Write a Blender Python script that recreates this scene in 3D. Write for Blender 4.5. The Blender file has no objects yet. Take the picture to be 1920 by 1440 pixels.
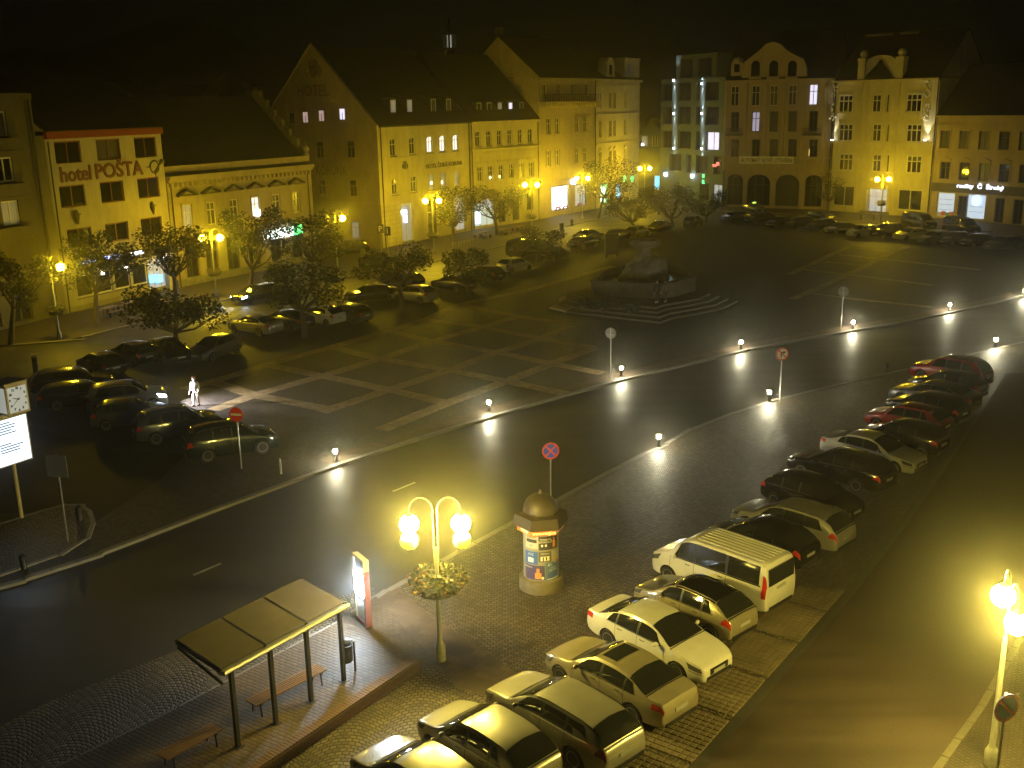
import bpy, bmesh, math, random
from mathutils import Vector, Matrix
random.seed(7)
R = math.radians
scene = bpy.context.scene
COL = scene.collection

# ------------------------------------------------------------------ camera, night sky, exposure
FPX, CAM_H, HOR, ROLL = 1950.0, 16.8, 190.0, R(1.1)
pitch = math.atan((720 - HOR) / FPX)
FW = Vector((0, math.cos(pitch), -math.sin(pitch)))
_r = Vector((1, 0, 0)); _u = _r.cross(FW)
RT = _r * math.cos(ROLL) - _u * math.sin(ROLL)
UP = _u * math.cos(ROLL) + _r * math.sin(ROLL)
cd = bpy.data.cameras.new('camera'); cam = bpy.data.objects.new('camera', cd); COL.objects.link(cam)
cd.sensor_fit = 'HORIZONTAL'; cd.sensor_width = 36.0; cd.lens = FPX / 1920 * 36.0
cd.clip_start = 0.1; cd.clip_end = 3000
M = Matrix((RT, UP, -FW)).transposed().to_4x4(); M.translation = (0, 0, CAM_H)
cam.matrix_world = M
scene.camera = cam

world = bpy.data.worlds.new('World'); scene.world = world; world.use_nodes = True
wn = world.node_tree.nodes; wl = world.node_tree.links
bg = wn['Background']
sky = wn.new('ShaderNodeTexSky'); sky.sky_type = 'NISHITA'; sky.sun_disc = False
sky.sun_elevation = R(-3); sky.sun_rotation = R(200); sky.air_density = 1.0; sky.dust_density = 3.0
mixw = wn.new('ShaderNodeMix'); mixw.data_type = 'RGBA'; mixw.inputs[0].default_value = 0.97
wl.new(sky.outputs[0], mixw.inputs[6]); mixw.inputs[7].default_value = (0.30, 0.28, 0.20, 1)
wl.new(mixw.outputs[2], bg.inputs[0]); bg.inputs[1].default_value = 0.010

scene.view_settings.view_transform = 'Standard'; scene.view_settings.look = 'None'
scene.view_settings.exposure = 0.0; scene.view_settings.gamma = 1.0
scene.view_settings.use_curve_mapping = False
scene.render.engine = 'CYCLES'
cy = scene.cycles
cy.use_denoising = True
try: cy.denoiser = 'OPENIMAGEDENOISE'
except Exception: pass
cy.max_bounces = 5; cy.diffuse_bounces = 2; cy.glossy_bounces = 3; cy.transmission_bounces = 3
cy.volume_bounces = 0; cy.transparent_max_bounces = 6
cy.sample_clamp_direct = 0; cy.sample_clamp_indirect = 3.0
cy.caustics_reflective = False; cy.caustics_refractive = False
cy.use_light_tree = True

# ------------------------------------------------------------------ survey helpers (a pixel of the 1920x1440 photo -> a place)
def ray(px, py): return FW + RT * ((px - 960) / FPX) - UP * ((py - 720) / FPX)
def G(px, py, z=0.0):
    d = ray(px, py); t = (z - CAM_H) / d.z
    return Vector((0, 0, CAM_H)) + d * t
def hgt(gx, gy, py):
    """height above the point (gx,gy,0) that is seen at image row py"""
    lo, hi = -1.0, 60.0
    for _ in range(40):
        m = (lo + hi) / 2
        v = Vector((gx, gy, m - CAM_H)); q = 720 - FPX * v.dot(UP) / v.dot(FW)
        if q > py: lo = m
        else: hi = m
    return lo

# ------------------------------------------------------------------ materials
MATS = {}
def mat(name, col=(.5, .5, .5), rough=.6, metal=0.0, emit=None, estr=0.0, var=0.0, vscale=3.0, bump=0.0, bscale=20.0,
        alpha=None, coat=0.0, spec=None, stretch=None):
    if name in MATS: return MATS[name]
    m = bpy.data.materials.new(name); m.use_nodes = True
    nt = m.node_tree; n = nt.nodes; l = nt.links; b = n['Principled BSDF']
    b.inputs['Base Color'].default_value = (*col, 1); b.inputs['Roughness'].default_value = rough
    b.inputs['Metallic'].default_value = metal
    if coat: b.inputs['Coat Weight'].default_value = coat; b.inputs['Coat Roughness'].default_value = .05
    if spec is not None: b.inputs['Specular IOR Level'].default_value = spec
    if emit:
        b.inputs['Emission Color'].default_value = (*emit, 1); b.inputs['Emission Strength'].default_value = estr
    if var or bump:
        tc = n.new('ShaderNodeTexCoord'); src = tc.outputs['Object']
        if stretch:
            mp = n.new('ShaderNodeMapping'); mp.inputs['Scale'].default_value = stretch
            l.new(src, mp.inputs[0]); src = mp.outputs[0]
    if var:
        nz = n.new('ShaderNodeTexNoise'); nz.inputs['Scale'].default_value = vscale; nz.inputs['Detail'].default_value = 6
        nz.inputs['Roughness'].default_value = .65
        l.new(src, nz.inputs['Vector'])
        cr = n.new('ShaderNodeValToRGB')
        cr.color_ramp.elements[0].position = .3; cr.color_ramp.elements[1].position = .72
        cr.color_ramp.elements[0].color = (*[c * (1 - var) for c in col], 1)
        cr.color_ramp.elements[1].color = (*[min(1, c * (1 + var * .6)) for c in col], 1)
        l.new(nz.outputs['Fac'], cr.inputs[0]); l.new(cr.outputs[0], b.inputs['Base Color'])
    if bump:
        nb = n.new('ShaderNodeTexNoise'); nb.inputs['Scale'].default_value = bscale; nb.inputs['Detail'].default_value = 4
        l.new(src, nb.inputs['Vector'])
        bm = n.new('ShaderNodeBump'); bm.inputs['Strength'].default_value = bump; bm.inputs['Distance'].default_value = .02
        l.new(nb.outputs['Fac'], bm.inputs['Height']); l.new(bm.outputs[0], b.inputs['Normal'])
    MATS[name] = m
    return m

def ground_mat(name, col, rough, bw, bh, wave=0.0, wlen=1.4, mortar=.012, rot=0.0, dark=.45, bump=.6, var=.25, wet=0.0):
    """setts or slabs: brick texture in metres, rows bent into arcs when wave > 0, large scale soiling"""
    if name in MATS: return MATS[name]
    m = bpy.data.materials.new(name); m.use_nodes = True
    nt = m.node_tree; n = nt.nodes; l = nt.links; b = n['Principled BSDF']
    tc = n.new('ShaderNodeTexCoord'); mp = n.new('ShaderNodeMapping'); mp.inputs['Rotation'].default_value = (0, 0, rot)
    l.new(tc.outputs['Object'], mp.inputs[0])
    sx = n.new('ShaderNodeSeparateXYZ'); l.new(mp.outputs[0], sx.inputs[0])
    jit = n.new('ShaderNodeTexNoise'); jit.inputs['Scale'].default_value = 2.2; l.new(mp.outputs[0], jit.inputs['Vector'])
    def mth(op, a, bb):
        x = n.new('ShaderNodeMath'); x.operation = op
        for k, v in enumerate((a, bb)):
            if v is None: continue
            if isinstance(v, (int, float)): x.inputs[k].default_value = v
            else: l.new(v, x.inputs[k])
        return x.outputs[0]
    y = sx.outputs[1]; x = sx.outputs[0]
    if wave:
        ph = mth('MULTIPLY', x, math.pi / wlen)
        s = mth('ABSOLUTE', mth('SINE', ph, None), None)
        y = mth('SUBTRACT', y, mth('MULTIPLY', s, wave))
    y = mth('ADD', y, mth('MULTIPLY', jit.outputs['Fac'], bh * .7))
    cx = n.new('ShaderNodeCombineXYZ'); l.new(x, cx.inputs[0]); l.new(y, cx.inputs[1])
    br = n.new('ShaderNodeTexBrick'); l.new(cx.outputs[0], br.inputs['Vector'])
    br.inputs['Scale'].default_value = 1.0; br.inputs['Brick Width'].default_value = bw; br.inputs['Row Height'].default_value = bh
    br.inputs['Mortar Size'].default_value = mortar; br.inputs['Mortar Smooth'].default_value = .6; br.inputs['Bias'].default_value = 0
    br.inputs['Color1'].default_value = (*[c * (1 - var) for c in col], 1)
    br.inputs['Color2'].default_value = (*[min(1, c * (1 + var)) for c in col], 1)
    br.inputs['Mortar'].default_value = (*[c * dark for c in col], 1)
    nz = n.new('ShaderNodeTexNoise'); nz.inputs['Scale'].default_value = .35; nz.inputs['Detail'].default_value = 7
    nz.inputs['Roughness'].default_value = .62
    l.new(tc.outputs['Object'], nz.inputs['Vector'])
    mx = n.new('ShaderNodeMix'); mx.data_type = 'RGBA'; mx.blend_type = 'MULTIPLY'; mx.inputs[0].default_value = 1
    cr = n.new('ShaderNodeValToRGB'); cr.color_ramp.elements[0].position = .3; cr.color_ramp.elements[1].position = .7
    cr.color_ramp.elements[0].color = (.5, .47, .44, 1); cr.color_ramp.elements[1].color = (1.25, 1.22, 1.18, 1)
    l.new(nz.outputs['Fac'], cr.inputs[0]); l.new(br.outputs['Color'], mx.inputs[6]); l.new(cr.outputs[0], mx.inputs[7])
    l.new(mx.outputs[2], b.inputs['Base Color'])
    rr = n.new('ShaderNodeMapRange'); rr.inputs[3].default_value = rough - wet; rr.inputs[4].default_value = rough + .12
    l.new(nz.outputs['Fac'], rr.inputs[0]); l.new(rr.outputs[0], b.inputs['Roughness'])
    fine = n.new('ShaderNodeTexNoise'); fine.inputs['Scale'].default_value = 30; l.new(tc.outputs['Object'], fine.inputs['Vector'])
    hgt_ = mth('ADD', mth('MULTIPLY', br.outputs['Fac'], -1.0), mth('MULTIPLY', fine.outputs['Fac'], .8))
    bm = n.new('ShaderNodeBump'); bm.inputs['Strength'].default_value = bump; bm.inputs['Distance'].default_value = .02
    l.new(hgt_, bm.inputs['Height']); l.new(bm.outputs[0], b.inputs['Normal'])
    MATS[name] = m
    return m

def asphalt(name, col, rlo, rhi, bump=.25):
    if name in MATS: return MATS[name]
    m = bpy.data.materials.new(name); m.use_nodes = True
    nt = m.node_tree; n = nt.nodes; l = nt.links; b = n['Principled BSDF']
    tc = n.new('ShaderNodeTexCoord')
    big = n.new('ShaderNodeTexNoise'); big.inputs['Scale'].default_value = .22; big.inputs['Detail'].default_value = 8; big.inputs['Roughness'].default_value = .6
    fine = n.new('ShaderNodeTexNoise'); fine.inputs['Scale'].default_value = 22; fine.inputs['Detail'].default_value = 3
    tr = n.new('ShaderNodeMapping'); tr.inputs['Rotation'].default_value = (0, 0, R(-33)); tr.inputs['Scale'].default_value = (.06, .8, 1)
    track = n.new('ShaderNodeTexNoise'); track.inputs['Scale'].default_value = 1.0; track.inputs['Detail'].default_value = 3
    l.new(tc.outputs['Object'], big.inputs['Vector']); l.new(tc.outputs['Object'], fine.inputs['Vector'])
    l.new(tc.outputs['Object'], tr.inputs[0]); l.new(tr.outputs[0], track.inputs['Vector'])
    ad = n.new('ShaderNodeMath'); ad.operation = 'ADD'; l.new(big.outputs['Fac'], ad.inputs[0]); l.new(track.outputs['Fac'], ad.inputs[1])
    cr = n.new('ShaderNodeValToRGB'); cr.color_ramp.elements[0].position = .35; cr.color_ramp.elements[1].position = .65
    cr.color_ramp.elements[0].color = (*[c * .5 for c in col], 1); cr.color_ramp.elements[1].color = (*[c * 1.5 for c in col], 1)
    hf = n.new('ShaderNodeMath'); hf.operation = 'MULTIPLY'; hf.inputs[1].default_value = .5; l.new(ad.outputs[0], hf.inputs[0])
    l.new(hf.outputs[0], cr.inputs[0])
    sp = n.new('ShaderNodeMix'); sp.data_type = 'RGBA'; sp.blend_type = 'MULTIPLY'; sp.inputs[0].default_value = .85
    l.new(cr.outputs[0], sp.inputs[6]); l.new(fine.outputs['Color'], sp.inputs[7]); l.new(sp.outputs[2], b.inputs['Base Color'])
    rr = n.new('ShaderNodeMapRange'); rr.inputs[1].default_value = .38; rr.inputs[2].default_value = .62
    rr.inputs[3].default_value = rlo; rr.inputs[4].default_value = rhi
    l.new(hf.outputs[0], rr.inputs[0]); l.new(rr.outputs[0], b.inputs['Roughness'])
    bm = n.new('ShaderNodeBump'); bm.inputs['Strength'].default_value = bump; bm.inputs['Distance'].default_value = .006
    l.new(fine.outputs['Fac'], bm.inputs['Height']); l.new(bm.outputs[0], b.inputs['Normal'])
    MATS[name] = m
    return m

SODIUM = (1.0, .69, .018)
m_globe = mat('lamp_globe_lit', (.8, .8, .7), .3, emit=SODIUM, estr=430)
m_globe_near = mat('lamp_globe_lit_near', (.8, .8, .7), .3, emit=(1.0, .76, .13), estr=680)
m_globe_ghost = mat('globe_ghost_glow', (.8, .8, .7), .3, emit=(1.0, .74, .02), estr=.9)  # glow of the added lens ghost spheres, no real lamp
m_globe_off = mat('lamp_globe_off', (.65, .62, .5), .25)
m_bollard_lit = mat('bollard_light', (.8, .8, .8), .3, emit=(1.0, .92, .60), estr=850)
m_post = mat('lamp_post_paint', (.42, .42, .36), .45, .3, var=.2, vscale=8)
m_steel = mat('galvanised_steel', (.45, .45, .43), .4, .8, var=.15, vscale=12)
m_dark = mat('dark_metal', (.035, .035, .035), .45, .4)
m_black = mat('black_rubber', (.012, .012, .012), .6)
m_glass = mat('window_glass_dark', (.012, .013, .013), .06, spec=.6)
m_glass2 = mat('window_glass_curtained', (.09, .085, .075), .25, spec=.5, var=.6, vscale=2.2, stretch=(6, 1, .6))
m_frame_w = mat('window_frame_white', (.62, .6, .54), .5, var=.12)
m_frame_b = mat('window_frame_brown', (.16, .04, .02), .55, var=.2)
m_frame_d = mat('window_frame_dark', (.05, .045, .04), .5)
m_roof = mat('dark_roof_tiles', (.035, .03, .026), .8, var=.5, vscale=1.2, bump=.8, bscale=5, stretch=(1, 1, 4))
m_kerb = mat('granite_kerb', (.22, .21, .19), .55, var=.3, vscale=14, bump=.3, bscale=40)
m_stone = mat('grey_sandstone', (.24, .225, .19), .8, var=.4, vscale=2.5, bump=.5, bscale=8)
m_wood = mat('bench_wood', (.23, .13, .05), .5, var=.35, vscale=5, stretch=(1, 14, 14))
def lit(name, col, s): return mat(name, (.3, .3, .3), .4, emit=col, estr=s)

# ------------------------------------------------------------------ mesh builder
class MB:
    def __init__(s): s.v = []; s.f = []; s.mi = []; s.cur = 0
    def add(s, vs, fs):
        o = len(s.v); s.v += [tuple(p) for p in vs]
        for f in fs: s.f.append(tuple(i + o for i in f)); s.mi.append(s.cur)
        return s
    def box(s, x0, x1, y0, y1, z0, z1):
        return s.add([(x0, y0, z0), (x1, y0, z0), (x1, y1, z0), (x0, y1, z0), (x0, y0, z1), (x1, y0, z1), (x1, y1, z1), (x0, y1, z1)],
                     [(0, 3, 2, 1), (4, 5, 6, 7), (0, 1, 5, 4), (1, 2, 6, 5), (2, 3, 7, 6), (3, 0, 4, 7)])
    def bar(s, a, b, w, h=None, up=(0, 0, 1)):
        a = Vector(a); b = Vector(b); h = h or w; d = (b - a).normalized(); up = Vector(up)
        if abs(d.dot(up)) > .98: up = Vector((1, 0, 0))
        x = d.cross(up).normalized() * w / 2; y = x.cross(d).normalized() * h / 2
        vs = [p + sx * x + sy * y for p in (a, b) for sx, sy in ((-1, -1), (1, -1), (1, 1), (-1, 1))]
        return s.add(vs, [(3, 2, 1, 0), (4, 5, 6, 7), (0, 1, 5, 4), (1, 2, 6, 5), (2, 3, 7, 6), (3, 0, 4, 7)])
    def tube(s, pts, rad, n=8, cap=True):
        pts = [Vector(p) for p in pts]
        rad = rad if isinstance(rad, (list, tuple)) else [rad] * len(pts)
        vs = []; fs = []; prev = None
        for i, p in enumerate(pts):
            d = (pts[min(i + 1, len(pts) - 1)] - pts[max(i - 1, 0)]).normalized()
            if prev is None:
                x = d.orthogonal().normalized()
            else:
                x = (prev - d * prev.dot(d)).normalized()
            prev = x; y = d.cross(x)
            for k in range(n):
                a = 2 * math.pi * k / n; vs.append(p + (x * math.cos(a) + y * math.sin(a)) * rad[i])
        for i in range(len(pts) - 1):
            for k in range(n):
                k2 = (k + 1) % n; fs.append((i * n + k, i * n + k2, (i + 1) * n + k2, (i + 1) * n + k))
        if cap: fs += [tuple(range(n - 1, -1, -1)), tuple((len(pts) - 1) * n + k for k in range(n))]
        return s.add(vs, fs)
    def lathe(s, prof, n=16, c=(0, 0, 0), axis='z', a0=0.0):
        vs = []; fs = []
        for r, h in prof:
            for k in range(n):
                a = a0 + 2 * math.pi * k / n; q = (r * math.cos(a), r * math.sin(a), h)
                if axis == 'y': q = (q[0], q[2], q[1])
                if axis == 'x': q = (q[2], q[0], q[1])
                vs.append((q[0] + c[0], q[1] + c[1], q[2] + c[2]))
        for i in range(len(prof) - 1):
            for k in range(n):
                k2 = (k + 1) % n; fs.append((i * n + k, i * n + k2, (i + 1) * n + k2, (i + 1) * n + k))
        fs += [tuple(range(n - 1, -1, -1)), tuple((len(prof) - 1) * n + k for k in range(n))]
        return s.add(vs, fs)
    def sphere(s, c, r, n=12, m=8, sc=(1, 1, 1)):
        prof = [(max(1e-3, math.sin(math.pi * i / m)), -math.cos(math.pi * i / m)) for i in range(m + 1)]
        vs = []; fs = []
        for rr, h in prof:
            for k in range(n):
                a = 2 * math.pi * k / n
                vs.append((c[0] + r * rr * math.cos(a) * sc[0], c[1] + r * rr * math.sin(a) * sc[1], c[2] + r * h * sc[2]))
        for i in range(m):
            for k in range(n):
                k2 = (k + 1) % n; fs.append((i * n + k, i * n + k2, (i + 1) * n + k2, (i + 1) * n + k))
        return s.add(vs, fs)
    def prism(s, poly, z0, z1):
        n = len(poly)
        vs = [(p[0], p[1], z0) for p in poly] + [(p[0], p[1], z1) for p in poly]
        return s.add(vs, [tuple(range(n - 1, -1, -1)), tuple(range(n, 2 * n))] + [(i, (i + 1) % n, n + (i + 1) % n, n + i) for i in range(n)])
    def plate(s, poly, y0, y1):
        """polygon in x,z extruded along y (y0 front)"""
        n = len(poly)
        vs = [(p[0], y0, p[1]) for p in poly] + [(p[0], y1, p[1]) for p in poly]
        return s.add(vs, [tuple(range(n)), tuple(range(2 * n - 1, n - 1, -1))] + [((i + 1) % n, i, n + i, n + (i + 1) % n) for i in range(n)])
    def mesh(s, name, mats, smooth=None):
        me = bpy.data.meshes.new(name); me.from_pydata(s.v, [], s.f)
        for m in (mats if isinstance(mats, (list, tuple)) else [mats]): me.materials.append(m)
        if any(s.mi): me.polygons.foreach_set('material_index', s.mi)
        me.validate(); me.update()
        if smooth is not None:
            me.polygons.foreach_set('use_smooth', [True] * len(me.polygons))
            me.set_sharp_from_angle(angle=R(smooth))
        return me
    def build(s, name, mats, parent=None, smooth=None, loc=None, rz=0.0):
        return link(name, s.mesh(name, mats, smooth), parent, loc, rz)

def link(name, me, parent=None, loc=None, rz=0.0):
    o = bpy.data.objects.new(name, me); COL.objects.link(o)
    if parent: o.parent = parent
    if loc is not None: o.location = loc
    if rz: o.rotation_euler = (0, 0, rz)
    return o
def tag(o, label, cat, group=None):
    o['label'] = label; o['category'] = cat
    if group: o['group'] = group
    return o
def thing(name, label, cat, loc=(0, 0, 0), rz=0.0, group=None):
    o = bpy.data.objects.new(name, None); COL.objects.link(o); o.location = loc; o.rotation_euler = (0, 0, rz)
    o.empty_display_size = .2
    return tag(o, label, cat, group)
def struct(o): o['kind'] = 'structure'; return o
CHILDREN = {}
def copy_tree(o, parent=None):
    c = o.copy(); COL.objects.link(c)
    if parent: c.parent = parent
    for ch in o.children: copy_tree(ch, c)
    return c
def text_mesh(body, size, depth=.02, align='CENTER', bold=.012):
    cu = bpy.data.curves.new('lettering', 'FONT'); cu.body = body; cu.size = size; cu.extrude = depth / 2
    cu.align_x = align; cu.align_y = 'CENTER'; cu.resolution_u = 3; cu.offset = bold
    o = bpy.data.objects.new('lettering', cu); COL.objects.link(o)
    dg = bpy.context.evaluated_depsgraph_get(); dg.update()
    me = bpy.data.meshes.new_from_object(o.evaluated_get(dg))
    bpy.data.objects.remove(o); me.materials.clear()
    return me
def wall_text(body, m, parent, x, z, y=-.03, size=None, width=None, height=None, depth=.04, name='lettering', bold=0, fat=0):
    me = text_mesh(body, 1.0, .04, bold=bold or .012)
    xs = [v.co.x for v in me.vertices]; ys = [v.co.y for v in me.vertices]
    w = max(xs) - min(xs); h = max(ys) - min(ys); cx = (max(xs) + min(xs)) / 2; cyy = (max(ys) + min(ys)) / 2
    sx = width / w if width else size; sy = height / h if height else sx
    if not width: sx = sy
    for v in me.vertices:
        a = ((v.co.x - cx) * sx, (v.co.y - cyy) * sy, v.co.z / .04 * depth)
        v.co = (a[0], -a[2], a[1])
    me.materials.append(m)
    if fat:
        bm = bmesh.new(); bm.from_mesh(me)
        for i_, (dx_, dz_) in enumerate(((fat, 0), (-fat, 0), (0, fat), (0, -fat))):
            g_ = bmesh.ops.duplicate(bm, geom=[f for f in bm.faces if f.index < len(me.polygons)] if i_ == 0 else base_f)
            if i_ == 0: pass
            bmesh.ops.translate(bm, verts=[e for e in g_['geom'] if isinstance(e, bmesh.types.BMVert)], vec=(dx_, .002 * (i_ + 1), dz_))
            base_f = [e for e in g_['geom'] if isinstance(e, bmesh.types.BMFace)]
            if i_ == 1: pass
        bm.to_mesh(me); bm.free()
    return link(name, me, parent, (x, y, z))

# ------------------------------------------------------------------ ground, road, plaza, pavements
m_road = asphalt('wet_asphalt', (.048, .042, .035), .46, .60, .45)
m_lane = asphalt('worn_asphalt', (.066, .047, .032), .62, .8, .7)
m_setts = ground_mat('dark_setts', (.125, .10, .066), .52, .19, .15, wave=.5, wlen=1.9, mortar=.03, dark=.12, var=.45, bump=1.0, wet=.12)
m_plaza = ground_mat('plaza_setts', (.07, .061, .05), .65, .2, .16, mortar=.02, dark=.3, var=.4, rot=R(35), bump=.8, wet=.2)
m_band = ground_mat('pale_band_setts', (.43, .34, .19), .6, .3, .3, mortar=.014, rot=R(35), bump=.4, wet=.1)
m_pink = ground_mat('pink_slab_band', (.11, .078, .055), .55, .5, .35, mortar=.012, rot=R(30), bump=.4, wet=.1)
m_pav = ground_mat('pavement_slabs', (.06, .05, .036), .65, .4, .4, mortar=.016, rot=R(-33), bump=.5, wet=.1)
m_brickpav = ground_mat('platform_brick_paving', (.09, .064, .036), .6, .24, .14, mortar=.02, rot=R(32), bump=.7, wet=.15)
m_parkset = ground_mat('parking_setts', (.085, .078, .066), .6, .2, .2, mortar=.016, rot=R(52), bump=.9, wet=.15)

b = MB(); b.add([(-900, -200, -.13), (900, -200, -.13), (900, 1600, -.13), (-900, 1600, -.13)], [(0, 1, 2, 3)])
struct(b.build('ground', m_plaza))

FAR = [(-260, 1172), (-120, 1132), (0, 1100), (150, 1052), (300, 995), (420, 949), (530, 909), (630, 873), (780, 823), (917, 782), (1040, 746), (1165, 712), (1280, 685),
       (1390, 658), (1500, 636), (1600, 619), (1700, 602), (1780, 586), (1860, 568), (1920, 553), (2020, 530), (2150, 502), (2400, 452)]
NEAR = [(-120, 1560), (80, 1450), (300, 1343), (447, 1265), (628, 1168), (705, 1116), (780, 1075), (962, 976), (1040, 937), (1120, 894), (1200, 852), (1235, 838), (1285, 808),
        (1360, 778), (1440, 752), (1520, 732), (1600, 713), (1750, 680), (1866, 652), (1920, 640), (2060, 608), (2200, 577), (2460, 520)]
far = [G(*p) for p in FAR]; near = [G(*p) for p in NEAR]
def sheet(name, pts, z, m, skirt=None):
    pts = [Vector((p[0], p[1], z)) for p in pts]; n = len(pts)
    b = MB(); b.add(pts, [tuple(range(n))])
    if skirt is not None:
        low = [(p.x, p.y, skirt) for p in pts]
        b.add(list(pts) + low, [((i + 1) % n, i, n + i, n + (i + 1) % n) for i in range(n)])
    o = b.build(name, m)
    bm = bmesh.new(); bm.from_mesh(o.data); bmesh.ops.triangulate(bm, faces=bm.faces[:]); 
    bmesh.ops.recalc_face_normals(bm, faces=bm.faces[:])
    for f in bm.faces:
        if abs(f.normal.z) > .9 and f.normal.z < 0: f.normal_flip()
    bm.to_mesh(o.data); bm.free()
    return struct(o)
sheet('road', far + near[::-1], -.12, m_road)
sheet('plaza', far + [(420, 330, 0), (420, 620, 0), (-420, 620, 0), (-420, 20, 0)], 0.0, m_plaza, -.13)
sheet('parking_ground', near + [(330, 60, 0), (330, -60, 0), (-60, -60, 0), (-40, 8, 0)], 0.0, m_setts, -.13)

def resample(pts, step):
    out = []; pts = [Vector((p[0], p[1], 0)) for p in pts]; left = 0.0
    for a, b_ in zip(pts, pts[1:]):
        L = (b_ - a).length; t = left
        while t < L:
            out.append((a + (b_ - a) * (t / L), (b_ - a).normalized())); t += step
        left = t - L
    return out
def kerb(name, pts, step, w, z0, z1, shift, m):
    root = bpy.data.objects.new(name, None); COL.objects.link(root); root['kind'] = 'structure'
    bb = MB(); g = .012
    bb.add([(-step / 2 + g, -w / 2, z0), (step / 2 - g, -w / 2, z0), (step / 2 - g, w / 2, z0), (-step / 2 + g, w / 2, z0),
            (-step / 2 + g, -w / 2, z1 - .015), (step / 2 - g, -w / 2, z1 - .015), (step / 2 - g, w / 2, z1 - .015), (-step / 2 + g, w / 2, z1 - .015),
            (-step / 2 + g + .012, -w / 2 + .015, z1), (step / 2 - g - .012, -w / 2 + .015, z1), (step / 2 - g - .012, w / 2 - .015, z1), (-step / 2 + g + .012, w / 2 - .015, z1)],
           [(0, 1, 5, 4), (1, 2, 6, 5), (2, 3, 7, 6), (3, 0, 4, 7), (4, 5, 9, 8), (5, 6, 10, 9), (6, 7, 11, 10), (7, 4, 8, 11), (8, 9, 10, 11)])
    me = bb.mesh('kerb_stone', m)
    for p, d in resample(pts, step)[:290]:
        nrm = Vector((-d.y, d.x, 0))
        q = p + d * step / 2 + nrm * shift
        o = link('kerb_stone', me, root, (q.x, q.y, random.uniform(-.004, .004)), math.atan2(d.y, d.x) + random.uniform(-.004, .004))
    return root
kerb('kerb', far[1:-1], 1.0, .28, -.13, .012, .10, m_kerb)
kerb('kerb', near[1:-1], 1.0, .28, -.13, .012, -.10, m_kerb)

def strip(name, pxs, w, z, m, shift=0.0):
    pts = [G(*p) for p in pxs] if len(pxs[0]) == 2 else [Vector(p) for p in pxs]
    L = []; Rr = []
    for i, p in enumerate(pts):
        d = (pts[min(i + 1, len(pts) - 1)] - pts[max(0, i - 1)]); d.z = 0; d.normalize(); n_ = Vector((-d.y, d.x, 0))
        L.append(p + n_ * (w / 2 + shift)); Rr.append(p - n_ * (w / 2 - shift))
    b = MB(); n = len(pts)
    b.add([(q.x, q.y, z) for q in L + Rr], [(n + i, n + i + 1, i + 1, i) for i in range(n - 1)])
    return struct(b.build(name, m))
# pale band just behind the far kerb, and the diamond grid of the square
strip('paving_band', [(x, y) for x, y in FAR[7:-1]], 1.0, .004, m_pink, .85)
A1 = [(345, 730), (434, 705), (500, 684), (621, 651), (729, 620), (797, 600), (860, 571), (990, 544), (1090, 515), (1150, 499)]
A2 = [(400, 769), (476, 741), (604, 705), (713, 673), (809, 640), (905, 613), (972, 593)]
A3 = [(602, 773), (729, 731), (842, 694), (931, 661), (1015, 635), (1071, 609)]
A4 = [(715, 806), (838, 756), (949, 715), (1034, 682), (1113, 652)]
Bs = [[(396, 715), (476, 741), (607, 766)], [(500, 684), (604, 705), (729, 731), (838, 756)], [(621, 651), (713, 673), (842, 694), (949, 715), (1060, 738)],
      [(729, 620), (809, 640), (931, 661), (1034, 682), (1130, 700)], [(797, 600), (905, 613), (1015, 635), (1113, 652)], [(860, 571), (972, 593), (1071, 609)]]
for k, s_ in enumerate((A1, A2, A3, A4)): strip('paving_band', s_, 1.0, .008, m_band)
for s_ in Bs: strip('paving_band', s_, 1.0, .012, m_band)
for s_ in ([(1485, 561), (1547, 535), (1608, 506), (1675, 472), (1701, 463)], [(1480, 515), (1535, 488), (1593, 462)]): strip('paving_band', s_, .8, .008, m_band)
for s_ in ([(1599, 465), (1675, 472)], [(1570, 477), (1646, 485), (1838, 506)], [(1547, 491), (1619, 498)], [(1506, 506), (1602, 516), (1748, 535)], [(1517, 549), (1593, 560), (1748, 576)]):
    strip('paving_band', s_, .6, .012, m_band)
# pavement in front of the houses, the worn side street between pavement and parked cars
PAVE = [(-60, 655), (30, 648), (128, 640), (240, 612), (330, 590), (470, 550), (560, 525)]
PAVE2 = [(640, 522), (760, 505), (860, 480), (960, 458), (1060, 425), (1130, 408), (1215, 380), (1300, 390), (1380, 398), (1480, 402), (1552, 408), (1650, 420), (1745, 428), (1850, 434), (1960, 446)]
BASE1 = [(-60, 625), (128, 590), (240, 562), (331, 543), (460, 514), (592, 488)]
BASE2 = [(705, 470), (760, 458), (880, 434), (1010, 413), (1100, 394), (1195, 372), (1215, 366), (1300, 375), (1350, 388), (1552, 396), (1745, 410), (1845, 416), (1960, 428)]
m_bandk = m_kerb
for top, bot in ((BASE1, PAVE), (BASE2, PAVE2)):
    sheet('pavement', [G(*p) for p in top] + [G(*p) for p in bot[::-1]], .1, m_pav, -.01)
    kerb('kerb', [G(*p) for p in bot], 2.0, .25, -.02, .108, 0, m_kerb)
STREET = [(170, 985), (300, 900), (350, 850), (210, 845), (60, 800), (-80, 800), (-120, 960), (60, 962)]
sheet('side_street', [G(*p) for p in STREET], .004, m_lane)
AVENUE = PAVE[1:] + [(600, 520)] + PAVE2[:7] + [(1215, 420), (1100, 432), (1000, 462), (860, 520), (690, 550), (560, 585), (470, 585), (360, 625), (150, 655), (20, 690)]
sheet('side_street', [G(*p) for p in AVENUE], .004, asphalt('old_asphalt', (.028, .023, .018), .45, .65, .6))
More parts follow.
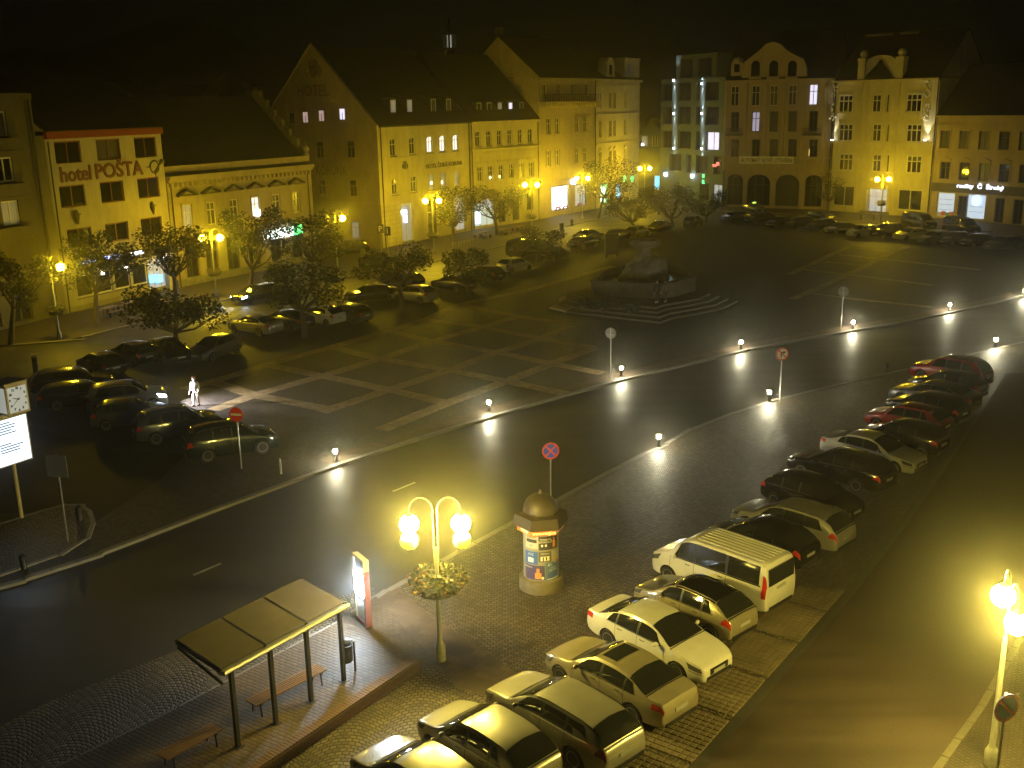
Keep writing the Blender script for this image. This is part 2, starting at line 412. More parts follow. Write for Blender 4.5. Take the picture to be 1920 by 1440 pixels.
# island with the clock, lower left
ISL = [(-160, 1040), (-60, 1003), (60, 966), (120, 949), (150, 949), (168, 960), (175, 982), (166, 1008), (120, 1038), (0, 1080), (-160, 1128)]
sheet('traffic_island', [G(*p) for p in ISL], .06, m_setts, -.12)
kerb('kerb', [G(*p) for p in ISL[:-1]], .8, .2, -.1, .075, .0, m_kerb)
# bus bay, platform, red brick retaining edge
BAYL = [(-150, 1480), (0, 1353), (100, 1305), (230, 1253), (360, 1203), (500, 1158), (640, 1112), (700, 1096)]
sheet('bus_bay', [G(*p) for p in BAYL] + [near[i] for i in (5, 4, 3, 2, 1, 0)], -.112, m_setts)
PLAT = [(80, 1453), (300, 1346), (447, 1268), (628, 1171), (705, 1119), (760, 1180), (800, 1222), (790, 1262), (512, 1440), (360, 1560)]
sheet('bus_platform', [G(*p) for p in PLAT], .03, m_brickpav, -.01)
# flower-bed path of reddish paving towards the lamp
sheet('footpath', [G(*p) for p in [(705, 1122), (745, 1100), (800, 1150), (900, 1215), (1010, 1290), (985, 1330), (860, 1290), (800, 1235)]], .008, m_pink)
b = MB(); wpts = [G(510, 1441), G(600, 1376), G(690, 1316), G(778, 1257)]
wdir = (wpts[-1] - wpts[0]).normalized(); wn_ = Vector((-wdir.y, wdir.x, 0)); wlen = (wpts[-1] - wpts[0]).length + 3
wst = wpts[0] - wdir * 3
wall = thing('retaining_wall', 'low red brick edging wall along the back of the bus platform', 'wall', (wst.x, wst.y, 0), math.atan2(wdir.y, wdir.x))
m_brick = mat('red_brick', (.12, .065, .04), .75, var=.35, vscale=4, bump=.4, bscale=30)
m_mortar = mat('brick_mortar', (.18, .16, .13), .9, var=.3)
MB().box(0, wlen, -.14, .14, 0, .36).build('wall_core', m_mortar, wall)
bk = MB().box(-.048, .048, -.15, .15, 0, .06).mesh('brick', m_brick)
bs = MB().box(-.12, .12, -.01, .012, 0, .062).mesh('brick', m_brick)
k = 0
while .05 + k * .108 < wlen and k < 130:
    link('brick', bk, wall, (.05 + k * .108, 0, .355 + random.uniform(-.004, .004))); k += 1
for row in range(4):
    k = 0
    while .13 + k * .252 < wlen:
        link('brick', bs, wall, (.13 + k * .252 + (.126 if row % 2 else 0), -.147 + random.uniform(-.003, .003), .02 + row * .078)); k += 1
# stall pavers between the car row and the gutter
m_paver = mat('concrete_paver', (.145, .118, .075), .55, var=.45, vscale=.6, bump=.4, bscale=30)
PARKPOLY = [G(*p) for p in [(1180, 1500), (1290, 1440), (1440, 1285), (1590, 1112), (1500, 1100), (1405, 1170), (1330, 1250), (1260, 1320), (1150, 1395), (1020, 1470), (1060, 1520)]]
def inside(p, poly):
    c = False; n = len(poly)
    for i in range(n):
        a, d = poly[i], poly[i - 1]
        if (a.y > p.y) != (d.y > p.y) and p.x < (d.x - a.x) * (p.y - a.y) / (d.y - a.y) + a.x: c = not c
    return c
gdir = (G(1590, 1115) - G(1305, 1440)).normalized(); gnrm = Vector((-gdir.y, gdir.x, 0)); g0 = G(1305, 1440)
pv = MB(); s_ = .098
pv.add([(-s_, -s_, 0), (s_, -s_, 0), (s_, s_, 0), (-s_, s_, 0), (-s_ + .014, -s_ + .014, .03), (s_ - .014, -s_ + .014, .03), (s_ - .014, s_ - .014, .03), (-s_ + .014, s_ - .014, .03)],
       [(0, 1, 5, 4), (1, 2, 6, 5), (2, 3, 7, 6), (3, 0, 4, 7), (4, 5, 6, 7)])
pme = pv.mesh('paver', m_paver)
prk = bpy.data.objects.new('paved_strip', None); COL.objects.link(prk); prk['kind'] = 'structure'
cells = []
for i in range(-40, 110):
    for j in range(0, 46):
        if i % 12 == 0: continue
        p = g0 + gdir * (i * .212) + gnrm * (.28 + j * .212)
        if inside(p, PARKPOLY): cells.append((p.length, i, j, p))
cells.sort(key=lambda c: c[0])
ang = math.atan2(gdir.y, gdir.x)
rest = MB()
for k, (dd, i, j, p) in enumerate(cells):
    if k < 300:
        o = link('paver', pme, prk, (p.x, p.y, random.uniform(-.004, .006)), ang + random.uniform(-.02, .02))
    else:
        ca, sa = math.cos(ang), math.sin(ang); dz = random.uniform(-.004, .006)
        rest.add([(p.x + v[0] * ca - v[1] * sa, p.y + v[0] * sa + v[1] * ca, v[2] + dz) for v in pv.v], pv.f)
o = rest.build('paver_field', m_paver, prk); o['kind'] = 'stuff'
sheet('paved_strip', [G(*p) for p in [(1590, 1112), (1690, 985), (1770, 872), (1830, 780), (1880, 700), (1850, 690), (1780, 770), (1690, 880), (1600, 985), (1500, 1100)]], .004, m_parkset)
m_gut = mat('gutter_stone', (.045, .042, .038), .5, var=.4, vscale=6)
strip('gutter', [(1210, 1545), (1305, 1440), (1450, 1275), (1590, 1115), (1690, 985), (1770, 872), (1830, 780), (1880, 700)], .34, .006, m_gut)
RLANE = [(1210, 1545), (1305, 1440), (1450, 1275), (1590, 1115), (1690, 985), (1770, 872), (1830, 780), (1880, 700), (1990, 700), (2060, 900), (1960, 1120), (1840, 1330), (1740, 1470), (1600, 1600)]
sheet('access_lane', [G(*p) for p in RLANE], .003, m_lane)
m_rpav = ground_mat('mosaic_pavement', (.05, .04, .026), .6, .13, .13, mortar=.02, rot=R(55), bump=.6)
sheet('pavement', [G(*p) for p in [(1960, 1120), (1840, 1330), (1740, 1470), (1600, 1600), (2100, 1900), (2500, 1400), (2060, 900)]], .1, m_rpav, -.01)
kerb('kerb', [G(*p) for p in [(2060, 900), (1960, 1120), (1840, 1330), (1740, 1470)]], 1.0, .22, -.02, .108, 0, mat('dark_kerb', (.09, .08, .06), .6, var=.3, vscale=14))
m_white = mat('road_paint', (.4, .4, .36), .6, var=.3, vscale=4)
for s_ in ([(362, 1073), (414, 1051)], [(736, 917), (778, 900)]):
    strip('lane_marking', s_, .13, -.116, m_white)
None and strip('lane_marking', [(1398, 862), (1450, 878)], .45, .006, mat('road_paint_white', (.7, .7, .66), .7, var=.3, vscale=4))
# far hills behind the town
b = MB(); hv = []; NH = 90
for i in range(NH):
    x = -700 + i * 1400 / (NH - 1)
    h = 40 + 34 * math.exp(-((x + 230) / 160) ** 2) + 18 * math.sin(x / 70) + 9 * math.sin(x / 23 + 1) + (26 if x > 200 else 0) * .6
    for (yy, zz) in ((760, -5), (800, h * .45), (860, h * .85), (930, h), (1100, -5)): hv.append((x, yy + 20 * math.sin(x / 50), zz + random.uniform(-1.5, 1.5)))
b.add(hv, [(i * 5 + j, (i + 1) * 5 + j, (i + 1) * 5 + j + 1, i * 5 + j + 1) for i in range(NH - 1) for j in range(4)])
struct(b.build('hills', mat('wooded_hill', (.03, .035, .02), .9, var=.5, vscale=.05), smooth=60))

# ------------------------------------------------------------------ buildings
class Bld:
    """a facade standing on the line A-B (left to right as seen); local x along it, y into the house, z up"""
    def __init__(s, name, label, A, B, cat='building'):
        s.A = G(*A) if len(A) == 2 else Vector(A); s.B = G(*B) if len(B) == 2 else Vector(B)
        s.A.z = s.B.z = 0
        s.u = (s.B - s.A).normalized(); s.L = (s.B - s.A).length; s.nin = Vector((-s.u.y, s.u.x, 0))
        s.rz = math.atan2(s.u.y, s.u.x)
        s.root = thing(name, label, cat, s.A, s.rz)
        s.holes = []; s.cache = {}
    def uz(s, px, py, y=0.0):
        d = ray(px, py); o = Vector((0, 0, CAM_H)); p0 = s.A + s.nin * y
        t = (p0 - o).dot(s.nin) / d.dot(s.nin); q = o + d * t
        return (q - s.A).dot(s.u), q.z
    def world(s, x, y, z): return s.A + s.u * x + s.nin * y + Vector((0, 0, z))
    def row(s, c1, c2, n, wpx, hpx, **kw):
        """n windows between pixel centres c1 and c2; size in pixels at the middle of the row"""
        a = s.uz(*c1); b = s.uz(*c2); mx, my = (c1[0] + c2[0]) / 2, (c1[1] + c2[1]) / 2
        w = s.uz(mx + wpx / 2, my)[0] - s.uz(mx - wpx / 2, my)[0]
        h = s.uz(mx, my - hpx / 2)[1] - s.uz(mx, my + hpx / 2)[1]
        z = (a[1] + b[1]) / 2
        us = [a[0] + (b[0] - a[0]) * (i / max(1, n - 1)) for i in range(n)]
        if kw.get('us'): us = kw.pop('us'); 
        return s.wins(us, z, w, h, **kw)
    def wins(s, us, z, w, h, arch=False, style='cross', frame=None, lits=None, depth=.22, sill=True, trim=None, ped=None, curtain=(), glass=None, hole=True, ft=None):
        frame = frame or m_frame_w
        w = round(w, 3); h = round(h, 3); out = []
        key = (w, h, arch, style, frame.name, trim.name if trim else 0, ped)
        if key not in s.cache:
            f = MB(); t = ft or (.11 if style != 'shop' else .12); hm_ = t * .45
            x0, x1, z0, z1 = -w / 2 + .004, w / 2 - .004, -h / 2 + .004, h / 2 - .004
            y0, y1 = depth - .09, depth - .01
            f.box(x0, x0 + t, y0, y1, z0, z1); f.box(x1 - t, x1, y0, y1, z0, z1)
            f.box(x0 + t, x1 - t, y0, y1, z0, z0 + t); f.box(x0 + t, x1 - t, y0, y1, z1 - t, z1)
            nv = {'cross': 1, 'plain': 0, 'triple': 2, 'double': 1, 'grid': 2, 'shop': 1, 'single': 0, 'door': 1}[style]
            for k in range(nv):
                xx = x0 + (x1 - x0) * (k + 1) / (nv + 1); f.box(xx - hm_, xx + hm_, y0 + .005, y1 - .005, z0 + t, z1 - t)
            if style in ('cross', 'triple', 'grid'):
                zz = z0 + (z1 - z0) * .66; segs = [x0 + t] + [x0 + (x1 - x0) * (k + 1) / (nv + 1) for k in range(nv)] + [x1 - t]
                for k in range(nv + 1): f.box(segs[k] + (hm_ if k else 0), segs[k + 1] - (hm_ if k < nv else 0), y0 + .008, y1 - .008, zz - hm_, zz + hm_)
            if arch:
                na = 10; r = w / 2; zs = h / 2 - r * .8
                arc = [(r * math.cos(math.pi * i / na), zs + r * .8 * math.sin(math.pi * i / na)) for i in range(na + 1)]
                for q in (1, -1):
                    poly = [(q * r, h / 2 + .002)] + [(abs(ax) * q, az) for ax, az in (arc[:na // 2 + 1])][0:]
                    poly = [(q * (r + .002), h / 2 + .002)] + [(q * a_, z_) for a_, z_ in arc[:na // 2 + 1]]
                    if q < 0: poly = poly[::-1]
                    f.cur = 1; f.plate(poly[::-1], .004, depth - .1); f.cur = 0
            me = f.mesh('window', [frame, trim or s.wallm if hasattr(s, 'wallm') else frame])
            p = MB().add([(x0 + .01, depth - .04, z0 + .01), (x1 - .01, depth - .04, z0 + .01), (x1 - .01, depth - .04, z1 - .01), (x0 + .01, depth - .04, z1 - .01)], [(0, 1, 2, 3)]).mesh('pane', m_glass)
            sl = MB().box(-w / 2 - .1, w / 2 + .1, -.1, .0, -h / 2 - .12, -h / 2 - .004).mesh('sill', trim or m_stone)
            tm = None
            if trim:
                q = MB(); e = .16
                q.box(-w / 2 - e, -w / 2 - .003, -.06, 0, -h / 2, h / 2 + .003); q.box(w / 2 + .003, w / 2 + e, -.06, 0, -h / 2, h / 2 + .003); q.box(-w / 2 - e, w / 2 + e, -.075, 0, h / 2 + .005, h / 2 + e + .06)
                if ped == 'tri':
                    zb = h / 2 + .75; pw = w / 2 + .55; ph = .6
                    q.box(-pw, pw, -.32, 0, zb, zb + .1)
                    q.add([], [])
                    for sg in (1, -1):
                        poly = [(sg * pw, zb + .105), (0, zb + ph), (0, zb + ph + .16), (sg * (pw + .06), zb + .26)]
                        if sg > 0: poly = poly[::-1]
                        q.cur = 1; q.plate(poly[::-1], -.45, 0); q.cur = 0
                if ped == 'flat': q.box(-w / 2 - .3, w / 2 + .3, -.22, 0, h / 2 + .45, h / 2 + .58)
                if ped == 'low':
                    zb = h / 2 + .3; pw = w / 2 + .3
                    q.plate([(-pw, zb), (pw, zb), (0, zb + .38)], -.2, 0)
                tm = q.mesh('window_trim', [trim, m_tinroof])
            s.cache[key] = (me, p, sl, tm)
        me, p, sl, tm = s.cache[key]
        for i, u in enumerate(us):
            o = link('window', me, s.root, (u, 0, z)); out.append(o)
            g = link('pane', p, o)
            mm = None
            if lits and i in lits: mm = lits[i]
            elif i in curtain: mm = m_glass2
            elif glass: mm = glass
            if mm:
                g.material_slots[0].link = 'OBJECT'; g.material_slots[0].material = mm
            if sill: link('sill', sl, o)
            if tm: link('window_trim', tm, o)
            if hole: s.holes.append((u - w / 2, u + w / 2, z - h / 2, z + h / 2, depth))
        return out
    def walls(s, H, m, depth, x0=0.0, x1=None, plinth=None, sides=True, gable=None):
        """front wall with real openings and reveals, side and rear walls"""
        s.wallm = m; s.H = H; s.D = depth
        x1 = s.L if x1 is None else x1
        xs = sorted({round(v, 4) for v in [x0, x1] + [h[0] for h in s.holes] + [h[1] for h in s.holes] if x0 <= v <= x1})
        zs = sorted({round(v, 4) for v in [0.0, H] + [h[2] for h in s.holes] + [h[3] for h in s.holes] if 0 <= v <= H})
        b = MB(); idx = {}
        def vid(x, z):
            if (x, z) not in idx: idx[(x, z)] = len(b.v); b.v.append((x, 0.0, z))
            return idx[(x, z)]
        for i in range(len(xs) - 1):
            for j in range(len(zs) - 1):
                cx, cz = (xs[i] + xs[i + 1]) / 2, (zs[j] + zs[j + 1]) / 2
                if any(h[0] < cx < h[1] and h[2] < cz < h[3] for h in s.holes): continue
                b.f.append((vid(xs[i], zs[j]), vid(xs[i + 1], zs[j]), vid(xs[i + 1], zs[j + 1]), vid(xs[i], zs[j + 1]))); b.mi.append(0)
        for (a, c, d, e, dp) in s.holes:
            d = max(d, 0)
            b.add([(a, 0, d), (c, 0, d), (c, 0, e), (a, 0, e), (a, dp, d), (c, dp, d), (c, dp, e), (a, dp, e)],
                  [(0, 1, 5, 4), (1, 2, 6, 5), (2, 3, 7, 6), (3, 0, 4, 7)])
            b.add([(a, dp, d), (c, dp, d), (c, dp, e), (a, dp, e)], [(0, 1, 2, 3)])
        D = depth
        b.add([(x0, 0, 0), (x0, D, 0), (x0, D, H), (x0, 0, H), (x1, 0, 0), (x1, D, 0), (x1, D, H), (x1, 0, H)], [(0, 3, 2, 1), (4, 5, 6, 7), (1, 2, 6, 5)])
        o = b.build('wall', m, s.root)
        return o
    def roof(s, H, ridge, depth, m=None, over=.35, x0=None, x1=None, ridge_at=.5, gables=True, gm=None):
        m = m or m_roof; x0 = -0.02 if x0 is None else x0; x1 = s.L + .02 if x1 is None else x1
        yr = depth * ridge_at; k = (ridge - H) / yr; z0 = H - over * k * .6
        b = MB(); t = .14
        b.add([(x0, -over, z0), (x1, -over, z0), (x1, yr, ridge), (x0, yr, ridge), (x0, -over, z0 + t), (x1, -over, z0 + t), (x1, yr, ridge + t), (x0, yr, ridge + t),
               (x0, depth + over, z0), (x1, depth + over, z0), (x0, depth + over, z0 + t), (x1, depth + over, z0 + t)],
              [(4, 5, 6, 7), (0, 3, 2, 1), (0, 1, 5, 4), (7, 6, 11, 10), (3, 8, 9, 2), (8, 10, 11, 9), (0, 4, 7, 3), (3, 7, 10, 8), (1, 2, 6, 5), (2, 9, 11, 6)])
        o = b.build('roof', m, s.root)
        if gables:
            b = MB()
            for x, fl in ((x0 + .03, 1), (x1 - .03, 0)):
                f = [(0, 1, 2)] if not fl else [(2, 1, 0)]
                b.add([(x, 0, H - .002), (x, depth, H - .002), (x, yr, ridge - .02)], f)
            b.build('gable', gm or s.wallm, s.root)
        return o
    def band(s, z, h, out, m, x0=0, x1=None, name='cornice'):
        x1 = s.L if x1 is None else x1
        return MB().box(x0, x1, -out, -.001, z, z + h).build(name, m, s.root)
    def box(s, name, x0, x1, y0, y1, z0, z1, m): return MB().box(x0, x1, y0, y1, z0, z1).build(name, m, s.root)
    def pipe(s, x, z0, z1, m=None):
        return MB().tube([(x, -.12, z0), (x, -.12, z1)], .07, 6).build('drainpipe', m or m_dark, s.root)
    def chimney(s, x, y, z0, z1, w=.7, d=.9, m=None):
        b = MB().box(x - w / 2, x + w / 2, y - d / 2, y + d / 2, z0, z1).box(x - w / 2 - .08, x + w / 2 + .08, y - d / 2 - .08, y + d / 2 + .08, z1, z1 + .15)
        return b.build('chimney', m or m_plast_d, s.root)
    def dormer(s, x, y, z, w, h, lit_m=None, m=None):
        b = MB(); b.box(x - w / 2, x + w / 2, y, y + 2.2, z, z + h)
        b.add([(x - w / 2 - .15, y - .15, z + h + .001), (x + w / 2 + .15, y - .15, z + h + .001), (x + w / 2 + .15, y + 2.6, z + h + .5), (x - w / 2 - .15, y + 2.6, z + h + .5),
               (x - w / 2 - .15, y - .15, z + h + .1), (x + w / 2 + .15, y - .15, z + h + .1), (x + w / 2 + .15, y + 2.6, z + h + .6), (x - w / 2 - .15, y + 2.6, z + h + .6)],
              [(3, 2, 1, 0), (4, 5, 6, 7), (0, 1, 5, 4), (1, 2, 6, 5), (2, 3, 7, 6), (3, 0, 4, 7)])
        o = b.build('dormer', m or m_roof, s.root)
        f = MB(); t = .07
        f.box(x - w / 2 + .05, x - w / 2 + .05 + t, y - .05, y - .003, z + .1, z + h - .08); f.box(x + w / 2 - .05 - t, x + w / 2 - .05, y - .05, y - .003, z + .1, z + h - .08)
        f.box(x - w / 2 + .12, x + w / 2 - .12, y - .05, y - .003, z + .1, z + .1 + t); f.box(x - w / 2 + .12, x + w / 2 - .12, y - .05, y - .003, z + h - .15, z + h - .08)
        f.build('window', m_frame_w, o)
        MB().add([(x - w / 2 + .1, y - .012, z + .15), (x + w / 2 - .1, y - .012, z + .15), (x + w / 2 - .1, y - .012, z + h - .12), (x - w / 2 + .1, y - .012, z + h - .12)], [(0, 1, 2, 3)]).build('pane', lit_m or m_glass, o)
        return o

def wash(parent, x, y, z, up, energy, col, size=34):
    ld = bpy.data.lights.new('wall_washer', 'SPOT'); ld.energy = energy; ld.color = col; ld.spot_size = R(size); ld.spot_blend = .7; ld.shadow_soft_size = .05
    o = bpy.data.objects.new('wall_washer', ld); COL.objects.link(o); o.parent = parent; o.location = (x, y, z); o.rotation_euler = (R(180 - 6) if up else R(6), 0, 0)
def plaster(name, col, var=.26): return mat(name, col, .85, var=var, vscale=.9, bump=.25, bscale=12, stretch=(1, 1, .4))
m_plast_w = plaster('plaster_cream', (.62, .60, .52))
m_plast_y = plaster('plaster_yellow', (.60, .54, .36))
m_plast_o = plaster('plaster_ochre', (.41, .335, .21))
m_plast_k = plaster('plaster_ochre_light', (.46, .38, .24))
m_plast_p = plaster('plaster_palace', (.38, .32, .2))
m_plast_q = plaster('plaster_hotel_cream', (.44, .40, .30))
m_plast_d = plaster('plaster_weathered', (.30, .27, .2), .35)
m_plast_g = plaster('concrete_render', (.10, .088, .065), .35)
m_mod = plaster('render_pale_grey', (.10, .135, .145), .15)
m_redeave = mat('red_painted_metal', (.24, .032, .012), .5, var=.2)
m_letter = mat('brown_lettering', (.12, .015, .02), .5)
m_letter2 = mat('faded_grey_lettering', (.13, .11, .07), .8)
m_letter3 = mat('dark_bronze_lettering', (.06, .045, .02), .5)
l_warm = lit('lit_window_warm', (1.0, .88, .62), 1.0)
l_white = lit('lit_window_white', (1.0, .98, .86), 1.5)
l_violet = lit('lit_window_violet', (.82, .78, 1.0), 1.3)
l_pink = lit('lit_window_pinkish', (.8, .55, .5), .55)
l_faint = lit('faintly_lit_window', (.42, .40, .33), .35)
l_shop = lit('shop_light_white', (.78, .9, 1.0), 2.6)
l_shopdim = lit('shop_light_dim', (.75, .85, .9), .45)
l_blue = lit('blue_sign_light', (.22, .32, 1.0), 4.0)
l_bluew = lit('blue_white_sign_light', (.72, .78, 1.0), 5.0)
l_green = lit('green_sign_light', (.05, 1.0, .25), 3.0)
l_greenw = lit('green_white_light', (.6, 1.0, .75), 3.5)
l_cyan = lit('screen_cyan', (.12, .62, 1.0), 2.2)
l_lantern = lit('wall_lantern_light', (1.0, .93, .75), 14)

m_tinroof = mat('dark_sheet_metal', (.04, .035, .025), .6)
# --- concrete block at the left edge
cb = Bld('apartment_block', 'tall drab concrete block with banded balconies at the left edge', (-130, 655), (112, 593))
H_ = hgt(cb.B.x, cb.B.y, 186)
m_balc = plaster('balcony_panel', (.10, .088, .065), .25)
x_r = cb.uz(28, 330)[0]; xl = x_r - 6.5
for k in range(5):
    zc = cb.uz(20, (250, 330, 400)[k] if k < 3 else 330)[1] if k < 3 else 0
zz = [cb.uz(15, y)[1] for y in (232, 318, 400)]
for k, z in enumerate(zz):
    cb.wins([x_r - .9, x_r - 3.6], z, 1.7, 1.9, style='double', curtain=(k % 2,), sill=False, lits={0: lit('curtain_glow', (.42, .38, .28), .12)} if k == 2 else None)
cb.wins([x_r - 1.2, x_r - 4.4], 1.6, 2.2, 2.6, style='shop', sill=False, frame=m_frame_d)
cb.walls(H_, m_plast_g, 12)
for k, z in enumerate(zz):
    cb.box('balcony', xl, x_r + .2, -.9, -.002, z - 2.0, z - 1.05, m_balc)
    cb.box('balcony_slab', xl, x_r + .25, -.95, -.003, z - 2.2, z - 2.004, m_plast_g)
cb.box('parapet', 0, cb.L, -.12, .4, H_ + .003, H_ + .45, m_plast_g)
cb.pipe(cb.L - .4, 0, H_)

# --- hotel with the post horn
po = Bld('hotel_building', 'three storey cream hotel with red eave and brown painted name', (126, 590), (331, 541))
Hp = (hgt(po.A.x, po.A.y, 256) + hgt(po.B.x, po.B.y, 243)) / 2
br_ = dict(frame=m_frame_b, style='double', sill=False)
po.row((128, 286.5), (273, 275), 3, 45, 40, curtain=(), lits={1: m_glass2}, **br_)
po.row((136.5, 367), (279, 352.5), 3, 44, 40, **br_)
po.row((150, 443), (285, 427), 3, 43, 36, **br_)
gz = po.uz(200, 525)[1]
sh0, sh1 = po.uz(150, 540)[0], po.uz(272, 510)[0]
po.wins([sh0 + (sh1 - sh0) * t for t in (.08, .36, .64, .92)], 2.1, (sh1 - sh0) * .24, 1.9, style='plain', frame=m_frame_w, glass=m_glass)
dx = po.uz(298, 520)[0]
po.wins([dx], 1.75, 2.6, 3.0, style='grid', frame=m_frame_w, sill=False, glass=l_shopdim)
po.walls(Hp, m_plast_q, 13)
po.roof(Hp + .35, Hp + 4.8, 13)
po.band(Hp - .3, .6, .35, m_redeave, name='eave_board')
po.box('sign_fascia', po.uz(140, 490)[0], po.uz(330, 470)[0], -.16, -.003, 3.55, 4.35, m_frame_d)
po.pipe(.25, 0, Hp - .5)
x, z = po.uz(141.5, 327); x2 = po.uz(113, 330)[0]; x3 = po.uz(170, 324)[0]
wall_text('hotel', m_letter, po.root, (x2 + x3) / 2, po.uz(141, 326)[1], -.05, width=x3 - x2, height=1.25, fat=.035)
x2 = po.uz(178, 320)[0]; x3 = po.uz(267, 312)[0]
wall_text('POŠTA', m_letter, po.root, (x2 + x3) / 2, po.uz(222, 317)[1] + .1, -.05, width=x3 - x2, height=1.6, fat=.05)
hx, hz = po.uz(289, 313)
b = MB(); b.tube([(hx + .55 * math.cos(a), -.06, hz + .55 * math.sin(a)) for a in [i * 2 * math.pi / 14 for i in range(15)]], .07, 6)
b.tube([(hx - .1, -.06, hz - .55), (hx + .7, -.06, hz + .2), (hx + 1.05, -.06, hz + .5)], [.06, .08, .25], 8); b.tube([(hx, -.06, hz - .5), (hx + .05, -.06, hz - .95)], .05, 5)
b.tube([(hx - .55, -.06, hz), (hx - .95, -.06, hz + .05)], .05, 5)
b.build('horn_emblem', m_letter2, po.root)
for px_, py_ in ((142, 405), (284, 388)):
    ox, oz = po.uz(px_, py_)
    MB().sphere((ox, -.1, oz + .35), .16, 8, 5).tube([(ox, -.1, oz + .3), (ox, -.12, oz - .1), (ox + .1, -.1, oz - .7)], [.22, .24, .06], 7).tube([(ox, -.15, oz + .1), (ox + .4, -.2, oz + .15)], .06, 5).build('wall_figure', m_letter3, po.root)
for k, (px_, py_, n_, ww) in enumerate(((162, 490, 3, .5), (198, 483, 1, .5), (214, 481, 2, .55), (245, 476, 1, 1.0), (258, 473.5, 1, 1.0))):
    ox, oz = po.uz(px_, py_)
    b = MB()
    for q in range(n_): b.box(ox + (q - (n_ - 1) / 2) * .62 - ww / 2, ox + (q - (n_ - 1) / 2) * .62 + ww / 2, -.24, -.165, oz - .14 - .08 * (q % 2), oz + .14)
    b.build('sign_light', l_bluew if k > 2 else l_blue, po.root)
for px_, py_ in ((188, 510), (232, 502)):
    ox, oz = po.uz(px_, py_)
    ln = MB().box(ox - .14, ox + .14, -.42, -.14, oz + .2, oz + .28).box(ox - .03, ox + .03, -.3, 0, oz + .28, oz + .34).box(ox - .1, ox + .1, -.38, -.18, oz - .28, oz - .2).build('lantern', m_dark, po.root)
    MB().box(ox - .1, ox + .1, -.38, -.18, oz - .2, oz + .2).build('lantern_glass', l_lantern, ln)
ox, oz = po.uz(309, 481)
b = MB().box(ox - .9, ox + .5, -.4, -.2, oz - .14, oz + .16).build('entrance_light', l_bluew, po.root)
for px_ in (285, 297):
    ox, oz = po.uz(px_, 522.5)
    MB().box(ox - .45, ox + .45, -.12, -.05, oz - .35, oz + .35).build('menu_screen', l_cyan, po.root)
po.box('entrance_pillar', po.uz(309, 520)[0], po.uz(312, 520)[0], -.5, -.01, 0, 3.4, m_plast_q)
po.box('plinth', 0, po.L, -.08, -.003, 0, .55, m_plast_d)

# --- low palace with six pediments and a large dark roof
pa = Bld('corner_palace', 'low neoclassical palace with six pedimented windows and huge dark roof', (333, 540.5), (594, 487.5))
Hc = (hgt(pa.A.x, pa.A.y, 333) + hgt(pa.B.x, pa.B.y, 306)) / 2
pa.row((352, 405), (556, 380), 6, 16, 42, style='cross', trim=m_plast_p, ped='tri', lits={3: l_white, 0: l_faint}, curtain=(1, 2, 4, 5))
us = [pa.uz(x, 500)[0] for x in (362, 400, 440, 480, 521, 560)]
pa.wins(us, 2.4, 1.7, 3.4, style='cross', frame=m_frame_d, trim=m_plast_p, sill=False)
pa.walls(Hc, m_plast_p, 15)
pa.wallm = m_plast_p
for kz, kh, ko, nm in ((Hc - .35, .35, .55, 'cornice'), (Hc - .62, .25, .3, 'cornice'), (Hc - 2.1, .12, .1, 'architrave'), (4.85, .25, .22, 'string_course'), (0, .8, .12, 'plinth')):
    pa.band(kz, kh, ko, m_plast_p if nm != 'plinth' else m_stone, name=nm)
dme = MB().box(-.11, .11, -.42, -.002, -.2, .2).mesh('dentil', m_plast_p); xk = .3
while xk < pa.L: link('dentil', dme, pa.root, (xk, 0, Hc - .84)); xk += .62
MB().add([(0, -.5, Hc + .012), (pa.L, -.5, Hc + .012), (pa.L, .1, Hc + .30), (0, .1, Hc + .30), (0, -.5, Hc + .004), (pa.L, -.5, Hc + .004), (pa.L, .1, Hc + .004), (0, .1, Hc + .004)], [(0, 1, 2, 3), (0, 4, 5, 1), (1, 5, 6, 2), (0, 3, 7, 4)]).build('cornice_tin', m_tinroof, pa.root)
pa.box('attic_parapet', 0, pa.L, .1, .45, Hc + .003, Hc + .9, m_plast_p)
pr = pa.uz(470, 182, 7.5); pa.roof(Hc + .2, max(pr[1], Hc + 6), 15, over=-.5, gm=m_plast_d)
# stepped, scrolled gable parapet on the right end
yr = 7.5; rz_ = max(pr[1], Hc + 6); b = MB()
for k in range(7):
    y0_, y1_ = .3 + k * 1.02, .3 + (k + 1) * 1.02; zt = Hc + .9 + (rz_ - Hc) * (k + .75) / 7
    b.box(pa.L - .45, pa.L + .02, y0_, y1_ - .002, Hc - .5, zt); b.sphere((pa.L - .2, y1_ - .3, zt + .1), .28, 8, 5)
    b.box(pa.L - .45, pa.L + .02, 15 - y1_ + .002, 15 - y0_, Hc - .5, zt)
b.build('gable_parapet', plaster('plaster_dark', (.14, .12, .08), .4), pa.root)  # darker plaster with uneven tone
MB().tube([(pa.L - .3, .2, Hc + .9), (pa.L - .3, .2, Hc + 1.3)], [.35, .15], 8).sphere((pa.L - .3, .2, Hc + 1.6), .32, 8, 6).tube([(pa.L - .3, .2, Hc + 1.8), (pa.L - .3, .2, Hc + 2.5)], [.1, .02], 6).build('finial', m_plast_d, pa.root)
pa.pipe(.35, 0, Hc - .8); pa.pipe(pa.L - .7, 0, Hc - .8)
ox, oz = pa.uz(518, 437)
pa.box('shop_sign_box', ox - 2.3, ox + 2.2, -.42, -.23, oz - .5, oz + .5, lit('shop_sign_white', (.85, 1.0, .95), 4.0))
pa.box('shop_sign_box', ox + 2.25, ox + 3.6, -.42, -.23, oz - .45, oz + .55, l_green)
ox, oz = pa.uz(485, 399); pa.box('window_light', ox - .32, ox + .32, .03, .1, oz - .28, oz + .28, lit('bright_lamp_in_window', (1, .93, .8), 8))

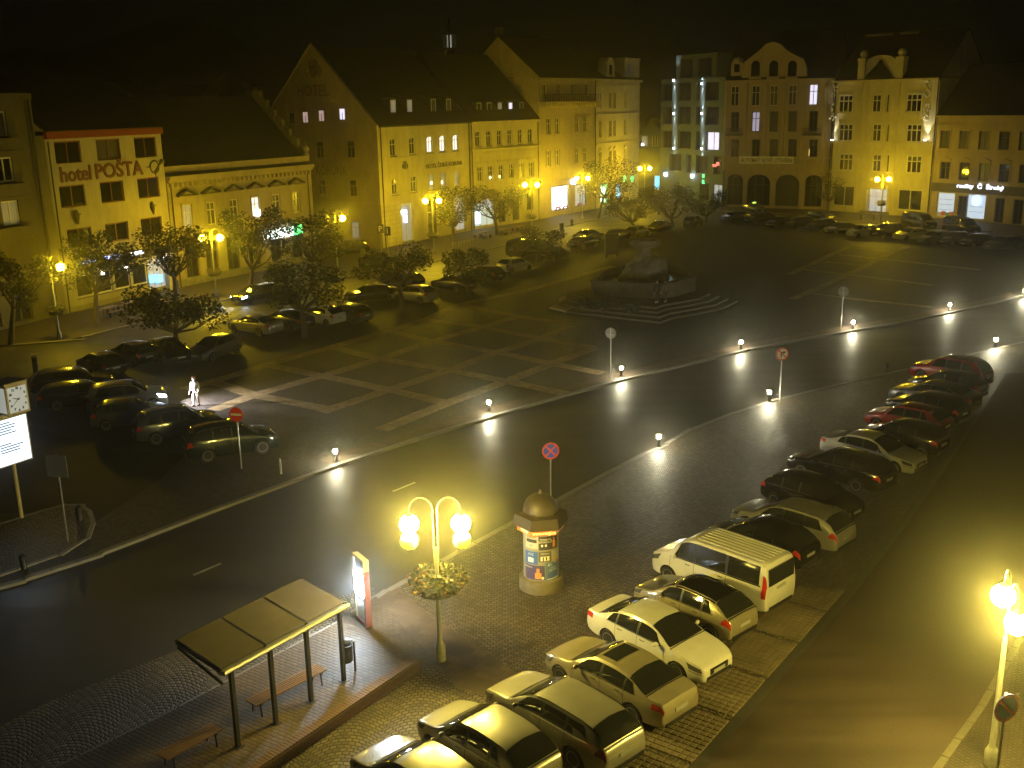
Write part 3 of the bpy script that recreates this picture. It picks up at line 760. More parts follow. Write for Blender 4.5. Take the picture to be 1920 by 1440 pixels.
# --- hotel with the tall gable, two facades
ko = Bld('gabled_hotel', 'big yellow corner hotel with steep gable facing the side street', (718, 467), (886, 431))
Hk = (hgt(ko.A.x, ko.A.y, 238) + hgt(ko.B.x, ko.B.y, 229)) / 2
d_ = ray(583, 88); o_ = Vector((0, 0, CAM_H)); t_ = (ko.A - o_).dot(ko.u) / d_.dot(ko.u); q_ = o_ + d_ * t_
Yr = (q_ - ko.A).dot(ko.nin); Zr = q_.z
KD = 2 * Yr
print('koruna depth', KD, 'ridge', Zr, 'eave', Hk)
us = [ko.uz(x, y)[0] for x, y in ((737, 277), (773, 274), (805.5, 270.5), (829.5, 269), (854, 267.5))]
zt = ko.uz(780, 273)[1]; wk = ko.uz(783, 275)[0] - ko.uz(772, 275)[0]; hk_ = ko.uz(775, 258)[1] - ko.uz(775, 290)[1]
ko.wallm = m_plast_y
ko.wins(us, zt, wk, hk_, arch=True, style='cross', lits={2: l_white, 3: l_white, 4: l_white})
us = [ko.uz(x, y)[0] for x, y in ((740.5, 349.5), (776, 345), (809, 340), (832, 337), (857, 335))]
ko.wins(us, ko.uz(785, 344)[1], wk, hk_ * .95, arch=True, style='cross', lits={2: l_faint, 3: l_faint, 4: l_faint})
gx, gz = ko.uz(764, 417)
ko.wins([gx, ko.uz(812, 405)[0], ko.uz(863, 395)[0]], gz, 2.3, 4.6, style='cross', frame=m_frame_w, lits={0: lit('cafe_window', (.5, .55, .5), .3), 2: l_shopdim}, glass=m_glass)
ko.walls(Hk, m_plast_y, KD)
ko.roof(Hk + .1, Zr, KD, gables=False, x0=.25)
ko.box('eave_gutter', 0, ko.L, -.5, -.3, Hk - .1, Hk + .08, m_dark)
# gable wall with openings, facing the side street
gd = Bld.__new__(Bld); gd.A = ko.world(0, KD, 0); gd.B = ko.A.copy(); gd.u = (gd.B - gd.A).normalized(); gd.L = KD; gd.nin = Vector((-gd.u.y, gd.u.x, 0))
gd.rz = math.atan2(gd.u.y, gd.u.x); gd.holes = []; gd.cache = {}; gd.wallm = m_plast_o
gd.root = bpy.data.objects.new('gable_wing', None); COL.objects.link(gd.root); gd.root.parent = ko.root
gd.root.location = (0, KD, 0); gd.root.rotation_euler = (0, 0, gd.rz - ko.rz)
gd.A0 = gd.A.copy()
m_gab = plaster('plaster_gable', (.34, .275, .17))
us = [gd.uz(x, y)[0] for x, y in ((547.5, 222), (573, 220), (603, 217), (641.5, 214))]
m_gs = dict(style='plain', sill=False, hole=False, depth=.02)
GW = []
def gwin(px_, py_, w, h, lm=None, arch=False):
    ux, z = gd.uz(px_, py_)
    f = MB(); t = .07
    f.box(ux - w / 2, ux - w / 2 + t, -.05, -.003, z - h / 2, z + h / 2); f.box(ux + w / 2 - t, ux + w / 2, -.05, -.003, z - h / 2, z + h / 2)
    f.box(ux - w / 2 + t, ux + w / 2 - t, -.05, -.003, z - h / 2, z - h / 2 + t); f.box(ux - w / 2 + t, ux + w / 2 - t, -.05, -.003, z + h / 2 - t, z + h / 2)
    if h > 1.6: f.box(ux - w / 2 + t, ux + w / 2 - t, -.048, -.005, z + h * .14, z + h * .14 + t)
    if w > .8: f.box(ux - .03, ux + .03, -.046, -.006, z - h / 2 + t, z + h * .14)
    f.box(ux - w / 2 - .1, ux + w / 2 + .1, -.12, -.002, z - h / 2 - .12, z - h / 2 - .002)
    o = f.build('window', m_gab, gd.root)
    MB().add([(ux - w / 2 + .03, -.01, z - h / 2 + .03), (ux + w / 2 - .03, -.01, z - h / 2 + .03), (ux + w / 2 - .03, -.01, z + h / 2 - .03), (ux - w / 2 + .03, -.01, z + h / 2 - .03)], [(0, 1, 2, 3)]).build('pane', lm or m_glass, o)
for (px_, py_), lm in zip(((548, 222), (573, 220), (603, 217), (642, 214)), (None, l_pink, l_pink, l_violet)): gwin(px_, py_, .9, 1.35, lm)
for px_, py_ in ((601, 281), (659, 280), (605, 353), (663, 353)): gwin(px_, py_, 1.15, 2.0)
gwin(667, 431, 1.2, 2.0, l_faint)
b = MB(); b.add([(.1, -.001, 0), (KD + .0, -.001, 0), (KD, -.001, Hk), (KD / 2, -.001, Zr + .25), (.1, -.001, Hk)], [(0, 1, 2, 3, 4)])
b.add([(0, .3, 0), (KD, .3, 0), (KD, .3, Hk), (KD / 2, .3, Zr + .25), (0, .3, Hk)], [(4, 3, 2, 1, 0)])
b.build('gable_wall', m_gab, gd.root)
MB().box(.1, KD, -.1, -.003, Hk - .2, Hk + .05).build('string_course', m_gab, gd.root); MB().box(.1, KD, -.1, -.003, 5.2, 5.4).build('string_course', m_gab, gd.root)
for a, z_ in ((0, 0),):
    e = MB(); sl = (Zr + .25 - Hk) / (KD / 2)
    for sg in (1, -1):
        x0_, x1_ = (0, KD / 2) if sg > 0 else (KD, KD / 2)
        e.add([(x0_, -.12, Hk), (x1_, -.12, Zr + .25), (x1_, .35, Zr + .25), (x0_, .35, Hk), (x0_, -.12, Hk + .25), (x1_, -.12, Zr + .5), (x1_, .35, Zr + .5), (x0_, .35, Hk + .25)],
              [(0, 3, 2, 1), (4, 5, 6, 7), (0, 1, 5, 4), (1, 2, 6, 5), (2, 3, 7, 6), (3, 0, 4, 7)])
    e.build('verge', m_gab, gd.root)
ux, z = gd.uz(587, 170); wpx = gd.uz(616, 168)[0] - gd.uz(559, 171)[0]
wall_text('HOTEL', m_letter2, gd.root, ux, z, -.03, width=wpx, height=1.35)
ux, z = gd.uz(622, 319); wpx = gd.uz(650, 318)[0] - gd.uz(592, 320)[0]
wall_text('KORUNA', m_letter2, gd.root, ux, z, -.03, width=wpx, height=1.2)
def crest(root, ux, z, s, m):
    b = MB(); b.plate([(ux - .5 * s, z + .4 * s), (ux - .45 * s, z - .3 * s), (ux, z - .7 * s), (ux + .45 * s, z - .3 * s), (ux + .5 * s, z + .4 * s)][::1], -.06, -.002)
    for k in range(-2, 3): b.box(ux + k * .22 * s - .05 * s, ux + k * .22 * s + .05 * s, -.07, -.003, z + .45 * s, z + (.8 + .12 * (k % 2)) * s)
    for sg in (-1, 1): b.tube([(ux + sg * .62 * s, -.05, z - .6 * s), (ux + sg * .8 * s, -.05, z - .1 * s), (ux + sg * .65 * s, -.05, z + .4 * s)], [.06 * s, .13 * s, .09 * s], 6)
    b.build('crest', m, root)
ux, z = gd.uz(588, 132); crest(gd.root, ux, z, 1.35, m_letter2)
cx_, cz_ = ko.uz(759, 311); crest(ko.root, cx_, cz_, .65, m_letter3)
for bb_, px_, py_ in ((ko, 810, 343), (ko, 829.5, 342)):  # glowing blobs put on the panes as reflections of the street lamps
    ox, oz = bb_.uz(px_, py_); MB().sphere((ox, .08, oz), .2, 10, 7, (1, .3, 1)).build('lamp_reflection', lit('lamp_reflection_glow', (1, .85, .35), 6), bb_.root)
ux, z = ko.uz(833, 307); wpx = ko.uz(867, 304)[0] - ko.uz(799, 310)[0]
wall_text('HOTEL ČESKÁ KORUNA', m_letter3, ko.root, ux, z, -.05, width=wpx, height=.75)
for zz_ in (ko.uz(785, 293)[1] - .05, ko.uz(785, 376)[1], 5.3): ko.band(zz_, .14, .1, m_plast_y, name='string_course')
ko.band(0, 5.25, .05, m_plast_y, x0=0, x1=gx - 1.4, name='rusticated_base')
for k in range(9): ko.box('rustication_joint', .02, gx - 1.45, -.056, -.0505, .5 + k * .55, .53 + k * .55, m_plast_d)
ko.pipe(.5, 0, Hk); ko.pipe(ko.L - .4, 0, Hk)
for k, (px_, py_) in enumerate(((737, 206), (768, 206), (812.5, 204), (841, 204))):
    yy = 1.2; ox, oz = ko.uz(px_, py_, yy); ko.dormer(ox, yy, Hk + .1 + yy * .9, 1.15, 1.9, l_faint if k < 2 else m_glass2)
# signal pair at the corner: two parking/zone plates
lw = ko.uz(764, 400)[0]
ox, oz = ko.uz(757, 398); ko.box('cafe_sign', ox - .55, ox + .55, -.1, .06, oz - .22, oz + .28, l_bluew)
ox, oz = ko.uz(760, 408); ko.box('cafe_sign', ox - .2, ox + .3, -.1, .06, oz - .6, oz + .3, l_bluew)

k2 = Bld('row_hotel', 'yellow three storey row house with arched upper windows beside the gabled hotel', (886.5, 430.8), (1012, 411.5))
H2 = (hgt(k2.A.x, k2.A.y, 228) + hgt(k2.B.x, k2.B.y, 224)) / 2
k2.wallm = m_plast_y
k2.row((896, 260), (994, 255), 6, 9, 28, arch=True, style='cross')
k2.row((900, 326), (996, 318), 6, 9.5, 28, style='cross', trim=m_plast_y, ped='flat', curtain=(0, 4, 5))
us = [k2.uz(x, y)[0] for x, y in ((908, 408), (942, 405), (968, 400))]
k2.wins(us[:1], 1.9, 4.2, 3.2, style='grid', sill=False, glass=lit('cafe_door', (.7, .9, .8), .7))
k2.wins(us[1:], 1.9, 1.6, 3.0, style='cross', sill=False, frame=m_frame_d)
k2.wins([k2.uz(994, 386)[0]], 3.2, 1.5, 3.2, arch=True, style='cross', sill=False, frame=m_frame_d)
k2.walls(H2, m_plast_y, KD)
k2.roof(H2 + .1, Zr - .2, KD, gables=False)
for zz_, hh, oo in ((H2 - .35, .35, .4), (k2.uz(945, 276)[1] - .2, .2, .3), (k2.uz(945, 281)[1] - .3, .1, .15), (5.0, .25, .25)): k2.band(zz_, hh, oo, m_plast_y)
for px_, py_ in ((920, 333), (937, 331)):  # street lamp reflections again, put in as glowing blobs
    ox, oz = k2.uz(px_, py_); MB().sphere((ox, .08, oz), .2, 10, 7, (1, .3, 1)).build('lamp_reflection', MATS['lamp_reflection_glow'], k2.root)
for k, px_ in enumerate((898, 917, 937, 957, 978)):
    yy = 1.2; ox, oz = k2.uz(px_, 206, yy); k2.dormer(ox, yy, H2 + .1 + yy * .9, .95, 1.3, {2: l_faint, 3: l_violet}.get(k))
ox, oz = k2.uz(896, 408); k2.box('poster_light', ox - .45, ox + .45, -.1, .05, oz - .8, oz + .8, l_shop)
ox, oz = k2.uz(912, 387); MB().plate([(ox + 1.3 * math.cos(a), oz + 1.0 * math.sin(a)) for a in [math.pi * i / 8 for i in range(9)]][::-1], -.06, -.004).build('fanlight', l_shopdim, k2.root)
k2.pipe(.2, 0, H2); k2.pipe(k2.L - .3, 0, H2)
MB().tube([(k2.L * .35, KD / 2, Zr - .5), (k2.L * .35, KD / 2, Zr + .4)], .3, 6).build('roof_vent', m_plast_d, k2.root)

k3 = Bld('balcony_house', 'ochre four storey house with a long balcony under the top floor', (1012.5, 411.3), (1116, 393))
H3 = (hgt(k3.A.x, k3.A.y, 146) + hgt(k3.B.x, k3.B.y, 146)) / 2
k3.wallm = m_plast_k
k3.row((1021, 168), (1100, 170), 4, 7, 24, style='double', frame=m_frame_w)
for y, cc in ((235, ()), (294, (0, 1))):
    us = [k3.uz(x, y)[0] for x in (1028, 1045, 1082, 1097)]
    k3.wins(us, k3.uz(1062, y)[1], 1.15, 2.35, style='cross', frame=m_frame_w, trim=m_plast_k, curtain=cc)
us = [k3.uz(1050.5, 370)[0], k3.uz(1089, 365)[0]]
k3.wins(us[:1], k3.uz(1050, 371)[1], 4.6, 3.6, style='shop', sill=False, frame=m_frame_d, glass=l_shop)
k3.wins(us[1:], k3.uz(1089, 366)[1], 3.2, 3.4, style='shop', sill=False, frame=m_frame_d, glass=l_shopdim)
k3.walls(H3, m_plast_k, 14)
k3.roof(H3 + .1, k3.uz(925, 68, 7)[1] if 19 < k3.uz(925, 68, 7)[1] < 30 else H3 + 6.5, 14, gm=m_plast_k)
zb = k3.uz(1062, 190)[1]
bal = k3.box('balcony', .2, k3.L - .2, -1.1, -.003, zb - .25, zb, m_plast_k)
rb = MB(); 
for k in range(26): rb.box(.3 + k * (k3.L - .6) / 25 - .025, .3 + k * (k3.L - .6) / 25 + .025, -1.06, -1.0, zb + .002, zb + .95)
rb.box(.22, k3.L - .22, -1.08, -.98, zb + .952, zb + 1.03); rb.build('railing', m_dark, bal)
cme = MB().plate([(-.14, 0), (.14, 0), (.14, -.7), (-.14, -.35)], -1.0, -.003).mesh('corbel', m_plast_k)
for k in range(13): link('corbel', cme, k3.root, (.5 + k * (k3.L - 1) / 12, 0, zb - .255))
for zz_ in (H3 - .35, 5.2): k3.band(zz_, .3, .35, m_plast_k)
k3.pipe(k3.L - .15, 0, H3, m_dark); k3.chimney(3, 9, H3 + 3, H3 + 7.2)
ox, oz = k3.uz(1056, 386); 
for k, dx_ in enumerate((-1.4, .6, 4.7)): MB().tube([(us[0] + dx_, -.05, 1.0), (us[0] + dx_ + .4, -.05, 1.35), (us[0] + dx_ + 1.1, -.05, 1.3), (us[0] + dx_ + 1.4, -.05, 1.0)], .12, 6).build('window_display', mat('red_display', (.5, .05, .03), .5), k3.root)
ox, oz = k3.uz(1070, 340); k3.box('projecting_sign', ox - .1, ox + .1, -.9, -.1, oz - .4, oz + .4, l_bluew)

k4 = Bld('corner_house', 'narrow ornate four storey house with roof gables ending the row', (1116.5, 392.9), (1197, 372))
H4 = (hgt(k4.A.x, k4.A.y, 148) + hgt(k4.B.x, k4.B.y, 150)) / 2
k4.wallm = m_plast_y
for y, cc, pd in ((188, (0, 3), None), (240, (), None), (296, (), 'low')):
    us = [k4.uz(x, y)[0] for x in (1125, 1144, 1152, 1172)]
    k4.wins(us, k4.uz(1155, y)[1], .95, 2.5, style='cross', frame=m_frame_w, trim=m_plast_y, ped=pd, curtain=cc, lits={0: l_faint} if y == 188 else None)
us = [k4.uz(1134, 364)[0], k4.uz(1161, 358)[0]]
k4.wins(us[:1], k4.uz(1134, 364)[1], 3.6, 3.4, style='shop', sill=False, frame=m_frame_d, glass=lit('pharmacy_window', (.12, .8, .25), .8))
k4.wins(us[1:], k4.uz(1161, 359)[1], 2.2, 2.6, style='shop', sill=False, frame=m_frame_d, glass=lit('bank_window', (.15, .45, 1.0), .9))
k4.walls(H4, m_plast_y, 16)
k4.roof(H4 + .1, H4 + 5, 16, gm=m_plast_y)
for zz_, hh, oo in ((H4 - .4, .4, .55), (k4.uz(1155, 215)[1], .2, .2), (k4.uz(1155, 268)[1], .2, .2), (k4.uz(1155, 162)[1], .15, .2), (5.3, .3, .4)): k4.band(zz_, hh, oo, m_plast_y)
ox, oz = k4.uz(1130, 364); k4.box('poster_light', ox - .75, ox + .75, -.1, .03, oz - 1.2, oz + 1.2, l_greenw)
ox, oz = k4.uz(1158, 359); k4.box('poster_light', ox - .5, ox + .5, -.1, .03, oz - .8, oz + .8, l_cyan)
for px_ in (1170, 1184):
    ox, oz = k4.uz(px_, 335); b = MB().box(ox - .16, ox + .16, -.2, -.02, oz - .5, oz + .5).box(ox - .5, ox - .162, -.2, -.02, oz - .16, oz + .16).box(ox + .162, ox + .5, -.2, -.02, oz - .16, oz + .16).build('pharmacy_cross', l_green, k4.root)
ox = k4.uz(1146, 120)[0]; zg = k4.uz(1146, 107)[1]
b = MB().plate([(ox - 2.2, H4), (ox + 2.2, H4), (ox + 1.7, H4 + 1.2), (ox + 1.5, zg - .9), (ox + .9, zg - .2), (ox, zg), (ox - .9, zg - .2), (ox - 1.5, zg - .9), (ox - 1.7, H4 + 1.2)], .1, 1.6)
b.build('roof_gable', m_plast_y, k4.root); MB().box(ox - .6, ox + .6, .06, .097, H4 + .7, H4 + 2.2).build('window', m_glass, k4.root)
ox = k4.uz(1180, 130)[0]; zg = k4.uz(1180, 112)[1]
MB().box(ox - 1.9, k4.L - .05, .1, 3, H4, zg).box(ox - 2.05, k4.L + .1, -.05, 3.1, zg + .002, zg + .3).build('roof_turret', m_plast_y, k4.root)
MB().box(ox - .6, ox + .6, .06, .097, H4 + .8, zg - .7).build('window', m_glass, k4.root)

# --- small gabled house between the rows
sg = Bld('small_house', 'small narrow house with a pointed gable between the two rows', (1198, 366), (1243, 366))
Hs = hgt(sg.A.x, sg.A.y, 255)
sg.row((1209, 263), (1228, 264), 2, 10, 22, style='double', lits={0: l_faint})
sg.wins([sg.uz(1235, 344)[0]], 2.2, 1.6, 2.6, style='shop', sill=False, glass=l_cyan)
sg.wallm = m_mod
sg.walls(Hs, m_mod, 12)
zt = sg.uz(1218, 226)[1]
MB().plate([(0, Hs), (sg.L, Hs), (sg.L * .45, zt)], -.002, 12).build('gable', m_mod, sg.root)
e = MB()
e.add([(-.1, -.3, Hs - .1), (sg.L * .45, -.3, zt + .05), (sg.L * .45, 12, zt + .05), (-.1, 12, Hs - .1), (sg.L + .1, -.3, Hs - .1), (sg.L + .1, 12, Hs - .1),
       (-.1, -.3, Hs + .1), (sg.L * .45, -.3, zt + .25), (sg.L * .45, 12, zt + .25), (-.1, 12, Hs + .1), (sg.L + .1, -.3, Hs + .1), (sg.L + .1, 12, Hs + .1)],
      [(6, 7, 8, 9), (7, 10, 11, 8), (0, 1, 7, 6), (1, 4, 10, 7), (0, 3, 2, 1), (1, 2, 5, 4)])
e.build('roof', m_roof, sg.root)
sg.band(sg.uz(1220, 276)[1], .2, .2, m_mod)
ox, oz = sg.uz(1205, 271); sg.box('wall_lamp', ox - .2, ox + .2, -.35, -.05, oz - .14, oz + .14, lit('cool_lamp', (.85, .95, 1), 6))

# --- modern block with light strips
mo = Bld('modern_building', 'modern pale block with deep square windows and white vertical wall lights', (1236, 372), (1353, 387))
Hm = (hgt(mo.A.x, mo.A.y, 150) + hgt(mo.B.x, mo.B.y, 150)) / 2
mo.wallm = m_mod
for ri, y in enumerate((172, 217, 263, 307)):
    zc = mo.uz(1295, y)[1]
    for (xa, xb) in ((1240, 1260), (1271, 1295), (1305, 1312), (1323, 1348)) if ri != 3 else ((1255, 1277), (1286, 1296), (1305, 1327), (1338, 1352)):
        ua, ub = mo.uz(xa, y)[0], mo.uz(xb, y)[0]
        lit_ = {0: l_violet} if (ri == 2 and xa == 1323) else None
        mo.wins([(ua + ub) / 2], zc, ub - ua, 2.9, style='double' if ub - ua > 2 else 'plain', frame=m_frame_d, sill=False, depth=.45, glass=None, lits=lit_)
mo.wins([mo.uz(1321, 335)[0], mo.uz(1347, 333)[0]], 2.0, 2.6, 2.8, style='shop', frame=m_frame_d, sill=False, lits={1: l_shopdim})
mo.walls(Hm, m_mod, 14)
MB().box(0, mo.L, -.1, .3, Hm + .002, Hm + .3).build('parapet', m_mod, mo.root)
Zt = mo.uz(1290, 102)[1]; xa, xb = mo.uz(1262, 120)[0], mo.uz(1338, 120)[0]
MB().box(xa, xb, .6, 10, Hm + .004, Zt).build('penthouse', m_mod, mo.root)
for (a_, c_) in ((1271, 1294), (1304, 1329)):
    u0_, u1_ = mo.uz(a_, 128)[0], mo.uz(c_, 128)[0]
    w_ = MB().box(u0_, u1_, .52, .597, Hm + .5, Zt - .7).build('window', m_frame_d, mo.root)
    MB().add([(u0_ + .1, .51, Hm + .6), (u1_ - .1, .51, Hm + .6), (u1_ - .1, .51, Zt - .8), (u0_ + .1, .51, Zt - .8)], [(0, 1, 2, 3)]).build('pane', m_glass, w_)
l_strip = lit('facade_spot', (.9, .97, 1.0), 60)
for px_, ys in ((1265, (151, 213, 278)), (1317.5, (157, 213, 279))):
    for y in ys:
        ox, oz = mo.uz(px_, y)
        f = MB().box(ox - .09, ox + .09, -.3, -.001, oz - .06, oz + .06).build('facade_light', m_dark, mo.root)
        MB().box(ox - .08, ox + .08, -.29, -.12, oz + .062, oz + .10).box(ox - .08, ox + .08, -.29, -.12, oz - .10, oz - .062).build('light_lens', l_strip, f)
        wash(f, ox, -.2, oz + .16, True, 1300, (.85, .96, 1.0)); wash(f, ox, -.2, oz - .16, False, 1300, (.85, .96, 1.0))
for px_, y in ((1250, 327), (1300, 330)):
    ox, oz = mo.uz(px_, y); MB().box(ox - .2, ox + .2, -.4, -.1, oz - .25, oz + .25).build('wall_lamp', lit('wall_lamp_light', (.85, .97, 1.0), 25), mo.root)
ox, oz = mo.uz(1345, 309); MB().box(ox - 1.0, ox - .1, -.2, -.05, oz - .35, oz + .05).box(ox - .05, ox + .6, -.2, -.05, oz - .1, oz + .45).build('shop_sign', lit('pink_red_sign', (1.0, .12, .2), 1.2), mo.root)
ox, oz = mo.uz(1319, 334); MB().box(ox - .2, ox + .2, -.1, .1, oz + .1, oz + .6).box(ox - .2, ox + .2, -.1, .1, oz - .9, oz - .3).build('shop_sign', l_green, mo.root)

# --- arcaded hall with curved attic and the banner
au = Bld('arcaded_hall', 'ochre four storey hall with ground floor arches, curved attic gable and banner', (1354, 388), (1551.5, 393))
Ha = (hgt(au.A.x, au.A.y, 150) + hgt(au.B.x, au.B.y, 147)) / 2
au.wallm = m_plast_o
xs_ = (1378, 1417, 1451, 1486, 1525)
for y, hh, L_ in ((179, 3.0, {4: l_violet}), (228, 3.0, {1: lit('violet_top', (.6, .55, .75), .6)}), (278, 2.7, None)):
    us = [au.uz(x, y + (x - 1450) * .004)[0] for x in xs_]
    au.wins(us, au.uz(1450, y)[1], 1.25, hh, style='cross', frame=m_frame_d if y != 179 else m_frame_w, trim=m_plast_o, lits=L_, curtain=(2, 3))
for px_, w_ in ((1378, 2.5), (1422, 3.6), (1476, 3.6), (1525, 2.6)):
    au.wins([au.uz(px_, 350)[0]], 2.75, w_, 4.8, arch=True, style='grid', frame=m_frame_d, sill=False, depth=.6, curtain=(0,) if px_ == 1476 else ())
au.walls(Ha, m_plast_o, 14)
au.roof(Ha + .1, Ha + 7, 14, gm=m_plast_o)
for zz_, hh, oo in ((Ha - .3, .3, .5), (au.uz(1450, 204)[1], .14, .12), (au.uz(1450, 295)[1] - .2, .3, .5), (au.uz(1450, 308)[1], .15, .15)): au.band(zz_, hh, oo, m_plast_o)
au.band(0, .5, .15, m_stone, x0=0, x1=au.uz(1362, 380)[0], name='plinth')
def AZ(px_, py_): return au.uz(px_, py_)
prof = [(1390, 152), (1392, 128), (1397, 118), (1410, 108), (1424, 97), (1437, 84), (1450, 80), (1463, 84), (1476, 97), (1492, 106), (1506, 112), (1512, 128), (1514, 152)]
pp = [AZ(*p) for p in prof]
MB().plate(pp[::-1][::-1], -.06, 1.0).build('attic_gable', m_plast_o, au.root)
for a_, c_ in zip(pp[1:-1], pp[2:-1]):
    pass
cp = MB(); cp.tube([(p[0], -.08, p[1] + .05) for p in pp[1:-1]], .16, 6); cp.build('attic_coping', m_plast_o, au.root)
for px_ in (1417, 1451, 1486):
    ox, oz = AZ(px_, 128); hw, hh = .65, 1.1
    poly = [(ox - hw, oz - hh), (ox + hw, oz - hh)] + [(ox + hw * math.cos(a), oz + .4 + hw * 1.1 * math.sin(a)) for a in [math.pi * i / 8 for i in range(9)]]
    w_ = MB().plate([(ox + (x - ox) * 1.18, oz + (z - oz) * 1.1) for x, z in poly], -.12, -.062).build('window', m_plast_o, au.root)
    MB().plate(poly, -.135, -.121).build('pane', m_glass, w_); MB().box(ox - .9, ox + .9, -.45, -.062, oz - hh - .5, oz - hh - .15).build('sill', m_plast_o, w_)
ox, oz = AZ(1381, 125); MB().box(ox - .9, ox + .9, .3, 2, Ha + .3, oz + .6).sphere((ox, 1.1, oz + .6), .95, 10, 6).build('dormer', m_plast_o, au.root)
MB().box(ox - .4, ox + .4, .26, .297, Ha + 1.2, oz + .4).build('window', m_glass, au.root)
for px_ in (1378, 1522):
    ox, oz = AZ(px_, 254); bb = MB().box(ox - 1.3, ox + 1.3, -.9, -.08, oz + .0, oz + .18)
    for k in range(9): bb.box(ox - 1.25 + k * .31 - .03, ox - 1.25 + k * .31 + .03, -.88, -.82, oz + .182, oz + 1.0)
    bb.box(ox - 1.3, ox + 1.3, -.9, -.8, oz + 1.002, oz + 1.08); bb.build('balcony', m_dark, au.root)
x0_, z0_ = AZ(1388, 306); x1_, z1_ = AZ(1490, 293)
ban = MB().box(x0_, x1_, -.75, -.7, z0_, z1_).build('banner', mat('banner_cloth', (.8, .78, .7), .8, var=.15), au.root)
wall_text('AUTOMAT NOVĚ OTEVŘEN', m_letter3, ban, (x0_ + x1_) / 2, (z0_ + z1_) / 2 + .05, -.765, width=(x1_ - x0_) * .95, height=(z1_ - z0_) * .78, depth=.02)
for k in range(6):
    xk = AZ(1398 + 0 * k, 340)[0]
pil = MB().box(-.22, .22, -.2, -.003, 5.7, Ha - .32).mesh('pilaster', m_plast_o)
for px_ in (1360, 1397, 1434, 1468, 1505, 1545): link('pilaster', pil, au.root, (AZ(px_, 230)[0], 0, 0))
ox, oz = AZ(1525, 286); au.box('lit_gap', ox - .75, ox - .6, .05, .1, oz - .5, oz + .5, lit('amber_slit', (1, .7, .15), 2))
au.pipe(au.L - .1, 0, Ha); au.pipe(.1, 0, Ha)

# --- art nouveau house, floodlit corners
an = Bld('art_nouveau_house', 'floodlit yellow art nouveau house with central arched parapet and lit doorway', (1553, 395), (1741, 408.5))
Hn = (hgt(an.A.x, an.A.y, 151) + hgt(an.B.x, an.B.y, 146)) / 2
an.wallm = m_plast_y
for y, hh in ((194, 2.5), (249, 2.5), (306, 2.5)):
    z_ = an.uz(1647, y)[1]
    an.wins([an.uz(1586, y)[0], an.uz(1714, y)[0]], z_, 2.3, hh, style='triple', arch=False, trim=m_plast_y, ft=.17, depth=.12)
    an.wins([an.uz(1644, y)[0]], z_, 1.4, hh, style='cross', trim=m_plast_y, ft=.16, depth=.12)
    an.wins([an.uz(1664, y)[0]], z_, .45, hh, style='plain', trim=m_plast_y)
zg_ = an.uz(1580, 368)[1]
an.wins([an.uz(1583, 368)[0], an.uz(1706, 374)[0]], 2.3, 3.7, 3.0, style='shop', trim=m_plast_y, ft=.18, depth=.12)
an.wins([an.uz(1643, 375)[0]], 1.85, 3.2, 3.7, style='grid', sill=False, depth=.9, glass=lit('lit_doorway', (.75, .8, .85), .55), frame=m_frame_w)
an.walls(Hn, m_plast_y, 14)
an.roof(Hn + .1, Hn + 6.5, 14, gm=m_plast_y)
for zz_, hh, oo in ((Hn - .3, .3, .5), (an.uz(1647, 269)[1], .2, .2), (an.uz(1647, 326)[1], .2, .2)): an.band(zz_, hh, oo, m_plast_y)
for px_ in (1611, 1622, 1680): an.box('lesene', an.uz(px_, 250)[0] - .15, an.uz(px_, 250)[0] + .15, -.16, -.003, 0, Hn - .31, m_plast_y)
xa, xb = an.uz(1617, 130)[0], an.uz(1688, 130)[0]; zp = an.uz(1652, 103)[1]; zc = an.uz(1652, 118)[1]
poly = [(xa + .6, Hn - .3), (xb - .6, Hn - .3), (xb - .6, zc)] + [((xa + xb) / 2 + (xb - xa - 1.2) / 2 * math.cos(a), zc + (zp - zc) * math.sin(a)) for a in [math.pi * i / 10 for i in range(1, 10)]] + [(xa + .6, zc)]
MB().plate(poly, -.1, .8).build('parapet', m_plast_y, an.root)
for xq in (xa, xb):
    MB().box(xq - .55, xq + .55, -.3, .9, Hn - .302, zc + .3).box(xq - .62, xq + .62, -.36, .96, zc + .302, zc + .75).sphere((xq, .3, zc + 1.3), .6, 10, 6).build('parapet_pillar', m_plast_y, an.root)
xm = (xa + xb) / 2
MB().lathe([(2.0, 0), (1.8, .5), (1.2, 1.2), (.5, 1.9), (.1, 2.6)], 10, (xm, -.35, Hn + .05)).build('oriel_roof', m_roof, an.root)
an.box('oriel', xm - 1.9, xm + 1.9, -.45, -.003, an.uz(1652, 320)[1], Hn - .31, m_plast_y) if False else None
l_flood = lit('floodlight', (1.0, .98, .8), 60)
m_relief = mat('stucco_relief', (.62, .6, .52), .8)
for px_ in (1563, 1738):
    ox, oz = an.uz(px_, 262)
    f = MB().box(ox - .12, ox + .12, -.6, -.02, oz - .2, oz - .06).build('floodlight', m_dark, an.root)
    MB().box(ox - .11, ox + .11, -.58, -.36, oz - .058, oz + .0).build('light_lens', l_flood, f)
    wash(f, ox, -.46, oz + .1, True, 900, (1.0, .95, .7), 50)
    ox = an.uz(px_, 200)[0]
    for y_, n_ in ((165, 9), (210, 7)):
        oz = an.uz(px_, y_)[1]; b = MB()
        for k in range(n_ * 3): b.sphere((ox + random.uniform(-.5, .5), -.05, oz + random.uniform(-1.1, 1.1)), random.uniform(.08, .18), 6, 4)
        b.tube([(ox + .4 * math.sin(k * .8), -.08, oz - 1.2 + k * .3) for k in range(9)], .07, 5)
        b.build('stucco_relief', m_relief, an.root)
MB().plate([(an.uz(1643, 375)[0] + 1.9 * math.cos(a), 3.6 + .9 * math.sin(a)) for a in [math.pi * i / 8 for i in range(9)]], -.12, -.003).build('door_arch', m_plast_y, an.root)
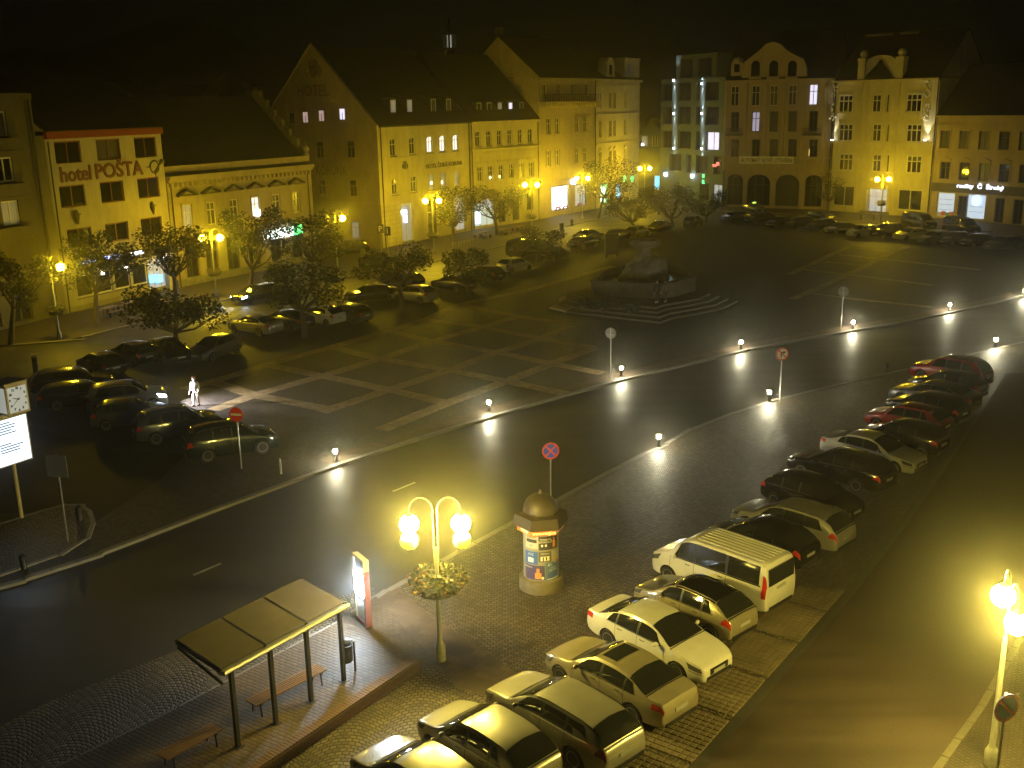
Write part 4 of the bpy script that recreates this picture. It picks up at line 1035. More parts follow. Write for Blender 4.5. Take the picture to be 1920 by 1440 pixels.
dxx = an.uz(1643, 375)[0]
for k in range(3): an.box('door_step', dxx - 2.2, dxx + 2.2, -1.2 + k * .35, -.01, .0 + k * .14, .139 + k * .14, m_stone)
an.box('shop_label', an.uz(1572, 356)[0] - .7, an.uz(1572, 356)[0] + .7, -.1, -.062 + .05, 3.35, 3.7, m_dark); an.box('shop_label', an.uz(1594, 356)[0] - .7, an.uz(1594, 356)[0] + .7, -.1, -.012, 3.35, 3.7, m_dark)
an.chimney(an.uz(1652, 72, 7)[0], 7.0, Hn + 4, an.uz(1652, 66, 7)[1], 4.2, .9, m_plast_d); an.chimney(an.uz(1708, 70, 7)[0], 7.0, Hn + 4, an.uz(1708, 62, 7)[1], 2.8, .9, m_plast_d)
an.pipe(.15, 0, Hn); an.pipe(an.L - .15, 0, Hn)

# --- row house with the two lit shops
re_ = Bld('shop_house', 'dark two storey row house with blue-white shop lettering and lit windows', (1742, 408.8), (1990, 430))
Hr = (hgt(re_.A.x, re_.A.y, 217) + hgt(re_.uz(1850, 215)[0] * re_.u.x + re_.A.x, re_.uz(1850, 215)[0] * re_.u.y + re_.A.y, 216)) / 2
re_.wallm = m_plast_o
cxs = (1772, 1808, 1845, 1883, 1921)
for y, pd in ((263, None), (323, 'low')):
    us = [re_.uz(x, y + (x - 1845) * .03)[0] for x in cxs]
    re_.wins(us, re_.uz(1845, y)[1], 1.4, 2.35, style='cross', frame=m_frame_d, trim=m_plast_o, ped=pd, curtain=(2,) if pd else (0, 1, 2, 4))
re_.wins([re_.uz(1772, 391)[0]], 2.0, 2.6, 3.3, style='single', sill=False, frame=m_frame_w, glass=lit('shop_window_a', (.6, .78, .95), .8))
re_.wins([re_.uz(1829, 391)[0]], 2.0, 2.7, 3.3, style='single', sill=False, frame=m_frame_w, glass=lit('shop_window_b', (.64, .82, 1.0), .9))
re_.wins([re_.uz(1803, 394)[0], re_.uz(1873, 398)[0], re_.uz(1908, 400)[0]], 1.75, 1.3, 3.2, style='door', sill=False, frame=m_frame_d)
re_.walls(Hr, m_plast_o, 13)
zrr = re_.uz(1800, 125, 6.5)[1]
re_.roof(Hr + .1, max(zrr, Hr + 5), 13, gm=m_plast_d)
for zz_, hh, oo in ((Hr - .25, .25, .5), (re_.uz(1845, 235)[1], .12, .15), (re_.uz(1845, 288)[1], .14, .15)): re_.band(zz_, hh, oo, m_plast_o)
re_.band(3.75, 1.15, .12, m_frame_d, name='sign_fascia')
xa, xb = re_.uz(1796, 349)[0], re_.uz(1884, 350)[0]
wall_text('reality  Č  Široký', lit('sign_letters', (.75, .82, 1.0), 4.5), re_.root, (xa + xb) / 2, re_.uz(1840, 350)[1], -.2, width=xb - xa, height=.85, depth=.06, name='sign_lettering')
ox, oz = re_.uz(1832, 376); MB().lathe([(.75, -.06), (.75, .0)], 14, (ox, -.1, oz), axis='y').build('round_sign', lit('round_blue_sign', (.45, .6, 1.0), 2.0), re_.root)
ox = re_.uz(1772, 400)[0]
for k in range(4): MB().box(ox - 1.1 + k * .58, ox - .6 + k * .58, -.05, .1, .5, .95 + .15 * (k % 2)).build('window_display', mat(f'display_card_{("white","red","green","orange")[k]}', ((.7, .7, .7), (.6, .08, .05), (.1, .4, .12), (.7, .25, .05))[k], .5), re_.root)
for sx_ in (1772, 1829):
    ox = re_.uz(sx_, 391)[0]
    for k in range(3): MB().box(ox - 1.0, ox + 1.0, .1, .16, 1.3 + k * .7, 1.33 + k * .7).build('shelf', m_frame_d, re_.root)
re_.chimney(re_.uz(1809, 140, 6)[0], 6, Hr + 3, re_.uz(1809, 128, 6)[1] , .9, .8)

# --- things beyond the rows: lit lantern of a tower, floodlit spire, back gables
def at_depth(px, py, D):
    d = ray(px, py); t = D / d.y; return Vector((0, 0, CAM_H)) + d * t
def tower(name, label, px, py_bot, py_top, D, w, litm, cap):
    p = at_depth(px, py_bot, D); q = at_depth(px, py_top, D)
    r = thing(name, label, 'tower', (p.x, p.y, 0)); zb, zt = p.z, q.z
    MB().lathe([(w * .8, 0), (w * .8, zb - .4), (w * 1.0, zb - .35), (w * 1.0, zb)], 8).build('shaft', m_plast_d, r)
    b = MB()
    for k in range(8):
        a = 2 * math.pi * k / 8; b.tube([(w * .72 * math.cos(a), w * .72 * math.sin(a), zb), (w * .72 * math.cos(a), w * .72 * math.sin(a), zt)], w * .14, 6)
    b.build('lantern_column', m_plast_w, r)
    MB().lathe([(w * .25, zb + .1), (w * .25, zt - .2)], 8).build('lantern_core', litm, r)
    MB().lathe([(w * 1.05, zt), (w * 1.0, zt + .3), (w * .7, zt + .3 + cap * .4), (w * .15, zt + .3 + cap), (.03, zt + cap * 1.8)], 10).build('cap', m_roof, r)
tower('church_lantern', 'small domed roof lantern lit from inside above the hotel roof', 843, 90, 64, 230, 1.7, lit('lantern_glow', (.75, .75, .6), .5), 2.0)
p = at_depth(1803, 118, 260); q = at_depth(1798, 92, 260)
r = thing('church_spire', 'floodlit pale spire tip beyond the dark roofs at upper right', 'spire', (p.x, p.y, 0))
MB().lathe([(1.6, 0), (1.6, p.z - 9), (1.0, p.z - 4)], 8).build('shaft', m_plast_d, r)
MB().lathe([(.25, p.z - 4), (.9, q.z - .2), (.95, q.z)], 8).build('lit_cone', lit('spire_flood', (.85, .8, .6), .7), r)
MB().lathe([(.9, q.z + .003), (.35, q.z + .8), (.08, q.z + 2.4)], 8).sphere((0, 0, q.z + 2.6), .3, 8, 5).build('cap', m_plast_d, r)
def backhouse(label, px0, px1, py_eave, py_ridge, D, gable=False, m=None):
    a = at_depth(px0, py_eave, D); c = at_depth(px1, py_eave, D); z1 = at_depth((px0 + px1) / 2, py_ridge, D).z
    r = thing('back_house', label, 'house', (a.x, a.y, 0)); w = c.x - a.x; h = (a.z + c.z) / 2
    MB().box(0, w, 0, 10, 0, h).build('wall', m or m_plast_d, r)
    b = MB()
    if gable:
        b.plate([(0, h), (w, h), (w / 2, z1)], -.003, 10)
        b.build('gable', m or m_plast_d, r)
        e = MB(); e.add([(-.3, -.3, h), (w / 2, -.3, z1 + .2), (w + .3, -.3, h), (-.3, 10.2, h), (w / 2, 10.2, z1 + .2), (w + .3, 10.2, h)], [(0, 1, 4, 3), (1, 2, 5, 4)]); e.build('roof', m_roof, r)
    else:
        b.add([(-.3, -.3, h), (w + .3, -.3, h), (w + .3, 5, z1), (-.3, 5, z1), (-.3, 10.3, h), (w + .3, 10.3, h)], [(0, 1, 2, 3), (3, 2, 5, 4), (0, 3, 4), (1, 5, 2)]); b.build('roof', m_roof, r)
    wm = MB().box(-.5, .5, -.04, -.005, -.7, .7).mesh('window', m_glass)
    for k in range(max(1, int(w / 3.2))): link('window', wm, r, (1.8 + k * 3.2, 0, h - 1.4))
backhouse('faint long house wall glimpsed behind the hotel with the red eave', 255, 380, 176, 158, 190)
backhouse('faint pointed gable glimpsed above the hotel with the red eave', 150, 262, 190, 150, 175, True)
backhouse('faint triangular gable behind the low palace roof', 385, 470, 162, 134, 210, True)
backhouse('unlit grey house filling the gap behind the gabled hotel', 900, 1010, 120, 66, 215)
# hang the gable wall's parts straight on the hotel
bpy.context.view_layer.update()
gm_ = Matrix.Translation(gd.root.location) @ Matrix.Rotation(gd.root.rotation_euler.z, 4, 'Z')
for ch in list(gd.root.children):
    loc = gm_ @ ch.location; ch.parent = ko.root; ch.location = loc; ch.rotation_euler = (0, 0, gd.root.rotation_euler.z)
bpy.data.objects.remove(gd.root)

# ------------------------------------------------------------------ street lamps
def globe_mesh(name, r, m, sub=2):
    bm = bmesh.new(); bmesh.ops.create_icosphere(bm, subdivisions=sub, radius=r)
    me = bpy.data.meshes.new(name); bm.to_mesh(me); bm.free(); me.materials.append(m)
    me.polygons.foreach_set('use_smooth', [True] * len(me.polygons)); return me
GL = {k: globe_mesh('globe', .30, m) for k, m in (('lit', m_globe), ('off', m_globe_off), ('near', m_globe_near))}
GLOW = globe_mesh('globe_ghost', .29, m_globe_ghost)  # dim sphere added below each globe for its lens ghost
m_leaf = None
def leaf_mat(name, c1, c2):
    m = bpy.data.materials.new(name); m.use_nodes = True; nt = m.node_tree; n = nt.nodes; l = nt.links; b_ = n['Principled BSDF']
    g = n.new('ShaderNodeNewGeometry'); cr = n.new('ShaderNodeValToRGB')
    cr.color_ramp.elements[0].color = (*c1, 1); cr.color_ramp.elements[1].color = (*c2, 1)
    l.new(g.outputs['Random Per Island'], cr.inputs[0]); l.new(cr.outputs[0], b_.inputs['Base Color'])
    b_.inputs['Roughness'].default_value = .45
    tr = n.new('ShaderNodeBsdfTranslucent'); l.new(cr.outputs[0], tr.inputs[0]); mx = n.new('ShaderNodeMixShader'); mx.inputs[0].default_value = .3
    l.new(b_.outputs[0], mx.inputs[1]); l.new(tr.outputs[0], mx.inputs[2]); l.new(mx.outputs[0], n['Material Output'].inputs[0])
    return m
m_leaf = leaf_mat('tree_leaves', (.010, .015, .005), (.034, .042, .013))
m_leafd = leaf_mat('dark_leaves', (.012, .017, .008), (.03, .036, .015))
m_flow = leaf_mat('flower_petals', (.25, .06, .02), (.4, .26, .05))
m_bark = mat('bark', (.10, .08, .055), .9, var=.4, vscale=9, bump=.6, bscale=14)
def leaves(b, centres, n, size, seed):
    rn = random.Random(seed)
    for _ in range(n):
        c, r = centres[rn.randrange(len(centres))]
        while True:
            p = Vector((rn.uniform(-1, 1), rn.uniform(-1, 1), rn.uniform(-1, 1)))
            if .25 < p.length < 1: break
        p = Vector(c) + Vector((p.x * r[0], p.y * r[1], p.z * r[2]))
        a = Vector((rn.uniform(-1, 1), rn.uniform(-1, 1), rn.uniform(-.6, .6))).normalized(); q = a.orthogonal().normalized()
        q = (q * rn.uniform(.5, 1) + a.cross(q) * rn.uniform(-.7, .7)).normalized()
        s = size * rn.uniform(.6, 1.3)
        b.add([p - a * s, p + q * s * .5, p + a * s, p - q * s * .5], [(0, 1, 2, 3)])
def planter(loc, z, r=.62, seed=1, label='', n=420):
    t = thing('flower_planter', label, 'planter', (loc.x, loc.y, z), 0, 'flower planters ringed round the lamp posts')
    MB().lathe([(.12, -.32), (r * .72, -.28), (r * .9, .02), (r * .84, .03), (.12, -.05)], 14).build('bowl', m_dark, t)
    b = MB(); leaves(b, [((r * .6 * math.cos(a), r * .6 * math.sin(a), .12 - .0), (r * .5, r * .5, .32)) for a in [k * math.pi / 4 for k in range(8)]], n, .085, seed)
    b.build('foliage', m_leaf, t)
    b = MB(); leaves(b, [((r * .65 * math.cos(a), r * .65 * math.sin(a), .12), (r * .5, r * .5, .34)) for a in [k * math.pi / 4 for k in range(8)]], n // 4, .06, seed + 5)
    b.build('blossom', m_flow, t)
    return t
LAMPS = []
def lamp(label, base, top_py, gpx, states, plant=None, plabel='', extra=False, zg=None, reach=None):
    p = G(*base); H = hgt(p.x, p.y, top_py); zg = zg or H - .85
    t = thing('street_lamp', label, 'street lamp', (p.x, p.y, 0), 0, 'twin globe street lamps')
    MB().lathe([(.17, 0), (.17, .5), (.12, .6), (.085, .7), (.07, 2.2), (.055, H - 1.7)], 10).build('post', m_post, t, smooth=40)
    gp = []
    for q in gpx:
        w = G(q[0], q[1], zg); d = Vector((w.x - p.x, w.y - p.y, 0))
        # the arm's own reach; keep the arm straight across the line of sight
        d = RT * ((q[0] - gpx[0][0] / 2 - gpx[1][0] / 2)); d.z = 0
        d = d.normalized() * .78
        gp.append(d)
    if reach: gp = [Vector(r_) for r_ in reach]
    for d, st in zip(gp, states):
        pts = []; n = 12; base_ = Vector((d.x * .08, d.y * .08, 0))
        pts.append((base_.x, base_.y, H - 2.3)); pts.append((base_.x, base_.y, H - .9))
        for k in range(n + 1):
            a = math.pi * k / n; r = .46
            cx = .54 - .46 * math.cos(a)
            pts.append((d.x * cx, d.y * cx, H - .5 + .42 * math.sin(a)))
        pts = pts[:2] + [(d.x * .1, d.y * .1, H - .65)] + pts[2:] + [(d.x, d.y, H - .6)]
        MB().tube(pts, .022, 6).build('arm', m_post, t, smooth=60)
        MB().lathe([(.05, 0), (.12, -.06), (.13, -.12)], 10, (d.x, d.y, H - .56)).build('globe_cap', m_post, t)
        g = link('globe', GL[st], t, (d.x, d.y, H - .92))
        if extra: link('globe_ghost', GLOW, t, (d.x * 1.02, d.y * 1.02, H - 1.46))
    if plant: planter(p, plant, .68 if not extra else .86, int(base[0]), plabel, 420 if not extra else 1500)
    LAMPS.append((t, p, H))
    return t
lamp('twin globe lamp nearest the camera, beside the bus shelter, with flower planter', (826, 1238), 928, [(775, 966), (850, 958)], ('near', 'near'), 2.65, 'large round flower planter on the nearest lamp post by the bus shelter', True)
lamp('twin globe lamp at the lower right edge above the no parking sign', (1856, 1440), 1078, [(1888, 1160), (1905, 1100)], ('near', 'near'), None, reach=[(-.12, -.72, 0), (.2, .72, 0)])
lamp('lamp with one dead globe at far left before the concrete block', (112, 636), 478, [(76, 496), (111, 490)], ('off', 'lit'), 2.2, 'flower planter on the leftmost lamp post by the concrete block')
lamp('lamp with both globes lit between the hotel with red eave and the palace', (406, 556), 427, [(384, 443), (414, 440)], ('lit', 'lit'), 2.2, 'flower planter on the lamp post in front of the low palace')
lamp('lamp with one dead globe at the mouth of the side street by the gable', (634, 517), 392, [(615, 406), (639, 403)], ('off', 'lit'))
lamp('lamp with both globes lit in front of the gabled hotel corner facade', (814, 476), 361, [(797, 374), (820, 372)], ('lit', 'lit'), 2.1, 'flower planter on the lamp post before the gabled hotel')
lamp('lamp with both globes lit in front of the arched window row house', (997, 440), 333, [(987, 344), (1004, 342)], ('lit', 'lit'), 2.3, 'flower planter on the lamp post before the row hotel')
lamp('lamp with both globes lit before the balcony house shop windows', (1092, 412), 322, [(1082, 334), (1098, 332)], ('lit', 'lit'))
lamp('lamp with both globes lit at the end of the left row of houses', (1208, 385), 305, [(1202, 316), (1214, 315)], ('lit', 'lit'))
lamp('lamp with both globes lit in front of the floodlit art nouveau doorway', (1650, 418), 323, [(1640, 334), (1665, 334)], ('lit', 'lit'), 2.6, 'flower planter on the lamp post before the art nouveau doorway')

# ------------------------------------------------------------------ lit bollards
bl_body = MB().lathe([(.13, 0), (.13, .02), (.085, .03), (.085, .40), (.10, .41), (.10, .43)], 14).mesh('body', m_dark, 40)
bl_light = MB().lathe([(.085, .432), (.088, .45), (.088, .60), (.085, .615)], 14).mesh('light_ring', m_bollard_lit, 40)
bl_cap = MB().lathe([(.105, .617), (.105, .64), (.07, .675), (.01, .69)], 14).mesh('cap', m_post, 40)
BOL = [((630, 866), 'lit bollard on the far kerb, leftmost, nearest the no entry sign'), ((917, 772), 'lit bollard on the far kerb below the paving diamonds'), ((1165, 706), 'lit bollard on the far kerb next to a grey round sign back'),
       ((1389, 656), 'lit bollard on the far kerb in front of the fountain'), ((1599, 618), 'lit bollard on the far kerb beside the distant round sign'), ((1780, 584), 'lit bollard on the far kerb, second from the right edge'),
       ((1921, 557), 'lit bollard cut by the right edge of the picture'), ((1235, 838), 'lit bollard on the near kerb where cobbles meet the road'), ((1442, 753), 'lit bollard on the near kerb beside the no right turn sign'),
       ((1866, 652), 'lit bollard on the near kerb at the far end of the parked row')]
for (px_, py_), lb in BOL:
    p = G(px_, py_ - 1); t = thing('bollard_lamp', lb, 'bollard light', (p.x, p.y, .012), 0, 'lit bollards along the road')
    link('body', bl_body, t); link('light_ring', bl_light, t); link('cap', bl_cap, t)
def post_bollard(px_, py_, h, r, label, m=m_dark):
    p = G(px_, py_); o = MB().lathe([(r * 1.1, 0), (r * 1.1, .04), (r, .06), (r, h - .15), (r * 1.15, h - .13), (r * 1.15, h - .09), (r * .9, h - .06), (r * .5, h), (.01, h + .02)], 12).build('bollard', m, None, 40, (p.x, p.y, .0))
    tag(o, label, 'bollard')
post_bollard(527, 888, .75, .05, 'slim pale unlit bollard at the kerb right of the no entry sign', m_post)
post_bollard(45, 1066, .6, .12, 'squat dark bollard at the lower edge of the clock island')
post_bollard(150, 978, .75, .12, 'dark bollard at the tip of the clock island behind the sign post')
post_bollard(1615, 413, .8, .14, 'dark bollard left of the doorway on the far pavement')
post_bollard(1638, 414, .8, .14, 'dark bollard right before the doorway on the far pavement')
post_bollard(1663, 698, .6, .08, 'thin dark bollard on the near kerb before the far parked cars')
post_bollard(1072, 423, .9, .16, 'dark bollard on the pavement before the red and white shop display')

# ------------------------------------------------------------------ road signs
m_red = mat('sign_red', (.7, .05, .02), .45); m_bluep = mat('sign_blue', (.06, .10, .75), .45); m_whitep = mat('sign_white', (.75, .74, .7), .5); m_signback = mat('sign_back', (.17, .17, .17), .5, .4); m_blackp = mat('sign_black', (.015, .015, .015), .5)
def disc(r, y0, y1, n=24): return MB().lathe([(r, y0), (r, y1)], n, axis='y')
def sign(label, base, top_py, kind, r=.36, yaw=0.0, tilt=0):
    p = G(*base); H = hgt(p.x, p.y, top_py)
    t = thing('road_sign', label, 'road sign', (p.x, p.y, 0), yaw)
    MB().tube([(0, 0, 0), (0, 0, H)], .032, 8).build('post', m_steel, t)
    zc = H - r
    if kind == 'square':
        MB().box(-.45, .45, -.06, -.035, H - .9, H).build('plate', m_signback, t); return t
    pl = disc(r, -.055, -.034).build('plate', m_signback if kind == 'back' else (m_bluep if kind in ('nostop', 'nopark') else (m_red if kind == 'noentry' else m_whitep)), t, loc=(0, 0, zc))
    if kind == 'back':
        MB().box(-.03, .03, -.07, -.057, -r * .8, r * .8).box(-r * .7, r * .7, -.072, -.0575, -.12, -.09).build('bracket', m_steel, pl); return t
    if kind == 'noentry': MB().box(-r * .76, r * .76, -.064, -.0555, -r * .15, r * .15).build('white_bar', m_whitep, pl); return t
    ring = MB(); n = 28; ri = r * (.8 if kind == 'noturn' else .82)
    vs = [(rr * math.cos(2 * math.pi * k / n), -.060, rr * math.sin(2 * math.pi * k / n)) for rr in (r, ri) for k in range(n)]
    ring.add(vs, [(k, (k + 1) % n, n + (k + 1) % n, n + k) for k in range(n)]); ring.build('red_ring', m_red, pl)
    def slash(a):
        c, s_ = math.cos(a), math.sin(a); w = r * .09
        return MB().add([(-c * ri + s_ * w, -.0605, -s_ * ri - c * w), (c * ri + s_ * w, -.0605, s_ * ri - c * w), (c * ri - s_ * w, -.0605, s_ * ri + c * w), (-c * ri - s_ * w, -.0605, -s_ * ri + c * w)], [(0, 1, 2, 3)])
    if kind == 'nostop': slash(R(45)).build('red_slash', m_red, pl); o = slash(R(-45)); o.v = [(x, y - .001, z) for x, y, z in o.v]; o.build('red_slash', m_red, pl)
    if kind == 'nopark': slash(R(-45)).build('red_slash', m_red, pl)
    if kind == 'noturn':
        MB().plate([(-.10, -.2), (-.04, -.2), (-.04, .06), (.06, .06), (.06, .0), (.19, .09), (.06, .18), (.06, .12), (-.10, .12)], -.063, -.056).build('black_arrow', m_blackp, pl)
        o = slash(R(-45)); o.v = [(x, y - .004, z) for x, y, z in o.v]; o.build('red_slash', m_red, pl)
    return t
sign('red no entry sign with white bar beside the black SUV', (453, 878), 763, 'noentry', .36, R(-14))
sign('blue no stopping sign with red cross behind the advertising column', (1033, 940), 829, 'nostop', .38, R(10))
sign('white no right turn sign with red ring by the near kerb', (1462, 750), 651, 'noturn', .38, R(8))
sign('grey back of a round sign standing on the far kerb near the fountain', (1145, 710), 614, 'back', .35, R(-25))
sign('grey back of a round sign, the more distant one, by the striped square', (1577, 616), 537, 'back', .38, R(-20))
sign('square sign plate seen from behind on the clock island', (128, 1018), 853, 'square', .4, R(-12))
sign('blue no parking sign with red slash at the lower right edge', (1861, 1520), 1300, 'nopark', .36, R(20))
def plate_pair():
    p = G(722, 484); H = hgt(p.x, p.y, 420)
    t = thing('road_sign', 'pair of small black and white plates on poles at the hotel corner', 'road sign', (p.x, p.y, 0), R(10))
    for x, h, tx in ((-.35, H, 'P'), (.4, H - .3, '1')):
        MB().tube([(x, 0, 0), (x, 0, h)], .04, 6).build('post', m_steel, t)
        pl = MB().box(x - .35, x + .35, -.08, -.045, h - 1.0, h).build('plate', m_blackp, t)
        wall_text(tx, m_whitep, pl, x, h - .5, -.09, size=.8, height=.6, depth=.01)
plate_pair()

# ------------------------------------------------------------------ advertising column
p = G(1015, 1098); H = hgt(p.x, p.y, 920)
ac = thing('advertising_column', 'round advertising column with posters, orange band and domed brown roof', 'advertising column', (p.x, p.y, 0), R(8))
k_ = H / 3.75; rs = .63
m_conc = mat('column_concrete', (.15, .125, .085), .8, var=.3, vscale=4); m_tin = mat('column_roof_tin', (.045, .032, .02), .55, .1, var=.35, vscale=5)
MB().lathe([(.80, 0), (.80, .38), (.77, .44), (.66, .47), (.5, .475)], 32).build('base', m_conc, ac, 35)
MB().lathe([(rs, .46), (rs, 2.32 * k_)], 36).build('shaft', mat('poster_backing', (.26, .25, .22), .7, var=.3, vscale=2), ac, 35)
hz = 2.3 * k_
MB().lathe([(.84, hz), (.84, hz + .2)], 6).build('orange_band', mat('orange_band', (.62, .16, .02), .5), ac)
for a, tx in ((-90, 'www.rengl.cz'), (-30, 'RENGL CZ'), (-150, 'VÝLEP')):
    me = text_mesh(tx, .15, .01); me.materials.append(m_whitep)
    o = link('band_lettering', me, ac); ar = R(a); rr = .84 * math.cos(R(30)) + .008
    o.matrix_local = Matrix.Translation((rr * math.cos(ar), rr * math.sin(ar), hz + .1)) @ Matrix.Rotation(ar + math.pi / 2, 4, 'Z') @ Matrix.Rotation(math.pi / 2, 4, 'X')
MB().lathe([(.87, hz + .203), (1.0, hz + .24), (.93, hz + .62), (.66, hz + .66), (.62, hz + .72)], 6).build('eaves', m_tin, ac)
MB().lathe([(.62, hz + .70), (.60, hz + .86), (.5, hz + 1.08), (.32, hz + 1.24), (.08, hz + 1.31), (.06, hz + 1.40), (.02, hz + 1.46)], 16).build('dome', m_tin, ac, 50)
def poster(a0, a1, z0, z1, col, items, k):
    n = 8; rr = rs + .006 + .0015 * k; b = MB(); vs = []
    for i in range(n + 1):
        a = R(a0 + (a1 - a0) * i / n); vs += [(rr * math.cos(a), rr * math.sin(a), z0), (rr * math.cos(a), rr * math.sin(a), z1)]
    b.add(vs, [(2 * i, 2 * i + 2, 2 * i + 3, 2 * i + 1) for i in range(n)])
    o = b.build('poster', mat('poster_paper_%d' % k, col, .6, var=.08), ac)
    for it in items:
        if it[0] == 't':
            _, tx, u, v, h, c = it; me = text_mesh(tx, 1, .002); ys = [q.co.y for q in me.vertices]; sc = h / (max(ys) - min(ys)); cyy = (max(ys) + min(ys)) / 2
            for q in me.vertices:
                aa = R(a0 + (a1 - a0) * u) + q.co.x * sc / rr
                q.co = ((rr + .004) * math.cos(aa), (rr + .004) * math.sin(aa), z0 + (z1 - z0) * v + (q.co.y - cyy) * sc)
            me.materials.append(mat('poster_ink_' + c, {'w': (.75, .73, .68), 'k': (.02, .02, .025), 'y': (.7, .5, .05), 'o': (.65, .25, .08), 'b': (.05, .1, .4)}[c], .6)); link('poster_print', me, o)
        else:
            _, u0, u1, v0, v1, c = it; b = MB(); vs = []
            for i in range(5):
                aa = R(a0 + (a1 - a0) * (u0 + (u1 - u0) * i / 4)); vs += [((rr + .003) * math.cos(aa), (rr + .003) * math.sin(aa), z0 + (z1 - z0) * vv) for vv in (v0, v1)]
            b.add(vs, [(2 * i, 2 * i + 2, 2 * i + 3, 2 * i + 1) for i in range(4)])
            b.build('poster_print', mat('poster_ink_' + c, {'w': (.75, .73, .68), 'k': (.02, .02, .025), 'y': (.7, .5, .05), 'o': (.65, .25, .08), 'b': (.05, .1, .4)}[c], .6), o)
zs0 = .48; zs1 = hz - .02; dz_ = zs1 - zs0
poster(-155, -108, zs0 + dz_ * .70, zs0 + dz_ * .99, (.42, .41, .38), [('t', 'KONCERT', .5, .85, .06, 'k'), ('r', .1, .9, .45, .7, 'k'), ('t', 'září', .5, .25, .08, 'b')], 0)
poster(-106, -38, zs0 + dz_ * .68, zs0 + dz_ * .97, (.035, .025, .045), [('t', 'TERMINÁL', .33, .8, .085, 'w'), ('t', 'DIVADLO', .33, .6, .085, 'w'), ('r', .68, .86, .12, .62, 'o'), ('r', .72, .8, .62, .85, 'o'), ('r', .1, .2, .25, .42, 'w'), ('r', .28, .38, .25, .42, 'w')], 1)
poster(-158, -110, zs0 + dz_ * .36, zs0 + dz_ * .64, (.05, .12, .42), [('t', 'JAZZ', .5, .75, .1, 'w'), ('r', .3, .7, .15, .5, 'w')], 2)
poster(-107, -66, zs0 + dz_ * .42, zs0 + dz_ * .64, (.10, .09, .09), [('t', 'VÝSTAVA', .5, .82, .07, 'w'), ('r', .15, .85, .1, .55, 'w'), ('r', .3, .4, .1, .5, 'k'), ('r', .55, .65, .15, .5, 'k')], 3)
poster(-64, -25, zs0 + dz_ * .33, zs0 + dz_ * .64, (.4, .38, .33), [('r', .2, .8, .3, .42, 'o'), ('r', .2, .6, .1, .2, 'o')], 4)
poster(-158, -88, zs0 + dz_ * .02, zs0 + dz_ * .34, (.07, .05, .16), [('t', 'TANGO', .2, .85, .07, 'w'), ('r', .55, .85, .1, .5, 'o'), ('r', .63, .76, .5, .8, 'o'), ('r', .86, .96, .06, .24, 'w')], 5)
poster(-86, -30, zs0 + dz_ * .0, zs0 + dz_ * .40, (.10, .17, .38), [('t', '61.', .3, .87, .12, 'w'), ('t', 'ROČNÍK', .5, .68, .06, 'w'), ('t', 'FESTIVAL', .5, .55, .06, 'w'), ('r', .15, .85, .12, .4, 'b'), ('r', .1, .9, .05, .09, 'w')], 6)

# ------------------------------------------------------------------ bus shelter, benches, bin, totem
m_roofp = mat('shelter_roof_panel', (.085, .075, .05), .4, 0, var=.2, vscale=1.5)
pA = G(447, 1402); pB = G(645, 1278); sd = (pB - pA); sd.z = 0; SL = sd.length; sd.normalize(); zR = 2.45
sh = thing('bus_shelter', 'bus shelter with four dark posts and sloping pale three panel roof', 'bus shelter', (pA.x, pA.y, .03), math.atan2(sd.y, sd.x))
for k in range(4):
    x = SL * k / 3; MB().box(x - .055, x + .055, -.055, .055, 0, zR - .05).box(x - .12, x + .12, -.12, .12, 0, .015).build('post', m_dark, sh)
MB().box(-.35, SL + .2, -.10, .10, zR - .10, zR + .03).tube([(-.35, -.16, zR + .0), (SL + .25, -.16, zR + .0)], .07, 8).build('gutter', m_steel, sh)
DR = 1.75; rise = .28
for k in range(4):
    x = -.35 + (SL + .55) * k / 3
    MB().bar((x, -.05, zR + .03), (x, DR, zR + rise + .03), .07, .09).build('rafter', m_dark, sh)
for k in range(3):
    x0, x1 = -.35 + (SL + .55) * k / 3 + .04, -.35 + (SL + .55) * (k + 1) / 3 - .04
    MB().add([(x0, -.05, zR + .085), (x1, -.05, zR + .085), (x1, DR, zR + rise + .085), (x0, DR, zR + rise + .085), (x0, -.05, zR + .10), (x1, -.05, zR + .10), (x1, DR, zR + rise + .10), (x0, DR, zR + rise + .10)],
             [(3, 2, 1, 0), (4, 5, 6, 7), (0, 1, 5, 4), (1, 2, 6, 5), (2, 3, 7, 6), (3, 0, 4, 7)]).build('roof_panel', m_roofp, sh)
MB().box(-.37, SL + .22, DR, DR + .05, zR + rise + .02, zR + rise + .12).build('edge_beam', m_dark, sh)
MB().bar((-.33, -.05, zR - .35), (-.33, DR, zR + rise - .12), .05, .07).build('side_brace', m_dark, sh)
def bench(label, a, c):
    P0, P1 = G(*a), G(*c); d = P1 - P0; L = d.length; t = thing('bench', label, 'bench', (P0.x, P0.y, .03), math.atan2(d.y, d.x), 'slatted wooden benches on the bus platform')
    sl = MB().box(0, L, -.03, .03, .42, .46).mesh('slat', m_wood)
    for k in range(6): link('slat', sl, t, (0, .04 + k * .085, 0))
    for x in (.2, L - .2):
        MB().box(x - .03, x + .03, 0, .5, .36, .418).tube([(x, .06, .37), (x, .02, 0)], .025, 6).tube([(x, .44, .37), (x, .48, 0)], .025, 6).build('leg_frame', m_dark, t)
bench('slatted wooden bench standing under the bus shelter roof', (482, 1352), (615, 1282)); bench('slatted wooden bench at the bottom edge left of the shelter', (318, 1455), (420, 1396))
p = G(658, 1262)
t = thing('litter_bin', 'dark cylindrical litter bin on a post beside the bus shelter', 'litter bin', (p.x - .1, p.y, .03), R(20))
